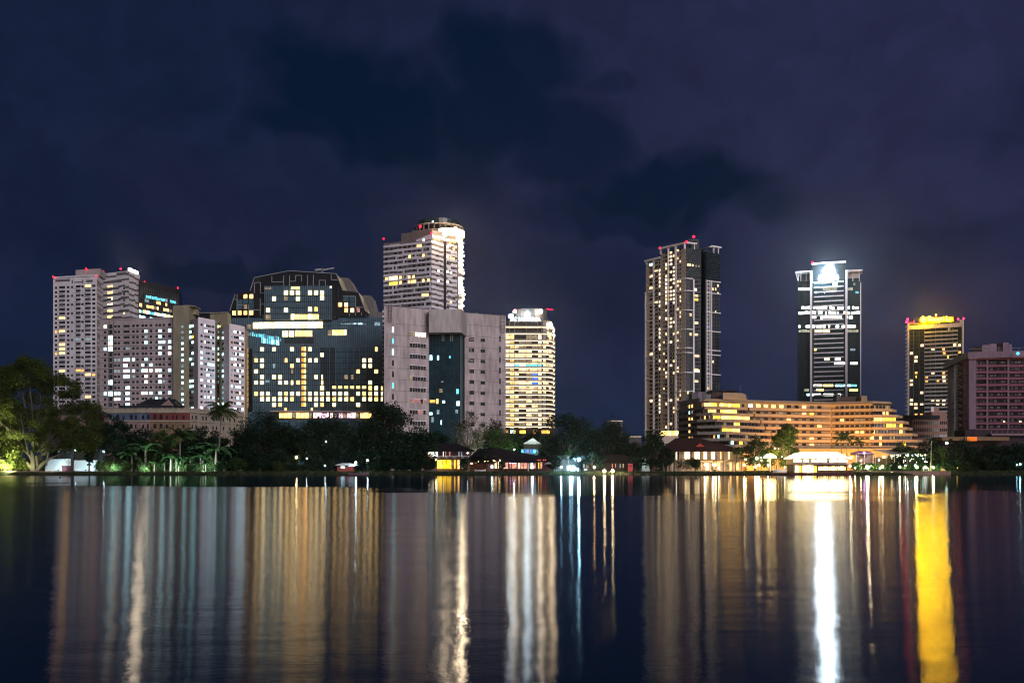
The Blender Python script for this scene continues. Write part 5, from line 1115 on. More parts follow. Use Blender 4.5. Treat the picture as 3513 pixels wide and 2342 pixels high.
# ground storeys: dark recessed gallery and a cream base wall washed by downlights
mb = MB(); fb = Face(2560, 411, 2850, 424); fb2 = Face(2850, 424, 3090, 417)
mb.prism([fb.A, fb.B, fb2.B, P2(3090, 430), P2(2850, 432), P2(2560, 430)], .6, rowz(1542), mat('ochre_base_wall', (.52, .33, .16), .85, .2, var=.15, scale=.3)); mb.build('base_wall', r)
mb = MB(); fb.slab(mb, 0, fb.L, rowz(1542), rowz(1538), -2, 1.6, HP); fb2.slab(mb, 0, fb2.L, rowz(1542), rowz(1538), -2, 1.6, HP); mb.build('base_cornice', r)
bl = Wins(r, 'downlight')
for px in (2748, 2760, 2778, 2803, 2830): bl.c(fb, px, 1541, 4.5, 3, W_BRIGHT, 2750, 1.3)
for px in (2866, 2878, 2890, 2900, 2912, 2924, 2938, 2956, 2975, 2996, 3015): bl.c(fb2, px, 1541, 4.5, 3, W_BRIGHT, 2900, 1.3)
bl.done()
bw = Wins(r, 'base_window')
for px in (2884, 2899, 2913, 2925, 2937): bw.c(fb2, px, 1562, 9, 16, W_ORANGE, 2900, .1)
for px in (2865, 2950, 2985): bw.c(fb2, px, 1560, 6, 14, W_WARM, 2900, .1)
bw.done()
# ================================================================== vegetation
LG_ = [leafmat('dark_leaf', (.007, .022, .013), (.020, .055, .030)), leafmat('mid_leaf', (.024, .050, .016), (.06, .105, .03)), leafmat('yellow_green_leaf', (.035, .058, .012), (.085, .11, .022)), leafmat('brown_leaf', (.040, .032, .018), (.075, .060, .035)), leafmat('bright_leaf', (.018, .060, .022), (.06, .13, .045))]
BARK = mat('grey_bark', (.085, .075, .06), .95, .1, var=.5, scale=1.2); BARKL = mat('pale_bark', (.20, .185, .15), .9, .15, var=.35, scale=1.0)
BARKM = mat('mossy_bark', (.10, .095, .07), .9, .15, var=.45, scale=1.0)
def leaf_mesh(name, pts, size, m, rg, flat=.35, tri=False):
    n = len(pts); nz_ = rg.normal(size=(n, 3)); nz_[:, 2] += flat * 2 * np.sign(nz_[:, 2] + .3); nz_ /= np.linalg.norm(nz_, axis=1, keepdims=True)
    t = rg.normal(size=(n, 3)); a = np.cross(nz_, t); a /= np.linalg.norm(a, axis=1, keepdims=True) + 1e-9; b = np.cross(nz_, a)
    s = size * rg.uniform(.55, 1.25, size=(n, 1)); a = a * s * .5; b = b * s * .33
    v = np.stack([pts - a, pts - b + nz_ * s * .06, pts + a, pts + b + nz_ * s * .06], 1).reshape(-1, 3)
    me = bpy.data.meshes.new(name); me.from_pydata(v.tolist(), [], np.arange(n * 4).reshape(-1, 4).tolist()); me.materials.append(m); me.update(); return me
def clump_points(cl, n, rg, hollow=.45):
    c = np.array([q[:3] for q in cl]); rads = np.array([q[3:6] if len(q) > 4 else (q[3], q[3], q[3] * .8) for q in cl])
    wt = rads.prod(1) ** .66; k = rg.choice(len(cl), size=n, p=wt / wt.sum()); d = rg.normal(size=(n, 3)); d /= np.linalg.norm(d, axis=1, keepdims=True)
    rr_ = rg.uniform(hollow ** 3, 1, size=(n, 1)) ** (1 / 3) * (1 + .22 * rg.normal(size=(n, 1)))
    return c[k] + d * rads[k] * rr_
def limb(mb, p, q, r0, r1, m, rg, n=4, sag=.12):
    p, q = np.array(p, float), np.array(q, float); L_ = np.linalg.norm(q - p); pts = []; rs = []
    w1 = rg.normal(size=3) * L_ * sag
    for i in range(n + 1):
        t = i / n; c = p + (q - p) * t + w1 * math.sin(math.pi * t) * .6; c[2] += .08 * L_ * math.sin(math.pi * t); pts.append(tuple(c)); rs.append(r0 + (r1 - r0) * t)
    mb.tube(pts, rs, m, 5)
def tree(label, px, top, hw, D, tone=0, base=None, group=None, name='broadleaf_tree', seed=0, dens=1.0, leaf=.72, trunk=.38, twigs=0, bark=BARK, flat=.35, clumps=None, squash=.92, lean=0, cat='tree'):
    rg = np.random.default_rng(seed + int(px)); H = Z(top, D) - GZ; W = pxm(hw, D); x0 = X(px, D)
    r = thing(name, label, cat, (x0, D, GZ), group); W *= 1.2; hb = H * trunk * .22; cz = (hb + H) / 2; rz_ = (H - hb) / 2
    n = clumps or int(22 + W * 1.8); cl = []
    for i in range(n):
        d = rg.normal(size=3); d /= np.linalg.norm(d); s = rg.uniform(.2, 1.0) ** .5; rad = W * rg.uniform(.22, .40)
        c = np.array([d[0] * (W - rad * .8) * s * 1.05, d[1] * (W * squash - rad * .8) * s, cz + d[2] * (rz_ - rad * .55) * s * 1.05])
        cl.append((*c, rad, rad, rad * rg.uniform(.55, .8)))
    cl.append((lean, 0, H - W * .22, W * .30, W * .3, W * .22))
    tb = MB(); fk = np.array([0.0, 0, H * trunk * .55]); rt = max(.22, W * .06)
    limb(tb, (0, 0, -.3), fk, rt * 1.25, rt, bark, rg, 4, .06)
    for c in cl[::1]:
        s0 = fk * rg.uniform(.75, 1.25); s0[0] = s0[1] = 0; s0[2] = min(s0[2], H * .5); limb(tb, s0, c[:3], rt * .55, .05, bark, rg)
        for _ in range(twigs):
            e = np.array(c[:3]) + rg.normal(size=3) * c[3] * .9; e[2] += c[3] * .5; limb(tb, c[:3], e, .09, .025, bark, rg, 2)
    o = tb.build('trunk', None); o.parent = r; o.location = (0, 0, 0)
    nl = int(dens * 6.0 * (math.pi * W * rz_) / (leaf * leaf * .33)); nl = min(nl, 30000)
    me = leaf_mesh('crown', clump_points(cl, nl, rg), leaf, LG_[tone], rg, flat); o = bpy.data.objects.new('crown', me); COL.objects.link(o); o.parent = r
    return r
def palm(label, px, crown_py, D, frond, base_px=None, tone=1, group=None, seed=0, n=17, name='coconut_palm', thick=.24, droop=1.0, bark=BARKL):
    rg = np.random.default_rng(seed + int(px)); bx = X(base_px or px, D); H = Z(crown_py, D) - GZ; dx = X(px, D) - bx
    r = thing(name, label, 'palm tree', (bx, D, GZ), group); tb = MB()
    tb.tube([(dx * (t ** 1.6), 0, -.3 + (H + .3) * t) for t in [i / 8 for i in range(9)]], [thick * (1.35 - .6 * i / 8) for i in range(9)], bark, 7); o = tb.build('trunk'); o.parent = r
    V_ = []; F_ = []
    for k in range(n):
        a = 2.4 * k + rg.uniform(-.25, .25); up = rg.uniform(-.35, 1.15) if k < n - 3 else 1.3; L_ = frond * rg.uniform(.8, 1.08); ns = 15; prev = None; dirx, diry = math.cos(a), math.sin(a); pts = []
        el_ = up; p = np.array([dx, 0, H])
        for i in range(ns + 1): pts.append(p.copy()); el_ -= droop * (.055 + .10 * i / ns) * (1.1 if up > .5 else .8); p = p + np.array([math.cos(el_) * dirx, math.cos(el_) * diry, math.sin(el_)]) * L_ / ns
        side = np.array([-diry, dirx, 0])
        for i in range(1, ns):
            w_ = L_ * .34 * math.sin(math.pi * (i / ns) ** .75) + .05; fwd = (pts[i + 1] - pts[i]); fw = fwd / np.linalg.norm(fwd)
            for sgn in (-1, 1):
                tip = pts[i] + side * sgn * w_ * .8 + fw * w_ * .55 + np.array([0, 0, -.45 * w_ * rg.uniform(.7, 1.3)]); o_ = len(V_); V_ += [tuple(pts[i] - fw * .05), tuple(pts[i] + fw * L_ / ns * .95), tuple(tip)]; F_.append([o_, o_ + 1, o_ + 2])
        for i in range(ns): o_ = len(V_); V_ += [tuple(pts[i] - side * .06), tuple(pts[i] + side * .06), tuple(pts[i + 1] + side * .05), tuple(pts[i + 1] - side * .05)]; F_.append([o_, o_ + 1, o_ + 2, o_ + 3])
    me = bpy.data.meshes.new('crown'); me.from_pydata(V_, [], F_); me.materials.append(LG_[tone]); o = bpy.data.objects.new('crown', me); COL.objects.link(o); o.parent = r
    return r
def copy_tree_thing(src, loc, rz, s, label=None):
    r2 = src.copy(); COL.objects.link(r2); r2.location = loc; r2.rotation_euler = (0, 0, rz); r2.scale = (s, s, s)
    if label: r2['label'] = label
    for ch in list(src.children): c = ch.copy(); COL.objects.link(c); c.parent = r2
    return r2

# --- the big spreading tree at the left edge, its pale limbs lit from below
Db = 342.0; rg = np.random.default_rng(5)
r = thing('spreading_tree', 'huge spreading tree with fanned pale limbs lit yellow-green from below, far left shore', 'tree', (X(118, Db), Db, GZ))
tb = MB(); b0 = P3(118, 1612, Db); bx = Vector((X(118, Db), Db, GZ))
def rel(px, py, dy=0): return np.array([X(px, Db) - bx.x, dy, Z(py, Db) - GZ])
for px, py, r0 in ((95, 1555, .9), (118, 1545, 1.0), (140, 1550, .9), (165, 1575, .8), (130, 1560, .9), (75, 1570, .6)): limb(tb, (rg.uniform(-1, 1.4), rg.uniform(-1, 1), -.3), rel(px, py, rg.uniform(-2, 2)), 1.3 if r0 > .8 else .9, r0 * .55, BARKM, rg, 4, .03)
limbs = [((118, 1545), (118, 1355)), ((118, 1545), (135, 1300)), ((125, 1550), (150, 1390)), ((130, 1550), (205, 1330)), ((140, 1550), (260, 1390)), ((140, 1550), (285, 1445)), ((150, 1560), (210, 1500)), ((150, 1560), (265, 1490)), ((95, 1555), (60, 1400)), ((95, 1555), (25, 1495)), ((95, 1555), (40, 1350)), ((118, 1545), (85, 1300)), ((130, 1548), (240, 1440)), ((165, 1575), (300, 1510)), ((165, 1570), (215, 1530)), ((118, 1545), (160, 1330)), ((100, 1550), (100, 1420)), ((125, 1545), (185, 1420)), ((150, 1560), (330, 1470)), ((95, 1555), (10, 1440)), ((140, 1550), (310, 1400)), ((75, 1570), (30, 1498)), ((130, 1550), (230, 1370)), ((118, 1545), (110, 1270)), ((118, 1545), (175, 1290))]
tips = []
for (a, b_) in limbs:
    dy = rg.uniform(-7, 5); e = rel(*b_, dy); s_ = rel(*a, dy * .1); limb(tb, s_, e, .42, .10, BARKM, rg, 6, .07); tips.append(e)
    for _ in range(9):
        t = rg.uniform(.45, 1); m0 = s_ + (e - s_) * t; g_ = m0 + np.array([rg.normal() * 2.2 + (1.2 if b_[0] > 180 else 0), rg.normal() * 2, abs(rg.normal()) * 2.2]); limb(tb, m0, g_, .09, .03, BARKM, rg, 3, .1)
        for _ in range(2): limb(tb, g_, g_ + np.array([rg.normal() * 1.5, rg.normal(), abs(rg.normal()) * 1.4]), .045, .02, BARK, rg, 2, .1)
o = tb.build('trunk'); o.parent = r
CR1 = [(20, 1290, 3.4), (60, 1275, 3.6), (100, 1258, 3.8), (140, 1262, 3.8), (170, 1285, 3.2), (40, 1330, 3.8), (90, 1310, 4), (135, 1310, 3.6), (10, 1370, 4), (55, 1385, 3.6), (100, 1365, 3.2), (160, 1340, 2.6), (20, 1430, 4), (65, 1450, 3.2), (10, 1490, 4), (50, 1510, 3), (100, 1420, 3.2), (130, 1450, 2.8), (75, 1420, 3), (35, 1400, 3.4), (115, 1500, 2.2), (160, 1420, 2.6), (180, 1470, 2.4), (30, 1570, 3), (5, 1585, 3), (75, 1540, 2.6), (145, 1490, 2.2), (-15, 1520, 3.6), (85, 1490, 2.4), (15, 1545, 3.6), (60, 1560, 2.6), (-20, 1450, 4), (-25, 1380, 4), (230, 1310, 2.4), (260, 1320, 2.2), (285, 1345, 2.2), (210, 1300, 2.4), (130, 1585, 2.0), (95, 1585, 2.2), (40, 1590, 2.2), (150, 1540, 1.6), (115, 1232 + 12, 2.4), (180, 1310, 2.4), (20, 1262 + 10, 2)]
CR2 = [(240, 1400, 3), (290, 1390, 2.4), (310, 1430, 2.6), (270, 1450, 3), (220, 1470, 2.8), (300, 1480, 2.8), (330, 1450, 2.4), (200, 1410, 2.2), (340, 1400, 2), (330, 1505, 2.6), (260, 1510, 2.4), (210, 1350, 2), (360, 1470, 2), (250, 1355, 2.2), (180, 1535, 2.2), (155, 1505, 2.2), (225, 1535, 2.2), (295, 1535, 2.4), (190, 1440, 2.6), (245, 1480, 2.6), (170, 1380, 2.4), (320, 1540, 2.2), (350, 1515, 2.4)]
def relc(l): return [(*rel(px, py, rg.uniform(-6, 2)), q_, q_ * 1.2, q_ * .8) for px, py, q_ in l]
me = leaf_mesh('crown', np.vstack([clump_points(relc(CR1), 62000, rg, .3), clump_points(relc(CR2), 26000, rg, .2)]), .56, LG_[2], rg); o = bpy.data.objects.new('crown', me); COL.objects.link(o); o.parent = r

# --- the other shore trees, each with its own crown
tree('dark round tree behind the spreading tree at the left frame edge', 20, 1268, 70, 356, 0, seed=1)
tree('dark bushy tree with hanging crown right of the white lit wall', 398, 1428, 48, 343, 0, seed=2, trunk=.5)
tree('reddish brown sparse tree in front of the dark roofed hall', 330, 1395, 52, 362, 3, seed=3, dens=.45, twigs=3)
tree('low dark tree under the colonial windows on the left bank', 480, 1466, 66, 362, 0, seed=4)
tree('small green lit tree with pale trunk among the bananas', 507, 1512, 24, 344, 1, seed=5, trunk=.6, bark=BARKL)
tree('low dark tree between the two palms, under the cream colonial wall', 690, 1464, 64, 364, 0, seed=6)
tree('wide dark tree with layered crown in front of the dark angular hotel', 905, 1398, 112, 346, 0, seed=7, trunk=.42, flat=.8)
tree('slim pale-trunked tree at the water under the layered crown', 838, 1480, 46, 341, 0, seed=8, trunk=.55, bark=BARKL)
tree('broad rounded dark tree under the pink lit podium', 1135, 1412, 104, 347, 0, seed=9)
tree('tall dark tree with ragged top against the concrete block left wing', 1320, 1376, 92, 350, 0, seed=10, trunk=.3)
tree('low dark tree sloping down to the wooden house', 1440, 1462, 72, 346, 0, seed=11, trunk=.25)
tree('dark bushy tree hanging over the water below the ragged tree', 1360, 1510, 82, 341, 0, seed=12, trunk=.2)
tree('leafless-looking brown tree with fine pale branches before the teal glass slot', 1608, 1405, 58, 366, 3, seed=13, dens=.30, twigs=6, bark=BARKL, trunk=.45, leaf=.5)
tree('dim green lit tree right of the leafless-looking tree', 1712, 1462, 76, 372, 1, seed=14, trunk=.3, dens=.8)
tree('brownish tree over the right edge of the concrete block', 1690, 1432, 40, 380, 3, seed=15, dens=.4, twigs=3)
tree('small dark tree in front of the lit hotel tower base', 1775, 1482, 40, 385, 0, seed=16)
tree('dark tree behind the white lit gable roof', 1835, 1476, 42, 384, 0, seed=17)
tree('largest dark round tree right of the lit hotel tower', 1945, 1414, 88, 352, 0, seed=18, trunk=.3)
tree('dark wide tree right of the largest round one, warm light behind', 2090, 1436, 74, 356, 0, seed=19, trunk=.32, flat=.7)
tree('dark bushy tree standing left of the red roofed house', 2235, 1470, 54, 344, 0, seed=20, trunk=.25)
tree('low dark tree joining two round trees in the gap', 2165, 1520, 44, 350, 0, seed=21, trunk=.25)
tree('clipped round bushy tree beside the white shore lamps', 1906, 1556, 19, 338, 0, seed=22, trunk=.15, name='round_tree', leaf=.5)
tree('dark flat-topped tree right of the red roofed house', 2590, 1492, 46, 345, 0, seed=23, trunk=.35, flat=.8)
tree('tall oval tree lit orange from below beside the bright restaurant', 2698, 1452, 46, 344, 2, seed=24, trunk=.22, dens=2.0)
tree('low lit tree between flat-topped and oval trees', 2640, 1530, 34, 347, 2, seed=25, trunk=.3)
tree('dark tree in front of the right end of the terraced hotel', 3090, 1512, 42, 350, 0, seed=26)
tree('dark spreading tree below the low pinkish office', 3190, 1504, 48, 352, 0, seed=27)
tree('olive green lit tree behind the thin tall palm', 3225, 1526, 42, 344, 1, seed=28, trunk=.25)
tree('dark round tree below the orange lit panel', 3312, 1503, 46, 347, 0, seed=29, trunk=.25)
tree('dark dense tree under the long beige canopy', 3398, 1512, 52, 346, 0, seed=30, trunk=.2)
tree('dark tree cut by the right frame edge', 3488, 1514, 54, 345, 0, seed=31, trunk=.18)
tree('small dark cone-shaped tree between canopy and office', 3262, 1506, 12, 350, 0, seed=32, trunk=.2, name='conifer_tree')
tree('low tree over the orange glowing pavilion', 3275, 1540, 34, 341, 0, seed=33, trunk=.45)
for i, (px, tp, hw, D_, tn, lb) in enumerate(((205, 1440, 60, 372, 0, 'dark tree mass behind the white wall shed, left of the barn'), (270, 1462, 50, 366, 3, 'brown dark tree right behind the white yard wall'), (440, 1476, 44, 356, 0, 'dim tree below the blue colonial wall'), (560, 1472, 50, 358, 1, 'dim green tree left of the wide-fronded palm'), (650, 1478, 46, 357, 0, 'dark tree below the red colonial wall'), (735, 1474, 46, 355, 0, 'dark tree behind the tall coconut palm trunk'), (800, 1470, 50, 352, 0, 'dark tree left under the layered crown'),
        (460, 1540, 26, 342, 1, 'little bright tree at the left end of the banana thicket'), (545, 1535, 24, 341, 1, 'little tree with light leaves between bananas and palm'), (680, 1540, 28, 341, 0, 'little dark tree right of the wide-fronded palm'), (725, 1545, 24, 340, 1, 'little tree at the foot of the tall coconut palm'), (790, 1545, 30, 340, 0, 'little dark tree by the slim pale trunk'), (1015, 1470, 50, 356, 0, 'dark tree filling the gap between layered and rounded crowns'), (1060, 1500, 44, 343, 0, 'dark low crown between layered and rounded trees, nearer the water'), (1240, 1460, 46, 356, 0, 'dark tree between the rounded tree and the ragged tree'), (1225, 1520, 50, 345, 0, 'dark low crown behind the red kiosk'),
        (880, 1540, 54, 339, 0, 'dark low crown at the water under the layered tree'), (975, 1545, 50, 339, 0, 'dark low crown at the water right of the green lit shrub'), (1300, 1500, 60, 342, 0, 'dark lower crown at the foot of the ragged tree'), (1420, 1530, 48, 340, 0, 'dark lower crown left of the wooden house'), (1500, 1476, 46, 362, 0, 'dark tree behind the wooden house roof'), (1880, 1490, 36, 366, 0, 'dark tree between the white gable and the largest round tree'), (2025, 1470, 60, 362, 0, 'dark tree joining the two largest round crowns'), (2145, 1478, 44, 362, 0, 'dark tree standing in front of the low pale block'), (2190, 1530, 40, 354, 0, 'dark tree behind the white cottage'), (2280, 1520, 34, 345, 0, 'dark low crown touching the red roofed house'),
        (1478, 1556, 22, 338, 0, 'small dark tree silhouetted against the yellow lit ground floor, left'), (1594, 1570, 16, 338, 0, 'small dark tree at the ochre gable of the pavilion'), (1722, 1572, 14, 338.5, 0, 'dark bushy small tree between the pavilion columns'), (2040, 1545, 40, 341, 0, 'dark low crown over the left end of the low dark house'), (1890, 1545, 22, 342, 0, 'dark low crown between pavilion roof end and round tree'), (2180, 1560, 24, 339, 0, 'small dark tree beside the red booth'), (3140, 1540, 40, 346, 1, 'dim green tree behind the terrace bulbs'), (3350, 1530, 44, 343, 0, 'dark lower tree between the orange pavilion and the canopy'), (3445, 1525, 46, 350, 0, 'dark tree second from the right frame edge'), (3440, 1560, 46, 339, 0, 'dark low crown over the water at the right bank'), (3520, 1555, 44, 339, 0, 'dark low crown over the water at the right frame edge'))):
    tree(lb, px, tp, hw, D_, tn, seed=100 + i, trunk=.25)
# tiered tree with flat shelves of leaves
Dt = 338.0; r = thing('tiered_tree', 'dark tiered tree with flat shelves of leaves before the wooden house', 'tree', (X(1668, Dt), Dt, GZ)); tb = MB(); Ht = Z(1510, Dt) - GZ
limb(tb, (0, 0, -.3), (0, 0, Ht), .22, .06, BARK, rg, 5, .01); cl = []
for i in range(7):
    z_ = Ht * (.30 + .68 * i / 6.5); w_ = pxm(34 - 4.2 * i, Dt)
    for k in range(6): a = k * 1.05 + i; e = (w_ * .7 * math.cos(a), w_ * .7 * math.sin(a), z_); limb(tb, (0, 0, z_ - .3), e, .07, .03, BARK, rg, 2, .02); cl.append((*e, w_ * .42, w_ * .42, .28))
o = tb.build('trunk'); o.parent = r
o = bpy.data.objects.new('crown', leaf_mesh('crown', clump_points(cl, 4200, rg, .1), .5, LG_[0], rg, .8)); COL.objects.link(o); o.parent = r

palm('tall coconut palm rising before the cream colonial facade', 761, 1408, 345, 6.6, 749, 1, seed=1, n=27)
palm('coconut palm with wide lit fronds, trunk in the middle of the bananas', 617, 1500, 340, 7.2, 618, 1, seed=2, n=26)
palm('short palm lit from beside by white lamps, near the round tree', 1948, 1552, 337, 2.6, 1949, 1, seed=3, n=14, thick=.16)
palm('palm with drooping fronds in front of the house lit windows', 2531, 1543, 336, 2.9, 2524, 2, seed=4, n=18, thick=.16, droop=1.5)
palm('left palm of the three before the hotel base wall', 2885, 1502, 352, 3.6, 2888, 1, seed=5, n=13, thick=.17)
palm('middle palm of the three before the hotel base wall', 2905, 1498, 350, 3.6, 2905, 1, seed=6, n=13, thick=.17)
palm('right palm of the three before the hotel base wall', 2945, 1516, 351, 3.2, 2942, 1, seed=7, n=13, thick=.17)
palm('very thin tall palm trunk with small top by the right bank lamps', 3196, 1508, 337, 1.7, 3193, 0, seed=8, n=12, thick=.14)
palm('small palm leaning at the dark bush left of the lit house', 2276, 1585, 335, 2.2, 2278, 0, seed=9, n=12, thick=.14)

# --- bananas and shrubs in the undergrowth of the left bank: built once, then copied
def banana_proto(label, loc):
    r = thing('banana_plant', label, 'plant', loc, 'banana plants on the left bank'); tb = MB(); tb.tube([(0, 0, -.2), (.05, 0, 1.2), (.1, 0, 2.2)], [.16, .13, .09], BARKL, 6); o = tb.build('stem'); o.parent = r
    V_ = []; F_ = []; rg_ = np.random.default_rng(3)
    for k in range(9):
        a = 2.4 * k; e_ = rg_.uniform(.5, 1.35); L_ = rg_.uniform(1.9, 2.8); p = np.array([.1, 0, 2.1]); side = np.array([-math.sin(a), math.cos(a), 0]); pr = None
        for i in range(8):
            w_ = .36 * math.sin(math.pi * (i + .35) / 7.9) + .03; q0, q1 = p - side * w_ + np.array([0, 0, .08]), p + side * w_ + np.array([0, 0, .08]); o_ = len(V_); V_ += [tuple(q0), tuple(p), tuple(q1)]
            if i: F_ += [[o_ - 3, o_ - 2, o_ + 1, o_], [o_ - 2, o_ - 1, o_ + 2, o_ + 1]]
            e_ -= .24; p = p + np.array([math.cos(a) * math.cos(e_), math.sin(a) * math.cos(e_), math.sin(e_)]) * L_ / 7
    me = bpy.data.meshes.new('foliage'); me.from_pydata(V_, [], F_); me.materials.append(LG_[4]); o = bpy.data.objects.new('foliage', me); COL.objects.link(o); o.parent = r; return r
bl_ = 'banana plant with broad arching leaves in the green lit thicket of the left bank'
bp0 = banana_proto(bl_, (X(440, 338), 338, GZ)); rr = random.Random(41)
for i in range(26):
    px = 452 + 13.6 * i + rr.uniform(-5, 5); D_ = rr.uniform(336, 343); copy_tree_thing(bp0, (X(px, D_), D_, GZ), rr.uniform(0, 6), rr.choice((1.0, 1.3, 1.7, 2.2, 3.2)) * rr.uniform(.9, 1.1))
def shrub(label, px, w_px, h_px, D, tone, seed, group=None, name='shrub', dens=1.0):
    rg_ = np.random.default_rng(seed); W = pxm(w_px / 2, D); H = pxm(h_px, D); r = thing(name, label, 'shrub', (X(px, D), D, GZ - .15), group); tb = MB(); cl = []
    for k in range(7):
        a = rg_.uniform(0, 6.28); e = (W * .62 * math.cos(a) * rg_.uniform(.3, 1), W * .5 * math.sin(a), H * rg_.uniform(.35, .72)); limb(tb, (0, 0, 0), e, .05, .02, BARK, rg_, 2); cl.append((*e, W * .45, W * .42, H * .3))
    o = tb.build('stem'); o.parent = r; me = leaf_mesh('foliage', clump_points(cl, int(min(2600, dens * 900 * (W * H) ** .8)), rg_, .2), .38, LG_[tone], rg_); o = bpy.data.objects.new('foliage', me); COL.objects.link(o); o.parent = r; return r
g1_, g2_, g3_ = 'undergrowth shrubs on the left bank', 'dark shrubs along the central bank', 'garden shrubs along the right bank'
s0 = [shrub('leafy shrub in the lit undergrowth of the left bank', 360 + 40 * i, 42, 34, 337, 4 if i % 2 else 1, 60 + i, g1_) for i in range(3)]
for i in range(30):
    px = 345 + 16.5 * i + rr.uniform(-6, 6); D_ = rr.uniform(334.5, 342); copy_tree_thing(s0[i % 3], (X(px, D_), D_, GZ - .2), rr.uniform(0, 6), rr.uniform(.7, 1.5))
yl = 'yellow-green shrub in the floodlit garden at the left frame edge'; s1 = shrub(yl, 20, 50, 44, 338, 2, 71, 'floodlit shrubs at the left edge')
for i in range(9): px = -10 + 17 * i + rr.uniform(-5, 5); D_ = rr.uniform(335.5, 346); copy_tree_thing(s1, (X(px, D_), D_, GZ - .1), rr.uniform(0, 6), rr.uniform(.6, 1.15))
s2_ = shrub('dark shrub on the unlit central bank', 860, 52, 40, 337, 0, 72, g2_)
for i in range(30):
    px = 850 + 21 * i + rr.uniform(-8, 8)
    if 1175 < px < 1255: continue
    D_ = rr.uniform(334.5, 339); copy_tree_thing(s2_, (X(px, D_), D_, GZ - .2), rr.uniform(0, 6), rr.uniform(.6, 1.25))
shrub('green lit low shrub hanging to the water below the layered tree', 953, 60, 40, 333.6, 1, 73)
shrub('large dark rounded bush left of the lit veranda', 2352, 92, 52, 337, 0, 74, dens=2.2); shrub('yellow-green lit bush top beside the veranda lamps', 2386, 34, 46, 338.5, 2, 75)
s3 = shrub('small green garden shrub lit by the right bank lamps', 3010, 30, 22, 338, 4, 76, g3_)
for i in range(26): px = 2935 + 15.5 * i + rr.uniform(-6, 6); D_ = rr.uniform(336.5, 342); copy_tree_thing(s3, (X(px, D_), D_, GZ - .1), rr.uniform(0, 6), rr.uniform(.7, 1.7))
s4 = shrub('dark hedge shrub at the foot of the right bank trees', 3290, 56, 36, 339, 0, 77, 'dark shrubs on the right bank')
for i in range(11): px = 3265 + 24 * i + rr.uniform(-6, 6); D_ = rr.uniform(336, 341); copy_tree_thing(s4, (X(px, D_), D_, GZ - .1), rr.uniform(0, 6), rr.uniform(.8, 1.4))
# grass along the water line
rgx = np.random.default_rng(9); n = 15000; gx = rgx.uniform(-185, 185, n); gy = np.array([shore(x) for x in gx]) + np.abs(rgx.normal(size=n)) * 2.4 + .5
gz = np.interp(gy - np.array([shore(x) for x in gx]), [.5, 1.6, 4], [.42, .82, .97]); h_ = rgx.uniform(.15, .55, n); a = rgx.uniform(0, 3.14, n)
v = np.stack([np.stack([gx - .09 * np.cos(a), gy - .09 * np.sin(a), gz], 1), np.stack([gx + .09 * np.cos(a), gy + .09 * np.sin(a), gz], 1), np.stack([gx + rgx.normal(size=n) * .12, gy + rgx.normal(size=n) * .12, gz + h_], 1)], 1).reshape(-1, 3)
me = bpy.data.meshes.new('grass'); me.from_pydata(v.tolist(), [], np.arange(3 * n).reshape(-1, 3).tolist()); me.materials.append(LG_[1]); o = bpy.data.objects.new('grass', me); COL.objects.link(o); o['kind'] = 'stuff'
# ================================================================== waterfront houses, lamps and boats
DW = mat('dark_timber', (.035, .025, .022), .85, .2, var=.4, scale=.8); RT = mat('dark_red_tiles', (.040, .016, .017), .85, .2, var=.5, scale=1.2); PT = mat('dark_purple_tiles', (.014, .010, .014), .85, .2, var=.4, scale=1.0)
WW = mat('white_plaster', (.72, .74, .75), .85, .2, var=.12, scale=.4); TIM = mat('brown_timber', (.16, .10, .065), .85, .2, var=.4, scale=.8); IRON = mat('dark_iron', (.03, .03, .032), .6, .4, .3)
MAR = mat('maroon_plaster', (.09, .03, .038), .85, .2, var=.3, scale=.5); OCH2 = mat('ochre_plaster', (.25, .17, .09), .85, .2, var=.25, scale=.5); PLK = mat('pink_concrete_edge', (.30, .18, .15), .9, .2, var=.3, scale=.6)
def area(parent, loc, aim, energy, col, sx=1.0, sy=None, spread=150):
    l = bpy.data.lights.new('flood_beam', 'AREA'); l.energy = energy; l.color = col; l.size = sx; l.spread = math.radians(spread)
    if sy: l.shape = 'RECTANGLE'; l.size_y = sy
    o = bpy.data.objects.new('flood_beam', l); COL.objects.link(o); o.rotation_euler = (Vector(loc) - Vector(aim)).to_track_quat('Z', 'Y').to_euler(); o.location = Vector(loc)
    if parent is not None: o.parent = parent; o.location = Vector(loc) - base_of(parent)
    return o
LAMPM = {}
def lampm(col, s):
    k = 'lamp_glow_%d_%d_%d_%d' % (col[0] * 100, col[1] * 100, col[2] * 100, s); return lit(k, col, s, 0)
def lamp(label, px, py, D, col, s, rad=.3, group=None, post=True, name='lamp_post', z0=None):
    zb_ = GZ if z0 is None else z0; z = Z(py, D); r = thing(name, label, 'street lamp' if name == 'lamp_post' else 'lamp', (X(px, D), D, zb_ if post else z - rad), group)
    if post:
        mb = MB(); mb.tube([(X(px, D), D + .1, zb_ - .2), (X(px, D), D + .1, max(zb_ + .1, z - rad * .8))], [.09, .06], IRON, 6); mb.build('post', r); mb = MB(); mb.tube([(X(px, D), D + .1, z + rad * .9), (X(px, D), D + .1, z + rad * 1.25)], [rad * .9, .05], IRON, 8); mb.build('cap', r)
    else: mb = MB(); mb.box(X(px, D) - .12, X(px, D) + .12, D + rad * .6, D + rad + .25, z - .1, z + .1, IRON); mb.build('bracket', r)
    MB().ball((X(px, D), D, z), rad * .85, lampm(col, s * 2.2), 10, 6).build('lamp_globe', r); return r
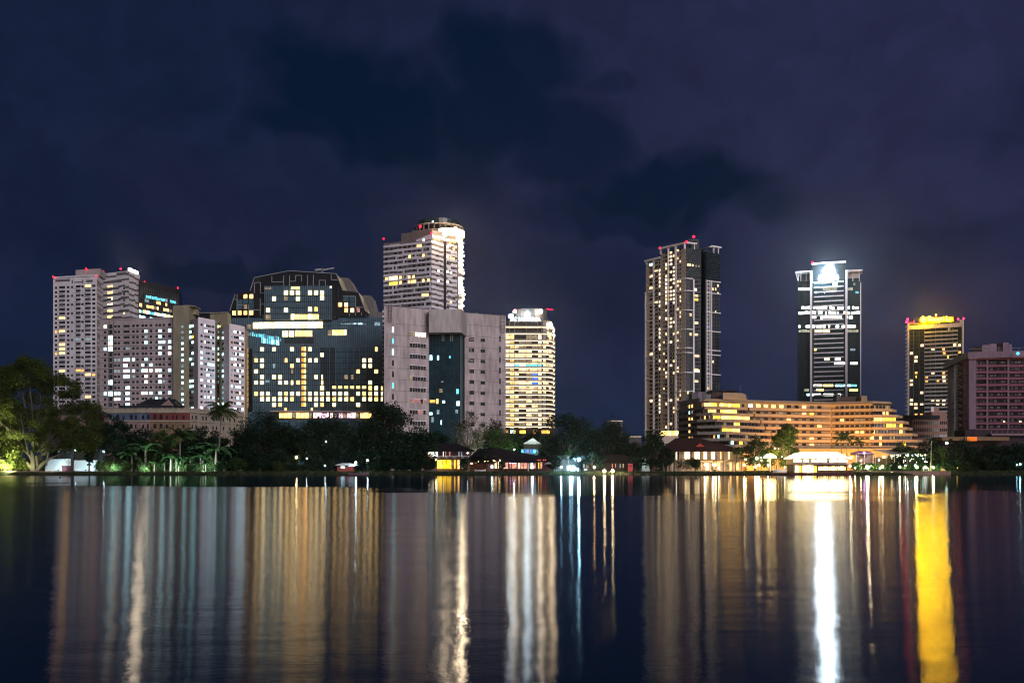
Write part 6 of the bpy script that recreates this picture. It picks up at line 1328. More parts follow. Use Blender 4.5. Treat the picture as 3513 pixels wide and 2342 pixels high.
def flood(label, loc, aim, energy, col, group=None, size=.8, spread=120):
    """an unseen ground floodlight: a small box housing on a stake that throws its beam away from the lake"""
    loc = Vector(loc); aim = Vector(aim); r = thing('unseen_floodlight', label, 'floodlight', (loc.x, loc.y, GZ - .1), group); d = (aim - loc).normalized()
    mb = MB(); mb.tube([(loc.x, loc.y, GZ - .3), (loc.x, loc.y, loc.z)], [.05, .05], IRON, 5); mb.build('stake', r); mb = MB(); mb.bar(loc - d * .3, loc - d * .02, .5, IRON, .35); mb.build('housing', r); area(r, loc, aim, energy, col, size, None, spread); return r

# ---- left bank: white walled yard with lamps under the big tree
Dw = 350.0
r = thing('white_yard_wall', 'low white plaster wall and shed brightly lit under the spreading tree', 'wall', (X(200, Dw), Dw, GZ))
mb = MB(); mb.box(X(155, Dw), X(238, Dw), Dw, Dw + .4, .8, Z(1574, Dw), WW); mb.box(X(226, Dw), X(249, Dw), Dw - .5, Dw + .2, .8, Z(1573, Dw), WW); mb.build('left_wall', r)
mb = MB(); mb.box(X(254, Dw), X(340, Dw), Dw - .3, Dw, .8, Z(1578, Dw), WW); mb.build('right_wall', r)
mb = MB()
for px in (249, 253, 341): mb.box(X(px - 1.8, Dw), X(px + 1.8, Dw), Dw - .9, Dw - .4, .8, Z(1538, Dw), IRON)
mb.build('pillar', r)
mb = MB()
for i in range(11): mb.box(X(255 + 7.7 * i, Dw), X(255 + 7.7 * i + 7.3, Dw), Dw + .05, Dw + .2, Z(1578, Dw), Z(1549, Dw), DW)
mb.build('timber_screen', r)
mb = MB(); mb.box(X(176, Dw), X(340, Dw), Dw + 5, Dw + 5.3, .8, Z(1540, Dw + 5), mat('pale_blue_plaster', (.35, .42, .45), .85, .2, var=.2, scale=.3)); mb.build('back_wall', r)
mb = MB(); mb.box(X(150, Dw), X(348, Dw), Dw - 1.2, Dw + 6.5, Z(1538, Dw), Z(1535, Dw), SLATE); mb.build('roof', r)
mb = MB()
for px in (180, 196, 210, 224): mb.box(X(px, Dw) - .06, X(px, Dw) + .06, Dw - .1, Dw, Z(1574, Dw), Z(1541, Dw), IRON)
mb.box(X(176, Dw), X(226, Dw), Dw - .12, Dw - .02, Z(1553, Dw), Z(1551.5, Dw), IRON); mb.build('window_frame', r)
lamp('white lamp above the brown timber screen, left of two', 258, 1543.5, Dw - 1.5, (.75, .95, 1), 30, .26, post=False, name='wall_lamp'); lamp('white lamp at the right end of the white yard wall', 356, 1549, Dw - 3, (.75, .95, 1), 40, .22)
fb_ = 'hidden floodlights of the left bank'
flood('floodlight in the grass aimed at the white yard wall', (X(205, 343), 342, 1.5), (X(205, Dw), Dw, 3.0), 430, (.62, .93, 1.0), fb_, 1.2); flood('floodlight in the grass aimed at the right half of the white wall', (X(298, 343), 342, 1.5), (X(298, Dw), Dw, 2.5), 430, (.62, .93, 1.0), fb_, 1.2)
flood('floodlight aimed up into the spreading tree from its left', (X(5, 333), 334, 1.6), (X(45, 343), 343, 13), 15000, (1, .95, .42), fb_, 1.6, 140); flood('floodlight aimed at the trunk of the spreading tree', (X(95, 335), 335, 1.5), (X(110, 342), 342, 8), 700, (.95, .95, .55), fb_, 1.2, 140)
flood('floodlight in the grass aimed at garden shrubs at the frame edge', (X(25, 331.8), 332.3, 1.5), (X(25, 340), 340, 3), 1100, (.9, 1, .5), fb_, 1.5, 160)
flood('green floodlight aimed at the shrubs right of the white wall', (X(385, 333), 333.5, 1.6), (X(392, 340), 340, 2.5), 1300, (.9, 1, .85), fb_, 1.5, 160); flood('green floodlight aimed at the left bananas', (X(500, 333), 333.2, 1.6), (X(500, 340), 340, 5), 1500, (.85, 1, .85), fb_, 1.5, 160)
flood('green floodlight aimed at the middle palm', (X(600, 333), 333.2, 1.6), (X(612, 340), 340, 6), 1900, (.8, 1, .9), fb_, 1.5, 160); flood('dim floodlight aimed at the right bananas', (X(700, 333), 333.2, 1.6), (X(720, 341), 341, 6), 1500, (.8, 1, .95), fb_, 1.5, 160)
r = thing('planter_box', 'salmon red planter box at the foot of the white wall', 'planter', (X(228, 345), 345, GZ)); mb = MB(); mb.box(X(212, 345), X(244, 345), 345, 346, .9, Z(1599, 345), MAR); mb.build('box', r); mb = MB(); mb.box(X(211, 345), X(245, 345), 344.9, 346.1, Z(1599, 345), Z(1597, 345), MAR); mb.build('rim', r)
r = thing('stone_kerb', 'low pale stone kerb along the left bank under the spreading tree', 'kerb', (X(100, 334), 334, .9)); mb = MB(); mb.box(X(-40, 334), X(165, 334), 334.2, 334.7, .7, 1.22, PLK); mb.build('edge', r); mb = MB(); mb.box(X(165.2, 334), X(340, 334), 334.2, 334.7, .7, 1.16, PLK); mb.build('edge', r)
def bench(label, px, D):
    x = X(px, D); r = thing('park_bench', label, 'bench', (x, D, GZ)); MB().box(x - .9, x + .9, D, D + .45, GZ + .42, GZ + .48, WW).build('seat', r); MB().box(x - .9, x + .9, D + .42, D + .48, GZ + .55, GZ + .9, WW).build('backrest', r)
    for sx in (-.75, .75): MB().box(x + sx - .05, x + sx + .05, D + .03, D + .4, GZ - .1, GZ + .42, IRON).build('leg', r)
bench('white bench before the right half of the white wall', 262, 344); bench('bench standing by the leaning trunks right of the wall', 318, 344)
tree('slender leaning tree with pale trunk in front of the white wall', 305, 1520, 18, 341, 0, seed=51, trunk=.8, dens=.7, bark=BARKL, name='slender_tree')

# ---- houses half seen between the dark trees left of the centre
r = thing('garden_house', 'small dim house with purple-grey roof between the dark trees', 'house', (X(945, 356), 356, GZ)); mb = MB(); mb.box(X(925, 356), X(972, 356), 356, 362, .7, Z(1580, 356), MAR); mb.build('wall', r); mb = MB(); mb.hip(X(918, 355), X(980, 355), 355, 363, Z(1580, 355), Z(1562, 355), X(935, 355), X(962, 355), PT); mb.build('roof', r)
for px in (940, 955): mb = MB(); mb.box(X(px, 356), X(px + 6, 356), 355.9, 356, Z(1600, 356), Z(1586, 356), W_DIM); mb.build('window', r)
r = thing('red_kiosk', 'small red walled kiosk with lit window at the water, between dark trees', 'kiosk', (X(1183, 334.5), 334.5, GZ)); mb = MB(); mb.box(X(1157, 334), X(1209, 334), 334.3, 337.5, .6, Z(1599, 334), mat('red_kiosk_wall', (.42, .10, .09), .85, .2, var=.25, scale=.6)); mb.build('wall', r)
mb = MB(); mb.hip(X(1152, 334), X(1222, 334), 333.6, 338.3, Z(1596, 334), Z(1588, 334), X(1170, 334), X(1200, 334), WW); mb.build('roof', r); MB().box(X(1169, 334), X(1183, 334), 334.2, 334.3, Z(1605, 334), Z(1598.5, 334), W_COOL).build('window', r); MB().box(X(1196, 334), X(1218, 334), 334.0, 334.2, Z(1598, 334), Z(1596.3, 334), W_COOL).build('lamp_strip', r)
lamp('cool white lamp on the roof end of the red kiosk', 1221, 1586, 333.6, (.7, .95, 1), 130, .34); lamp('cool white lamp right of the red kiosk among leaves', 1261, 1578, 334.5, (.7, .95, 1), 50, .26); lamp('warm orange lamp low in the dark trees, under the layered crown', 1017, 1568, 337, (1, .7, .3), 90, .34)
lamp('cool lamp glowing through the crown of the broad rounded tree', 1118, 1514, 336, (.7, .9, 1), 40, .26); lamp('tiny white lamp just right of the warm orange one', 1052, 1571, 336, (.85, .95, 1), 30, .18); lamp('faint lamp by the water left of the red kiosk', 1115, 1597, 334, (.8, 1, 1), 20, .18)
HULL = mat('weathered_hull', (.16, .10, .12), .7, .3, var=.4, scale=.8); HULLW = mat('white_hull', (.60, .56, .54), .6, .35, var=.2, scale=.8)
def boat(label, px0, px1, D, z, m, h=.75, beam=1.1, rz=0):
    x0, x1 = X(px0, D), X(px1, D); L_ = x1 - x0; r = thing('rowing_boat', label, 'boat', ((x0 + x1) / 2, D, z)); n = 12; outer = []; mb = MB(); V_ = []; F_ = []
    for i in range(n + 1):
        t = i / n; w_ = beam * (math.sin(math.pi * (t * .94 + .03)) ** .55) / 2; zz_ = z + h * (1 + .45 * (2 * t - 1) ** 2); kz = z + .12 * (2 * t - 1) ** 2 * h * 3; x = x0 + L_ * t
        V_ += [(x, D - w_, zz_), (x, D - w_ * .6, kz), (x, D + w_ * .6, kz), (x, D + w_, zz_), (x, D + w_ * .88, zz_ - .02), (x, D + w_ * .5, kz + .08), (x, D - w_ * .5, kz + .08), (x, D - w_ * .88, zz_ - .02)]
        if i:
            a = 8 * (i - 1)
            for k in range(8): F_.append([a + k, a + (k + 1) % 8, a + 8 + (k + 1) % 8, a + 8 + k])
    F_ += [list(range(8)), list(range(8 * n, 8 * n + 8))]; mb.add(V_, F_, m).build('hull', r)
    for t in (.3, .62): x = x0 + L_ * t; MB().box(x - .14, x + .14, D - beam * .4, D + beam * .4, z + h * .72, z + h * .78, TIM).build('thwart', r)
    return r
boat('long dark purple boat moored in the water right of the red kiosk', 1194, 1265, 327.4, -.05, HULL, .7, 1.5); boat('white rowing boat drawn up on the grass before the long pavilion', 1628, 1667, 337.2, GZ + .02, HULLW, .6, 1.2); boat('dark boat lying on the grass left of the wooden house', 1450, 1500, 336, GZ, HULL, .5, 1.2)

# ---- wooden two-storey house with white lit balcony, centre bank
Dc = 348.0
r = thing('wooden_house', 'two-storey timber house, white lit upper room and yellow lit ground floor, dark hipped roof', 'house', (X(1530, Dc), Dc, GZ))
mb = MB(); mb.box(X(1447, Dc), X(1612, Dc), Dc, Dc + 8, Z(1573, Dc), Z(1546, Dc), MAR); mb.build('upper_wall', r); mb = MB(); mb.box(X(1452, Dc), X(1600, Dc), Dc + .3, Dc + 8, .7, Z(1573, Dc), OCH2); mb.build('lower_wall', r)
mb = MB(); mb.hip(X(1436, Dc), X(1626, Dc), Dc - 1.6, Dc + 9, Z(1547, Dc), Z(1519, Dc), X(1500, Dc), X(1565, Dc), PT); mb.build('roof', r); mb = MB(); mb.box(X(1445, Dc), X(1614, Dc), Dc - 1.2, Dc + .2, Z(1574.5, Dc), Z(1572, Dc), DW); mb.build('balcony_floor', r)
mb = MB()
for i in range(42): x = X(1447 + 3.9 * i, Dc); mb.box(x - .035, x + .035, Dc - 1.15, Dc - 1.08, Z(1572, Dc), Z(1564, Dc), WW)
mb.box(X(1446, Dc), X(1612, Dc), Dc - 1.18, Dc - 1.05, Z(1564, Dc), Z(1563.2, Dc), WW); mb.build('railing', r)
for px in (1448, 1466, 1492, 1520, 1548, 1580, 1611): MB().box(X(px, Dc) - .12, X(px, Dc) + .12, Dc - 1.15, Dc - .9, Z(1606, Dc), Z(1547, Dc), TIM).build('post', r)
fc = Face(1440, Dc, 1640, Dc); ws = Wins(r)
for p0, p1, m_ in ((1468, 1478, W_WHITE), (1479, 1490, W_WHITE), (1495, 1502, W_COOL), (1518, 1522, W_COOL), (1450, 1453, W_COOL), (1572, 1577, W_CDIM), (1582, 1586, W_CDIM), (1527, 1531, W_PINK), (1540, 1545, W_PINK)): ws.px(fc, p0, p1, 1549, 1565, m_, None, .05)
ws.done(); ws = Wins(r, 'lit_bay')
YR = lit('yellow_bay', (1, .55, .02), 2.2, .6, .7)
for p0, p1, m_ in ((1500, 1518, W_YELLOW), (1520, 1532, YR), (1533, 1543, YR), (1544, 1549, W_YELLOW), (1553, 1556, W_DIM), (1559, 1562, W_YELLOW), (1570, 1576, W_WARM), (1584, 1589, W_CDIM)): ws.px(fc, p0, p1, 1577, 1607, m_, None, .05)
ws.done(); spot_part(r, P3(1604, 1553, Dc - 1.4), .22, lampm((.6, .95, 1), 22), 'wall_lamp')
lamp('round yellow lamp left of the yellow lit ground floor', 1495, 1576, 343, (1, .7, .25), 26, .32); lamp('yellow lamp below the round one, beside the wooden house', 1486, 1582, 342.5, (1, .65, .2), 16, .24)
# ---- long open pavilion with sloping roof
r = thing('lakeside_pavilion', 'long open lakeside pavilion with sagging dark roof, pink and orange lights inside', 'pavilion', (X(1760, 344), 344, GZ)); Dp = 344.0
mb = MB(); V_ = [(X(1606, 344), 343, Z(1574, 343)), (X(1760, 343), 340.5, Z(1584, 340.5)), (X(1835, 343), 340.5, Z(1585, 340.5)), (X(1893, 343), 341, Z(1573, 341)), (X(1893, 350), 352, Z(1571, 352)), (X(1690, 350), 347, Z(1533, 347)), (X(1640, 350), 347, Z(1540, 347))]
mb.add(V_ + [(x, y, z - .3) for x, y, z in V_], [[0, 1, 5, 6], [1, 2, 5], [2, 3, 4, 5], [7, 13, 12, 8], [8, 12, 9], [9, 12, 11, 10], [0, 7, 8, 1], [1, 8, 9, 2], [2, 9, 10, 3], [3, 10, 11, 4], [4, 11, 12, 5], [5, 12, 13, 6], [6, 13, 7, 0]], PT); mb.build('roof', r)
mb = MB(); mb.box(X(1600, 349), X(1890, 349), 349, 349.3, .7, Z(1578, 349), MAR); mb.build('back_wall', r); mb = MB(); mb.box(X(1598, 341), X(1712, 341), 341.5, 347, .7, Z(1584, 341.5), mat('terracotta_plaster', (.14, .06, .045), .85, .2, var=.3, scale=.6)); mb.build('kitchen_wall', r)
mb = MB(); mb.prism([(X(1592, 340), 340), (X(1610, 340), 340), (X(1610, 340), 341.4), (X(1592, 340), 341.4)], .7, Z(1578, 340), OCH2); mb.build('gable_wall', r)
for px in (1707, 1727, 1745, 1775, 1812, 1851, 1876): MB().box(X(px, 341) - .13, X(px, 341) + .13, 340.8, 341.05, .8, Z(1582, 341), TIM if px != 1812 else WW).build('column', r)
fp_ = Face(1590, 348.9, 1900, 348.9); ws = Wins(r, 'lit_bay'); PK = lit('rosy_bay', (1, .42, .28), 1.0, .6, .8); OR_ = lit('peach_bay', (1, .62, .35), 2.2, .5, .8)
for p0, p1, m_ in ((1716, 1724, OR_), (1727, 1731, OR_), (1733, 1743, PK), (1748, 1754, W_PINK), (1756, 1772, PK), (1777, 1784, OR_), (1786, 1794, PK), (1796, 1809, PK), (1814, 1820, W_DIM), (1821, 1828, W_WHITE), (1829, 1838, W_PINK), (1846, 1850, YR), (1854, 1860, PK)): ws.px(fp_, p0, p1, 1584, 1607, m_, None, .05)
ws.done(); fk_ = Face(1598, 341.5, 1712, 341.5); ws = Wins(r)
for p0, p1, y0, y1, m_ in ((1614, 1622, 1586, 1592, OR_), (1684, 1692, 1595, 1606, W_COOL), (1697, 1704, 1580, 1606, OR_), (1706, 1711, 1580, 1606, OR_), (1630, 1635, 1585, 1589, W_CDIM), (1672, 1676, 1580, 1584, W_YELLOW)): ws.px(fk_, p0, p1, y0, y1, m_, None, .06)
ws.done()
for i in range(9): spot_part(r, P3(1747 + 2.8 * i, 1586 + (i % 3) * 1.2, 341.5), .10, lampm((.75, .3, 1), 14) if i % 2 else lampm((1, .5, .7), 12), 'party_light')
for px, py, c_, s in ((1826, 1598, (1, .95, 1), 60), (1829, 1602, (.8, .8, 1), 40), (1688, 1600, (.8, .95, 1), 40), (1715, 1579, (1, .6, .2), 25), (1694, 1580, (1, .6, .2), 25), (1640, 1583, (1, .7, .3), 25), (1663, 1583, (1, .7, .3), 18)): spot_part(r, P3(px, py, 340.6), .2, lampm(c_, s), 'hanging_lamp')
for px in (1846, 1853, 1864, 1871): spot_part(r, P3(px, 1577, 340.8), .12, lampm((1, .12, .08), 6), 'party_light')
# ---- white lit gable behind
r = thing('white_gable_house', 'house with white lit gable roof and blue lit wall, behind the pavilion', 'house', (X(1830, 372), 372, GZ)); mb = MB(); mb.box(X(1790, 372), X(1850, 372), 372, 380, .7, Z(1538, 372), mat('blue_grey_wall', (.12, .18, .26), .8, .2, var=.2)); mb.build('wall', r)
mb = MB(); mb.add([(X(1795, 371), 371, Z(1521, 371)), (X(1867, 371), 371, Z(1528, 371)), (X(1828, 371), 371, Z(1502, 371)), (X(1795, 371), 382, Z(1521, 371)), (X(1867, 371), 382, Z(1528, 371)), (X(1828, 371), 382, Z(1502, 371))], [[0, 1, 2], [5, 4, 3], [0, 3, 4, 1], [1, 4, 5, 2], [2, 5, 3, 0]], WW); mb.build('gable', r)
mb = MB(); mb.prism([(X(1798, 370), 369), (X(1860, 370), 369), (X(1866, 370), 371), (X(1795, 370), 371)], Z(1538, 370), Z(1523, 370), DW); mb.build('lower_roof', r)
fg_ = Face(1785, 371.9, 1855, 371.9); ws = Wins(r)
for p0, p1, m_ in ((1789, 1796, W_CYAN), (1800, 1808, W_BLUE), (1809, 1816, W_CDIM), (1818, 1828, W_BLUE), (1829, 1838, W_CYAN), (1840, 1848, W_CDIM)): ws.px(fg_, p0, p1, 1541, 1553, m_, None, .05)
ws.done(); area(r, (X(1830, 366), 363, Z(1512, 366)), (X(1830, 371), 371, Z(1515, 371)), 330, (.8, 1, .9), 3, 1, 150)
lamp('white lamp beside the dim green tree, left of the white gable', 1764, 1541, 362, (.7, 1, .9), 40, .3)
# ---- white boathouse, umbrella and low dark house right of the pavilion
r = thing('white_boathouse', 'pale boathouse lit blue-white by shore lamps, behind the clipped round tree', 'boathouse', (X(1980, 350), 350, GZ)); mb = MB(); mb.box(X(1900, 350), X(2042, 350), 350, 357, .7, Z(1562, 350), mat('blue_grey_boards', (.24, .29, .31), .8, .2, var=.35, scale=.6)); mb.build('wall', r); mb = MB(); mb.hip(X(1893, 349), X(2050, 349), 348.6, 358, Z(1563, 349), Z(1552, 349), X(1915, 349), X(2020, 349), SLATE); mb.build('roof', r)
fbh = Face(1860, 350, 2045, 350); ws = Wins(r)
for px, m_ in ((1968, G_DARK), (1985, G_DARK), (2008, G_DARK), (2019, W_CDIM), (2030, G_DARK)): ws.px(fbh, px, px + 7, 1562, 1580, m_)
ws.done()
r = thing('parasol', 'pale parasol standing on the lawn between pavilion and round tree', 'parasol', (X(1884, 339), 339, GZ)); mb = MB(); c_ = (X(1884, 339), 339); mb.add([(c_[0], c_[1], Z(1583, 339))] + [(c_[0] + 1.8 * math.cos(k * .785), c_[1] + 1.8 * math.sin(k * .785), Z(1591, 339)) for k in range(8)], [[0, 1 + k, 1 + (k + 1) % 8] for k in range(8)], WW); mb.build('canopy', r); mb = MB(); mb.tube([(*c_, GZ - .1), (*c_, Z(1584, 339))], [.04, .04], IRON, 5); mb.build('pole', r)
BW = (.38, .80, 1.0)
lamp('brilliant blue-white lamp on a tall post, centre of the bank', 1986, 1575.5, 335.5, BW, 420, .5); lamp('small blue-white lamp by the clipped round tree', 1925.5, 1602, 334.5, BW, 160, .30); lamp('blue-white lamp pair, left one, beside the parked white van', 1956, 1601.5, 334.6, BW, 130, .30); lamp('blue-white lamp pair, right one, beside the parked white van', 1963, 1603, 334.4, BW, 130, .30)
lamp('orange lamp right of the parked van, before the dark house', 2038.5, 1602, 334.6, (1, .55, .2), 150, .34)
def bollard(label, px, D, z): 
    r = thing('jetty_lamp', label, 'lamp', (X(px, D), D, z)); MB().tube([(X(px, D), D, -.8), (X(px, D), D, z + .45)], [.1, .1], IRON, 6).build('post', r); MB().ball((X(px, D), D, z + .8), .42, lampm((1, .72, .36), 520), 10, 6).build('lamp_globe', r); MB().tube([(X(px, D), D, z + 1.2), (X(px, D), D, z + 1.4)], [.3, .05], IRON, 8).build('cap', r)
bollard('left of two dazzling warm jetty lamps at the water', 2073.5, 328.4, .5); bollard('right of two dazzling warm jetty lamps at the water', 2101.5, 328.4, .5)
r = thing('parked_van', 'white van parked on the lawn between the blue-white lamps', 'van', (X(1960, 337), 337, GZ)); x0, x1 = X(1945, 337), X(1985, 337); z_ = GZ + .25
MB().add([(x0, 337, z_), (x1, 337, z_), (x1, 337, z_ + 1.0), (x1 - .9, 337, z_ + 1.05), (x1 - 1.4, 337, z_ + 1.85), (x0, 337, z_ + 1.9), (x0, 338.8, z_), (x1, 338.8, z_), (x1, 338.8, z_ + 1.0), (x1 - .9, 338.8, z_ + 1.05), (x1 - 1.4, 338.8, z_ + 1.85), (x0, 338.8, z_ + 1.9)], [[0, 1, 2, 3, 4, 5], [11, 10, 9, 8, 7, 6], [0, 6, 7, 1], [1, 7, 8, 2], [2, 8, 9, 3], [3, 9, 10, 4], [4, 10, 11, 5], [5, 11, 6, 0]], WW).build('body', r)
for x in (x0 + .7, x1 - .8): MB().tube([(x, 336.9, GZ + .32), (x, 337.1, GZ + .32)], [.32, .32], IRON, 12).build('wheel', r)
MB().box(x0 + 1.2, x1 - 1.5, 336.95, 337, z_ + 1.1, z_ + 1.6, G_DARK).build('window', r)
r = thing('low_dark_house', 'low dark house with broad purple tiled roof under the wide trees', 'house', (X(2090, 343), 343, GZ)); mb = MB(); mb.box(X(1998, 343), X(2165, 343), 343, 350, .7, Z(1587, 343), DW); mb.build('wall', r); mb = MB(); mb.hip(X(1986, 342), X(2182, 342), 341.4, 351.5, Z(1588, 342), Z(1558, 342), X(2045, 342), X(2150, 342), PT); mb.build('roof', r)
fd_ = Face(1998, 343, 2165, 343); ws = Wins(r)
for p0, p1, m_ in ((2001, 2007, W_CDIM), (2011, 2020, W_DIM), (2099, 2102, W_PINK), (2110, 2113, W_PINK), (2126, 2129, W_CDIM), (2136, 2140, W_DIM)): ws.px(fd_, p0, p1, 1590, 1604, m_)
ws.done()
r = thing('red_booth', 'small red booth standing by the stone bank', 'booth', (X(2163, 336), 336, GZ)); mb = MB(); mb.box(X(2156, 336), X(2171, 336), 336, 337.4, .8, Z(1590, 336), mat('booth_red', (.30, .035, .06), .7, .3, var=.2)); mb.build('body', r); mb = MB(); mb.box(X(2154.5, 336), X(2172.5, 336), 335.8, 337.6, Z(1590, 336), Z(1587.5, 336), DW); mb.build('roof', r); mb = MB(); mb.box(X(2159, 336), X(2168, 336), 335.95, 336, Z(1600, 336), Z(1596, 336), IRON); mb.build('hatch', r)
STN = mat('revetment_stone', (.16, .12, .10), .95, .1, var=.6, scale=2.0, streak=False); mb = MB(); rr = random.Random(2)
for i in range(420): px = rr.uniform(2140, 2260); t = rr.random(); x = X(px, 331); y = shore(x) + .1 + 2.6 * t; mb.ball((x, y, .05 + .85 * t), rr.uniform(.16, .34), STN, 6, 4, .7)
o = mb.build('revetment_stones'); o['kind'] = 'stuff'
r = thing('white_cottage', 'white cottage end with pink neighbour wall between two dark trees', 'cottage', (X(2215, 352), 352, GZ)); mb = MB(); mb.box(X(2202, 352), X(2232, 352), 352, 358, .7, Z(1558, 352), WW); mb.build('wall', r); mb = MB(); mb.box(X(2232.3, 352), X(2247, 352), 352.5, 358, .7, Z(1556, 352), mat('pink_cottage_wall', (.5, .18, .22), .85, .2, var=.2)); mb.build('pink_wall', r); mb = MB(); mb.box(X(2198, 351), X(2250, 351), 351.3, 359, Z(1556, 352), Z(1552, 352), PT); mb.build('roof', r)
flood('floodlight in the bushes aimed at the white cottage', (X(2216, 346), 346, 2.5), (X(2217, 352), 352, 5), 90, (.7, .95, 1), 'small floodlights of the central bank', .8)
flood('floodlight in the grass aimed at the white boathouse', (X(2010, 342), 343, 1.4), (X(2000, 350), 350, 4), 220, (.65, .95, 1), 'small floodlights of the central bank', 1)
r = thing('red_parasol', 'red topped parasol on a thin pole at the dark bush', 'parasol', (X(2308, 335), 335, GZ)); mb = MB(); c_ = (X(2308, 335), 335.5); mb.add([(c_[0], c_[1], Z(1582, 335))] + [(c_[0] + 1.4 * math.cos(k * .785), c_[1] + 1.4 * math.sin(k * .785), Z(1585, 335)) for k in range(8)], [[0, 1 + k, 1 + (k + 1) % 8] for k in range(8)], MAR); mb.build('canopy', r); mb = MB(); mb.tube([(*c_, GZ - .1), (*c_, Z(1583, 335))], [.05, .05], WW, 5); mb.build('pole', r)
# ---- red roofed two-storey restaurant house
Dr = 349.0
r = thing('red_roofed_house', 'two-storey house with broad dark red hipped roof and tall warm lit windows', 'house', (X(2410, Dr), Dr, GZ)); CRM = mat('warm_cream_plaster', (.50, .37, .25), .85, .2, var=.2, scale=.5)
mb = MB(); mb.box(X(2288, Dr), X(2548, Dr), Dr, Dr + 12, .7, Z(1546, Dr), CRM); mb.build('wall', r); mb = MB(); mb.hip(X(2272, Dr), X(2556, Dr), Dr - 2, Dr + 14, Z(1548, Dr - 2), Z(1502, Dr + 6), X(2318, Dr + 6), X(2400, Dr + 6), RT); mb.build('roof', r)
mb = MB(); mb.add([(X(2385, Dr - 1), Dr - 1.6, Z(1532, Dr)), (X(2417, Dr - 1), Dr - 1.6, Z(1532, Dr)), (X(2401, Dr - 1), Dr - 1.6, Z(1520, Dr)), (X(2401, Dr), Dr + 4, Z(1521, Dr))], [[0, 1, 2], [1, 3, 2], [0, 2, 3], [0, 3, 1]], mat('red_gable', (.36, .04, .03), .8, .2, var=.15)); mb.build('gable', r)
mb = MB()
for px in (2300, 2316, 2332, 2339, 2376, 2407, 2435, 2462, 2484, 2512, 2546): mb.box(X(px - 2, Dr), X(px + 2, Dr), Dr - .35, Dr - .02, .8, Z(1547.5, Dr), CRM)
mb.box(X(2288, Dr), X(2549, Dr), Dr - .5, Dr - .03, Z(1583, Dr), Z(1580, Dr), CRM); mb.build('pilaster', r)
fr_h = Face(2288, Dr, 2548, Dr); ws = Wins(r); WG = lit('golden_room', (1, .72, .36), 4.2, .4, .8)
for p0, p1, m_ in ((2297, 2300, W_CREAM), (2319, 2322, W_WHITE), (2349, 2357, WG), (2358, 2366, WG), (2383, 2391, WG), (2392, 2400, WG), (2414, 2425, WG), (2441, 2452, WG), (2471, 2474, W_WARM), (2498, 2503, W_WARM), (2505, 2510, W_DIM), (2304, 2312, G_DARK), (2325, 2331, G_DARK)): ws.px(fr_h, p0, p1, 1549, 1574, m_, None, .05)
for p0, p1, m_ in ((2422, 2431, WG), (2410, 2416, W_DIM), (2436, 2446, W_DIM), (2462, 2468, W_WARM), (2476, 2482, W_DIM), (2492, 2500, W_DIM), (2504, 2509, W_WARM), (2526, 2533, W_WARM), (2398, 2404, W_DIM)): ws.px(fr_h, p0, p1, 1587, 1611, m_, None, .05)
ws.done(); mb = MB(); mb.box(X(2408, 346), X(2485, 346), 346, 349, Z(1580, 346), Z(1577, 346), TIM); mb.build('veranda_roof', r); mb = MB(); mb.box(X(2494, 346), X(2548, 346), 345.8, 349, Z(1583, 346), Z(1582, 346), TIM); mb.build('veranda_beam', r)
for px in (2411, 2448, 2482, 2514, 2545): MB().box(X(px, 346) - .1, X(px, 346) + .1, 345.9, 346.1, .8, Z(1580, 346), TIM).build('veranda_post', r)
YL = (1, .74, .36)
for px, py, s, lb in ((2418, 1593, 90, 'warm veranda lamp, left of the house door'), (2455, 1594, 170, 'brightest warm veranda lamp, under the brown veranda roof'), (2446, 1593, 50, 'smaller warm veranda lamp just left of the brightest'), (2466, 1605, 40, 'low warm lamp at the veranda steps')): lamp(lb, px, py, 345, YL, s, .28)
mb = MB()
# ---- lit garden between the house and the floating restaurant
for px, py, s, rd, lb in ((2553.5, 1594, 130, .32, 'warm garden lamp right of the leaning palm'), (2558, 1576, 70, .4, 'warm lamp cluster high behind the leaning palm'), (2597, 1571.5, 130, .42, 'bright warm lamp left of the glowing umbrella'), (2603, 1594.5, 130, .34, 'warm globe lamp left of the pier'), (2591, 1601, 80, .3, 'small warm lamp low at the garden edge'), (2635, 1596, 150, .34, 'warm globe lamp at the start of the pier'), (2706, 1596, 130, .3, 'warm globe lamp at the left corner of the bright restaurant'), (2611, 1570, 60, .22, 'small bulb just left of the glowing umbrella'), (2612, 1578, 40, .2, 'small bulb under the umbrella bulb'), (2658, 1537, 30, .2, 'small white bulb in the trees above the umbrella'), (2672, 1539, 30, .2, 'second small white bulb in the trees above the umbrella'), (2683, 1566, 30, .2, 'yellow bulb at the trunk of the oval tree')): lamp(lb, px, py, 341 + (px % 5), YL, s, rd)
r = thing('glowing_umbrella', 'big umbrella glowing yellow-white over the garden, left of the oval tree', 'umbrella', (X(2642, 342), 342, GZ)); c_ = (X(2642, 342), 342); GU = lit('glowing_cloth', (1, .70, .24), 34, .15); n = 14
mb = MB(); V_ = [(c_[0], c_[1], Z(1555, 342))]; F_ = []
for j, (rd, y) in enumerate(((.9, 1557), (1.6, 1561), (2.1, 1566), (2.25, 1570))):
    V_ += [(c_[0] + rd * math.cos(6.283 * k / n), c_[1] + rd * math.sin(6.283 * k / n), Z(y, 342)) for k in range(n)]
for k in range(n):
    F_.append([0, 1 + k, 1 + (k + 1) % n])
    for j in range(3): a = 1 + j * n; F_.append([a + k, a + n + k, a + n + (k + 1) % n, a + (k + 1) % n])
mb.add(V_, F_, GU); mb.build('canopy', r); mb = MB(); mb.tube([(*c_, GZ - .1), (*c_, Z(1556, 342))], [.07, .07], WW, 6); mb.build('pole', r); spot_part(r, P3(2636, 1579, 341), .3, lampm(YL, 50), 'lamp_globe')
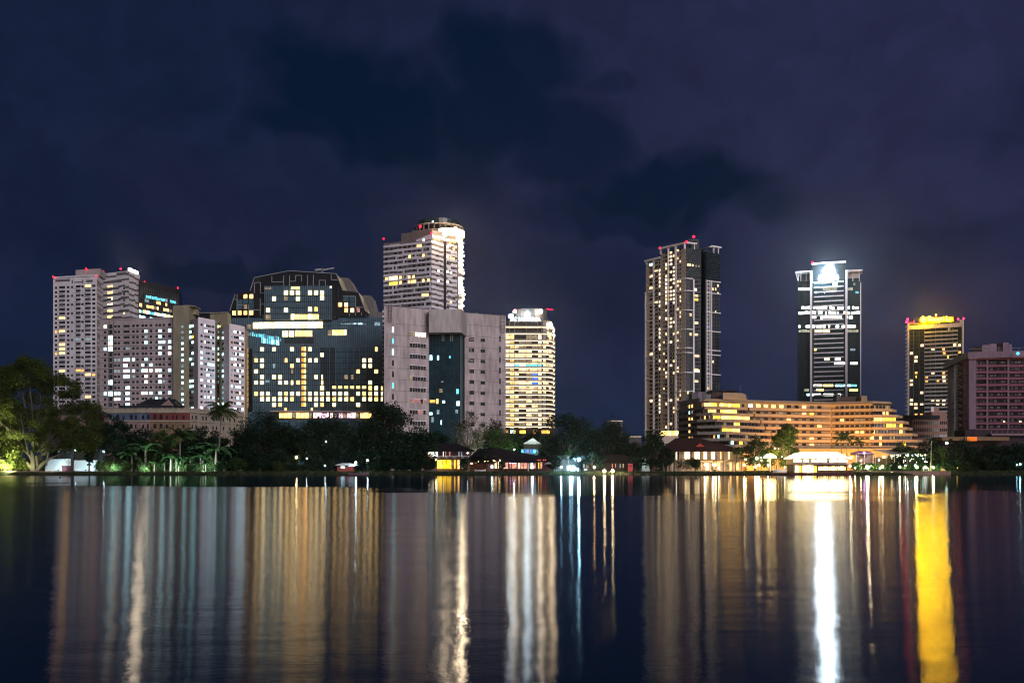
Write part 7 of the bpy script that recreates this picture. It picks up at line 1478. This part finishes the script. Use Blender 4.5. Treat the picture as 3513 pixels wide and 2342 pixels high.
# ---- floating restaurant
Du = 326.0
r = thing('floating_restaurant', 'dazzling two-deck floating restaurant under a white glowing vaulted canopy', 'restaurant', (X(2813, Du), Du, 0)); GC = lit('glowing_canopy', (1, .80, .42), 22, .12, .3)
yb = [Du - 2.5, Du + 10.5]; ymid = Du + 4; V_ = []; F_ = []; prof = [(2717, 1572, 0), (2724, 1567, .3), (2735, 1559, .6), (2748, 1552.5, .85), (2765, 1549.5, 1), (2880, 1550.5, 1), (2893, 1558, .8), (2904, 1566, .4), (2911, 1571.5, 0)]; nn = 8
for px, py, t in prof:
    for k in range(nn + 1): a = math.pi * k / nn; V_.append((X(px, Du), ymid - 6.5 * math.cos(a), Z(1572, Du) + (Z(py, Du) - Z(1572, Du)) * math.sin(a) ** .6))
for i in range(len(prof) - 1):
    for k in range(nn): a = i * (nn + 1) + k; F_.append([a, a + nn + 1, a + nn + 2, a + 1])
MB().add(V_, F_, GC).build('canopy', r)  # cloth lit from within: that light is put in as its own emission
mb = MB(); mb.box(X(2716, Du), X(2912, Du), Du - 2.6, Du + 10.6, Z(1573.6, Du), Z(1572, Du), TIM); mb.build('eaves_beam', r)
mb = MB(); mb.box(X(2714, Du), X(2912, Du), Du - 2.8, Du + 10.8, Z(1594.5, Du), Z(1592, Du), MAR); mb.build('upper_deck', r); mb = MB(); mb.box(X(2700, Du), X(2912, Du), Du - 3.0, Du + 11, -.5, Z(1621, Du - 3), MAR); mb.build('pontoon', r)
mb = MB(); mb.box(X(2722, Du), X(2908, Du), Du + .5, Du + 9, Z(1592, Du), Z(1574, Du), CRM); mb.build('upper_room', r); mb = MB(); mb.box(X(2726, Du), X(2905, Du), Du - .5, Du + 9, Z(1621, Du), Z(1594.5, Du), TIM); mb.build('lower_room', r)
fu, fl_ = Face(2722, Du + .5, 2908, Du + .5), Face(2726, Du - .5, 2905, Du - .5); ws = Wins(r, 'lit_bay'); UB = lit('white_hot_room', (1, .78, .42), 15, .5, .9); UY = lit('gold_room', (1, .64, .2), 9, .4, .9)
p = 2723
for i in range(21): ws.px(fu, p, p + 7.6, 1575 + (i * 7 % 3) * .4, 1584.5, UB if i not in (3, 6, 13) else W_DIM, 2815, .05); p += 8.8
ws.px(fl_, 2728, 2740, 1596, 1620, UY, None, .05); ws.px(fl_, 2741, 2749, 1596, 1620, W_YELLOW, None, .05); ws.px(fl_, 2752, 2767, 1596, 1620, UY, None, .05); ws.px(fl_, 2768, 2783, 1596, 1620, UB, None, .05); ws.px(fl_, 2784, 2791, 1596, 1620, UY, None, .05); ws.px(fl_, 2793, 2801, 1598, 1620, W_YELLOW, None, .05)
for i in range(6): ws.px(fl_, 2807 + 14.9 * i, 2820 + 14.9 * i, 1599.5, 1612, UY if i % 2 else W_CREAM, None, .05)
ws.px(fl_, 2896, 2901, 1600, 1612, W_WARM, None, .05); ws.done()
mb = MB()
for i in range(50): x = X(2717 + 3.95 * i, Du); mb.box(x - .04, x + .04, Du - 2.75, Du - 2.65, Z(1592, Du), Z(1584, Du), WW)
mb.box(X(2716, Du), X(2912, Du), Du - 2.8, Du - 2.6, Z(1584, Du), Z(1583, Du), WW); mb.build('railing', r)
for px in (2717, 2745, 2775, 2805, 2835, 2865, 2890, 2911): MB().box(X(px, Du) - .08, X(px, Du) + .08, Du - 2.6, Du - 2.4, Z(1621, Du), Z(1573, Du), TIM if px > 2800 else WW).build('post', r)
area(r, (X(2815, Du), Du + 3.5, Z(1592.5, Du) + 3.6), (X(2815, Du), Du + 3.5, 0), 500, YL, 12, 4, 170)
# pier with white railing
r = thing('railed_pier', 'short pier with white lit railing leading to the floating restaurant', 'pier', (X(2680, 327), 327, 0)); mb = MB(); mb.box(X(2642, 327), X(2699.5, 327), 325.5, 330.5, .35, .75, TIM); mb.build('deck', r)
mb = MB()
for i in range(26): x = X(2652 + 1.85 * i, 326); mb.box(x - .04, x + .04, 325.8, 325.9, .75, Z(1610, 326), WW)
mb.box(X(2651, 326), X(2699, 326), 325.75, 325.95, Z(1610, 326), Z(1609, 326), WW); mb.box(X(2664, 326), X(2699, 326), 325.7, 325.78, .9, Z(1611, 326), WW); mb.build('railing', r); mb = MB()
for px in (2648, 2664): mb.box(X(px, 326) - .1, X(px, 326) + .1, 326, 326.2, .6, Z(1595, 326), TIM)
mb.box(X(2646, 326), X(2666, 326), 326, 326.2, Z(1595.5, 326), Z(1594.5, 326), TIM); mb.build('gate_frame', r); spot_part(r, P3(2692, 1602, 324.5), .2, lampm(YL, 60), 'pier_lamp')
mb = MB()
for px in (2646, 2670, 2694): mb.tube([(X(px, 327), 328, -1), (X(px, 327), 328, .5)], [.15, .15], TIM, 6)
mb.build('pile', r)
# ---- marquees and terrace right of the restaurant
PURP = mat('purple_lit_cloth', (.35, .22, .42), .8, .2, var=.2); SAIL = mat('grey_sail_cloth', (.36, .33, .28), .8, .2, var=.2, scale=.3)  # purple lamp light is put into the marquee cloth colour
r = thing('purple_marquee', 'purple lit marquee with pitched cloth roof right of the floating restaurant', 'marquee', (X(2966, 345), 345, GZ)); mb = MB(); mb.hip(X(2935, 343), X(2998, 343), 342.5, 348.5, Z(1556, 343), Z(1546, 343), X(2951, 343), X(2985, 343), PURP); mb.build('roof', r); mb = MB(); mb.box(X(2936, 343), X(2997, 343), 342.8, 348, Z(1560, 343), Z(1556, 343), DW); mb.build('valance', r)
for px in (2938, 2966, 2995): MB().box(X(px, 343) - .07, X(px, 343) + .07, 342.9, 343.04, .9, Z(1560, 343), WW).build('post', r)
mb = MB(); mb.box(X(2938, 347), X(2995, 347), 347.3, 347.6, .9, Z(1560, 347), lit('dusky_tent_room', (1, .6, .45), .30, .6, .6)); mb.build('back_cloth', r); spot_part(r, P3(2965, 1553, 342), .28, lampm((.6, .25, 1), 40), 'marquee_lamp')
r = thing('sail_canopy', 'wide grey sail canopy over terrace tables, in front of the hotel right wing', 'canopy', (X(3040, 346), 346, GZ)); mb = MB(); V_ = [(X(3000, 345), 344, Z(1543, 344)), (X(3000, 345), 347, Z(1541, 344)), (X(3068, 345), 345, Z(1561, 345)), (X(3110, 345), 346, Z(1553, 345)), (X(3180, 345), 344, Z(1562, 345)), (X(3068, 345), 352, Z(1541, 345)), (X(3120, 345), 352, Z(1541, 345))]
mb.add(V_ + [(x, y, z - .08) for x, y, z in V_], [[0, 2, 5, 1], [2, 3, 6, 5], [3, 4, 6], [8, 12, 9, 7], [9, 12, 13, 10], [10, 13, 11], [0, 7, 9, 2], [2, 9, 10, 3], [3, 10, 11, 4]], SAIL); mb.build('cloth', r)
for px in (3003, 3040, 3068, 3112, 3175): MB().tube([(X(px, 345), 345, .9), (X(px, 345), 345, Z(1556, 345))], [.07, .06], WW, 6).build('pole', r)
mb = MB(); mb.box(X(2998, 351), X(3180, 351), 351, 351.3, .9, Z(1568, 351), OCH2); mb.build('back_wall', r)
ws = Wins(r, 'lit_panel'); ft = Face(2998, 350.9, 3180, 350.9)
for px, w_, y0, y1, m_ in ((3032, 9, 1562, 1571, W_CREAM), (3062, 12, 1560, 1573, UB), (3048, 6, 1566, 1573, W_DIM), (3100, 10, 1563, 1570, W_WHITE), (3120, 22, 1559, 1568, W_COOL), (3135, 10, 1562, 1570, W_WARM), (3150, 8, 1563, 1568, W_WARM), (3015, 6, 1564, 1572, W_DIM), (3085, 6, 1565, 1571, W_DIM)): ws.px(ft, px - w_ / 2, px + w_ / 2, y0, y1, m_, None, .06)
ws.done()
r = thing('string_lights', 'string of tiny white and blue bulbs over the terrace under the sail canopy', 'string lights', (X(3120, 341), 341, GZ)); rr = random.Random(6); pts = [P3(3075 + 107 * i / 40, 1560 + 5 * math.sin(i * .9) + 6 * math.sin(i * .16), 341) for i in range(41)]; MB().tube(pts, [.02] * 41, IRON, 4).build('cord', r)
for i in range(34): spot_part(r, P3(rr.uniform(3073, 3183), rr.uniform(1552, 1586) if i > 14 else 1561 + rr.uniform(-3, 3), 341 + rr.uniform(-1.5, 1.5)), rr.uniform(.07, .15), lampm(rr.choice(((.6, .85, 1), (1, .9, .7), (.8, .95, 1), (1, .6, .2))), 14), 'bulb')
spot_part(r, P3(3114, 1561, 340.5), .3, lampm((.75, .9, 1), 60), 'bulb'); spot_part(r, P3(3167, 1572, 341), .25, lampm((.1, .6, .7), 16), 'bulb')
for px in (3074, 3183): MB().tube([(X(px, 341), 341, .9), (X(px, 341), 341, Z(1556, 341))], [.06, .05], IRON, 6).build('pole', r)
KERB = PLK; r = thing('quay_wall', 'low pinkish quay wall edging the right bank garden', 'wall', (X(3080, 329), 329, 0)); mb = MB(); mb.box(X(2912.5, 327), X(3260, 327), 326.6, 327.3, -.8, 1.1, KERB); mb.build('edge', r); mb = MB(); mb.box(X(2912.5, 327), X(3260, 327), 326.4, 327.5, 1.1, 1.24, KERB); mb.build('coping', r)
r = thing('garden_lawn', 'raised garden lawn strip behind the right quay wall', 'lawn', (X(3080, 331), 331, .8)); r['kind'] = 'structure'; del r['category']; mb = MB(); mb.box(X(2912.5, 327), X(3260, 327), 327.31, 340, .2, 1.06, M_SOIL); mb.build('turf', r)
for px, py, s, rd, lb in ((2976, 1602, 520, .55, 'dazzling warm floodlamp by the quay, right of the floating restaurant'), (2916.5, 1598, 130, .34, 'warm garden lamp at the right corner of the floating restaurant'), (3027.5, 1600, 130, .32, 'warm garden lamp left of the dark box hedge'), (3087, 1601.5, 150, .36, 'warm garden lamp right of the dark box hedge'), (3140, 1596, 90, .3, 'upper yellow-green garden lamp left of the white tent'), (3145.5, 1602, 150, .36, 'lower yellow-green garden lamp left of the white tent'), (3202, 1603, 150, .36, 'warm lamp at the foot of the thin tall palm'), (3106, 1596, 40, .24, 'small lamp over the garden hedge'), (3015, 1577, 50, .26, 'amber lamp on the terrace under the sail'), (2934, 1604.5, 50, .2, 'tiny lamp near the quay left of the floodlamp'), (2954, 1579, 40, .22, 'lamp in front of the purple marquee'), (2920, 1569, 90, .42, 'white hanging lamp beside the bright canopy end'), (3019, 1605, 40, .2, 'tiny lamp left of the garden lamp at the hedge')): lamp(lb, px, py, 333 + (px % 4), (1, .8, .42) if px not in (3140, 3145.5) else (.95, 1, .45), s, rd)
r = thing('box_hedge', 'dark clipped box hedge block between the garden lamps', 'hedge', (X(3066, 335), 335, GZ)); me = leaf_mesh('foliage', np.random.default_rng(4).uniform((-1.3, -.8, 0), (1.3, .8, 3.1), (2600, 3)), .4, LG_[0], np.random.default_rng(4)); o = bpy.data.objects.new('foliage', me); COL.objects.link(o); o.parent = r; mb = MB(); o = mb.tube([(0, 0, -.2), (0, 0, 2.5)], [.1, .05], BARK).build('stem'); o.parent = r
r = thing('white_tent', 'small white pyramid tent lit from inside, on the right bank', 'tent', (X(3174, 338), 338, GZ)); mb = MB(); x = X(3174, 338); mb.add([(x - .9, 337, Z(1607, 338)), (x + .9, 337, Z(1607, 338)), (x + .9, 339, Z(1607, 338)), (x - .9, 339, Z(1607, 338)), (x, 338, Z(1596, 338))], [[0, 1, 4], [1, 2, 4], [2, 3, 4], [3, 0, 4]], lit('lit_tent_cloth', (1, .95, .75), 3.0, .2)); mb.build('roof', r); mb = MB()  # tent cloth itself emits; the inner light is put into it
for sx, sy in ((-1, 0), (1, 0), (-1, 1), (1, 1)): mb.box(x + sx * .85 - .05, x + sx * .85 + .05, 337 + sy * 1.9, 337.1 + sy * 1.9, .9, Z(1607, 338), WW)
mb.build('frame', r)
r = thing('thatched_cottage', 'little cottage with dark thatched roof under the orange glow', 'cottage', (X(3235, 338), 338, GZ)); mb = MB(); mb.box(X(3220, 338), X(3246, 338), 338, 341, .8, Z(1602, 338), mat('peach_wall', (.5, .33, .2), .85, .2, var=.2)); mb.build('wall', r); mb = MB(); mb.hip(X(3214, 337), X(3252, 337), 337, 342, Z(1603, 338), Z(1590, 338), X(3226, 338), X(3240, 338), DW); mb.build('roof', r); MB().box(X(3221, 338), X(3228, 338), 337.9, 338, Z(1612, 338), Z(1604, 338), W_WARM).build('window', r)
r = thing('orange_pavilion', 'pavilion glowing orange behind dark leaves on the right bank', 'pavilion', (X(3270, 346), 346, GZ)); OG = lit('orange_glow', (1, .26, .03), 2.6, .5, .6); mb = MB(); mb.box(X(3225, 346), X(3310, 346), 347.6, 348, .8, Z(1581, 346), MAR); mb.build('wall', r); ws = Wins(r, 'lit_bay'); f = Face(3225, 347.5, 3310, 347.5)
for i in range(9): ws.px(f, 3227 + 9.2 * i, 3234.5 + 9.2 * i, 1583 + (i % 3), 1597, OG, None, .05)
ws.done(); mb = MB(); mb.hip(X(3220, 345), X(3315, 345), 344.5, 350, Z(1583, 346), Z(1576, 346), X(3240, 346), X(3300, 346), DW); mb.build('roof', r)
for px in (3228, 3250, 3272, 3294, 3308): MB().box(X(px, 345) - .1, X(px, 345) + .1, 345, 345.2, .8, Z(1583, 346), DW).build('post', r)
lamp('orange lamp on the trunk below the orange pavilion', 3284, 1605, 337, (1, .45, .08), 30, .22); lamp('orange lamp on the roof of the orange pavilion', 3279, 1580, 344, (1, .5, .15), 25, .2, post=False, name='wall_lamp')
lamp('pale blue lamp deep in the right edge trees', 3500, 1592, 335.5, (.4, .85, 1), 26, .3); lamp('small pale blue lamp left of the right edge lamp', 3489, 1594, 335.8, (.4, .85, 1), 14, .2); lamp('white-green lamp over the trees below the low office', 3248, 1519, 341, (.7, 1, .8), 10, .5)
# ---- unseen floodlights put in to wash the hotel, the oval tree and the garden
gl2 = 'hidden floodlights of the right bank'
flood('floodlight aimed up at the oval tree', (X(2690, 337), 336, 1.5), (X(2698, 344), 344, 9), 4200, (1, .72, .25), gl2, 1.4, 150)
for i, px in enumerate((2560, 2640, 2760, 2850, 2940, 3020)): flood('added floodlight behind the restaurant aimed up at the hotel facade', (X(px, 400), 399, 1.8), (X(px, 424), 424, 17), 4400, (1, .50, .12), 'added floodlights washing the hotel facade', 2.0, 150)
for px in (3030, 3130, 3220): flood('small green-yellow garden floodlight aimed at the right bank shrubs', (X(px, 334), 333.5, 1.5), (X(px, 341), 341, 3), 700, (.95, 1, .4), 'garden floodlights of the right bank', 1, 160)
flood('floodlight aimed at the red roofed house front', (X(2450, 340), 339.5, 1.5), (X(2460, 349), 349, 4), 500, (1, .75, .45), gl2, 1.5, 160)
flood('cool floodlight aimed at the dim green tree', (X(1700, 352), 352, 1.6), (X(1712, 372), 372, 9), 5000, (.75, 1, .7), 'small floodlights of the central bank', 1.5, 150)
r = thing('marker_buoy', 'tiny dark marker buoy floating in the calm water left', 'buoy', (X(207, 250), 250, -.1)); MB().ball((X(207, 250), 250, .05), .28, IRON, 10, 6).build('float', r); MB().tube([(X(207, 250), 250, .2), (X(207, 250), 250, .75)], [.05, .03], IRON, 5).build('mast', r)
# ================================================================== thin haze added to put a soft halo round the lights
m, nt3, o3 = _nodes('halo_haze'); pv = nt3.nodes.new('ShaderNodeVolumePrincipled'); pv.inputs['Color'].default_value = (.95, .97, 1, 1); pv.inputs['Density'].default_value = 0.00005; pv.inputs['Anisotropy'].default_value = 0.92
nt3.links.new(pv.outputs[0], o3.inputs['Volume'])
mb = MB(); mb.box(-900, 900, -30, 1200, -2.8, 330, m); hz = mb.build('haze'); hz['kind'] = 'stuff'
cy.volume_bounces = 0
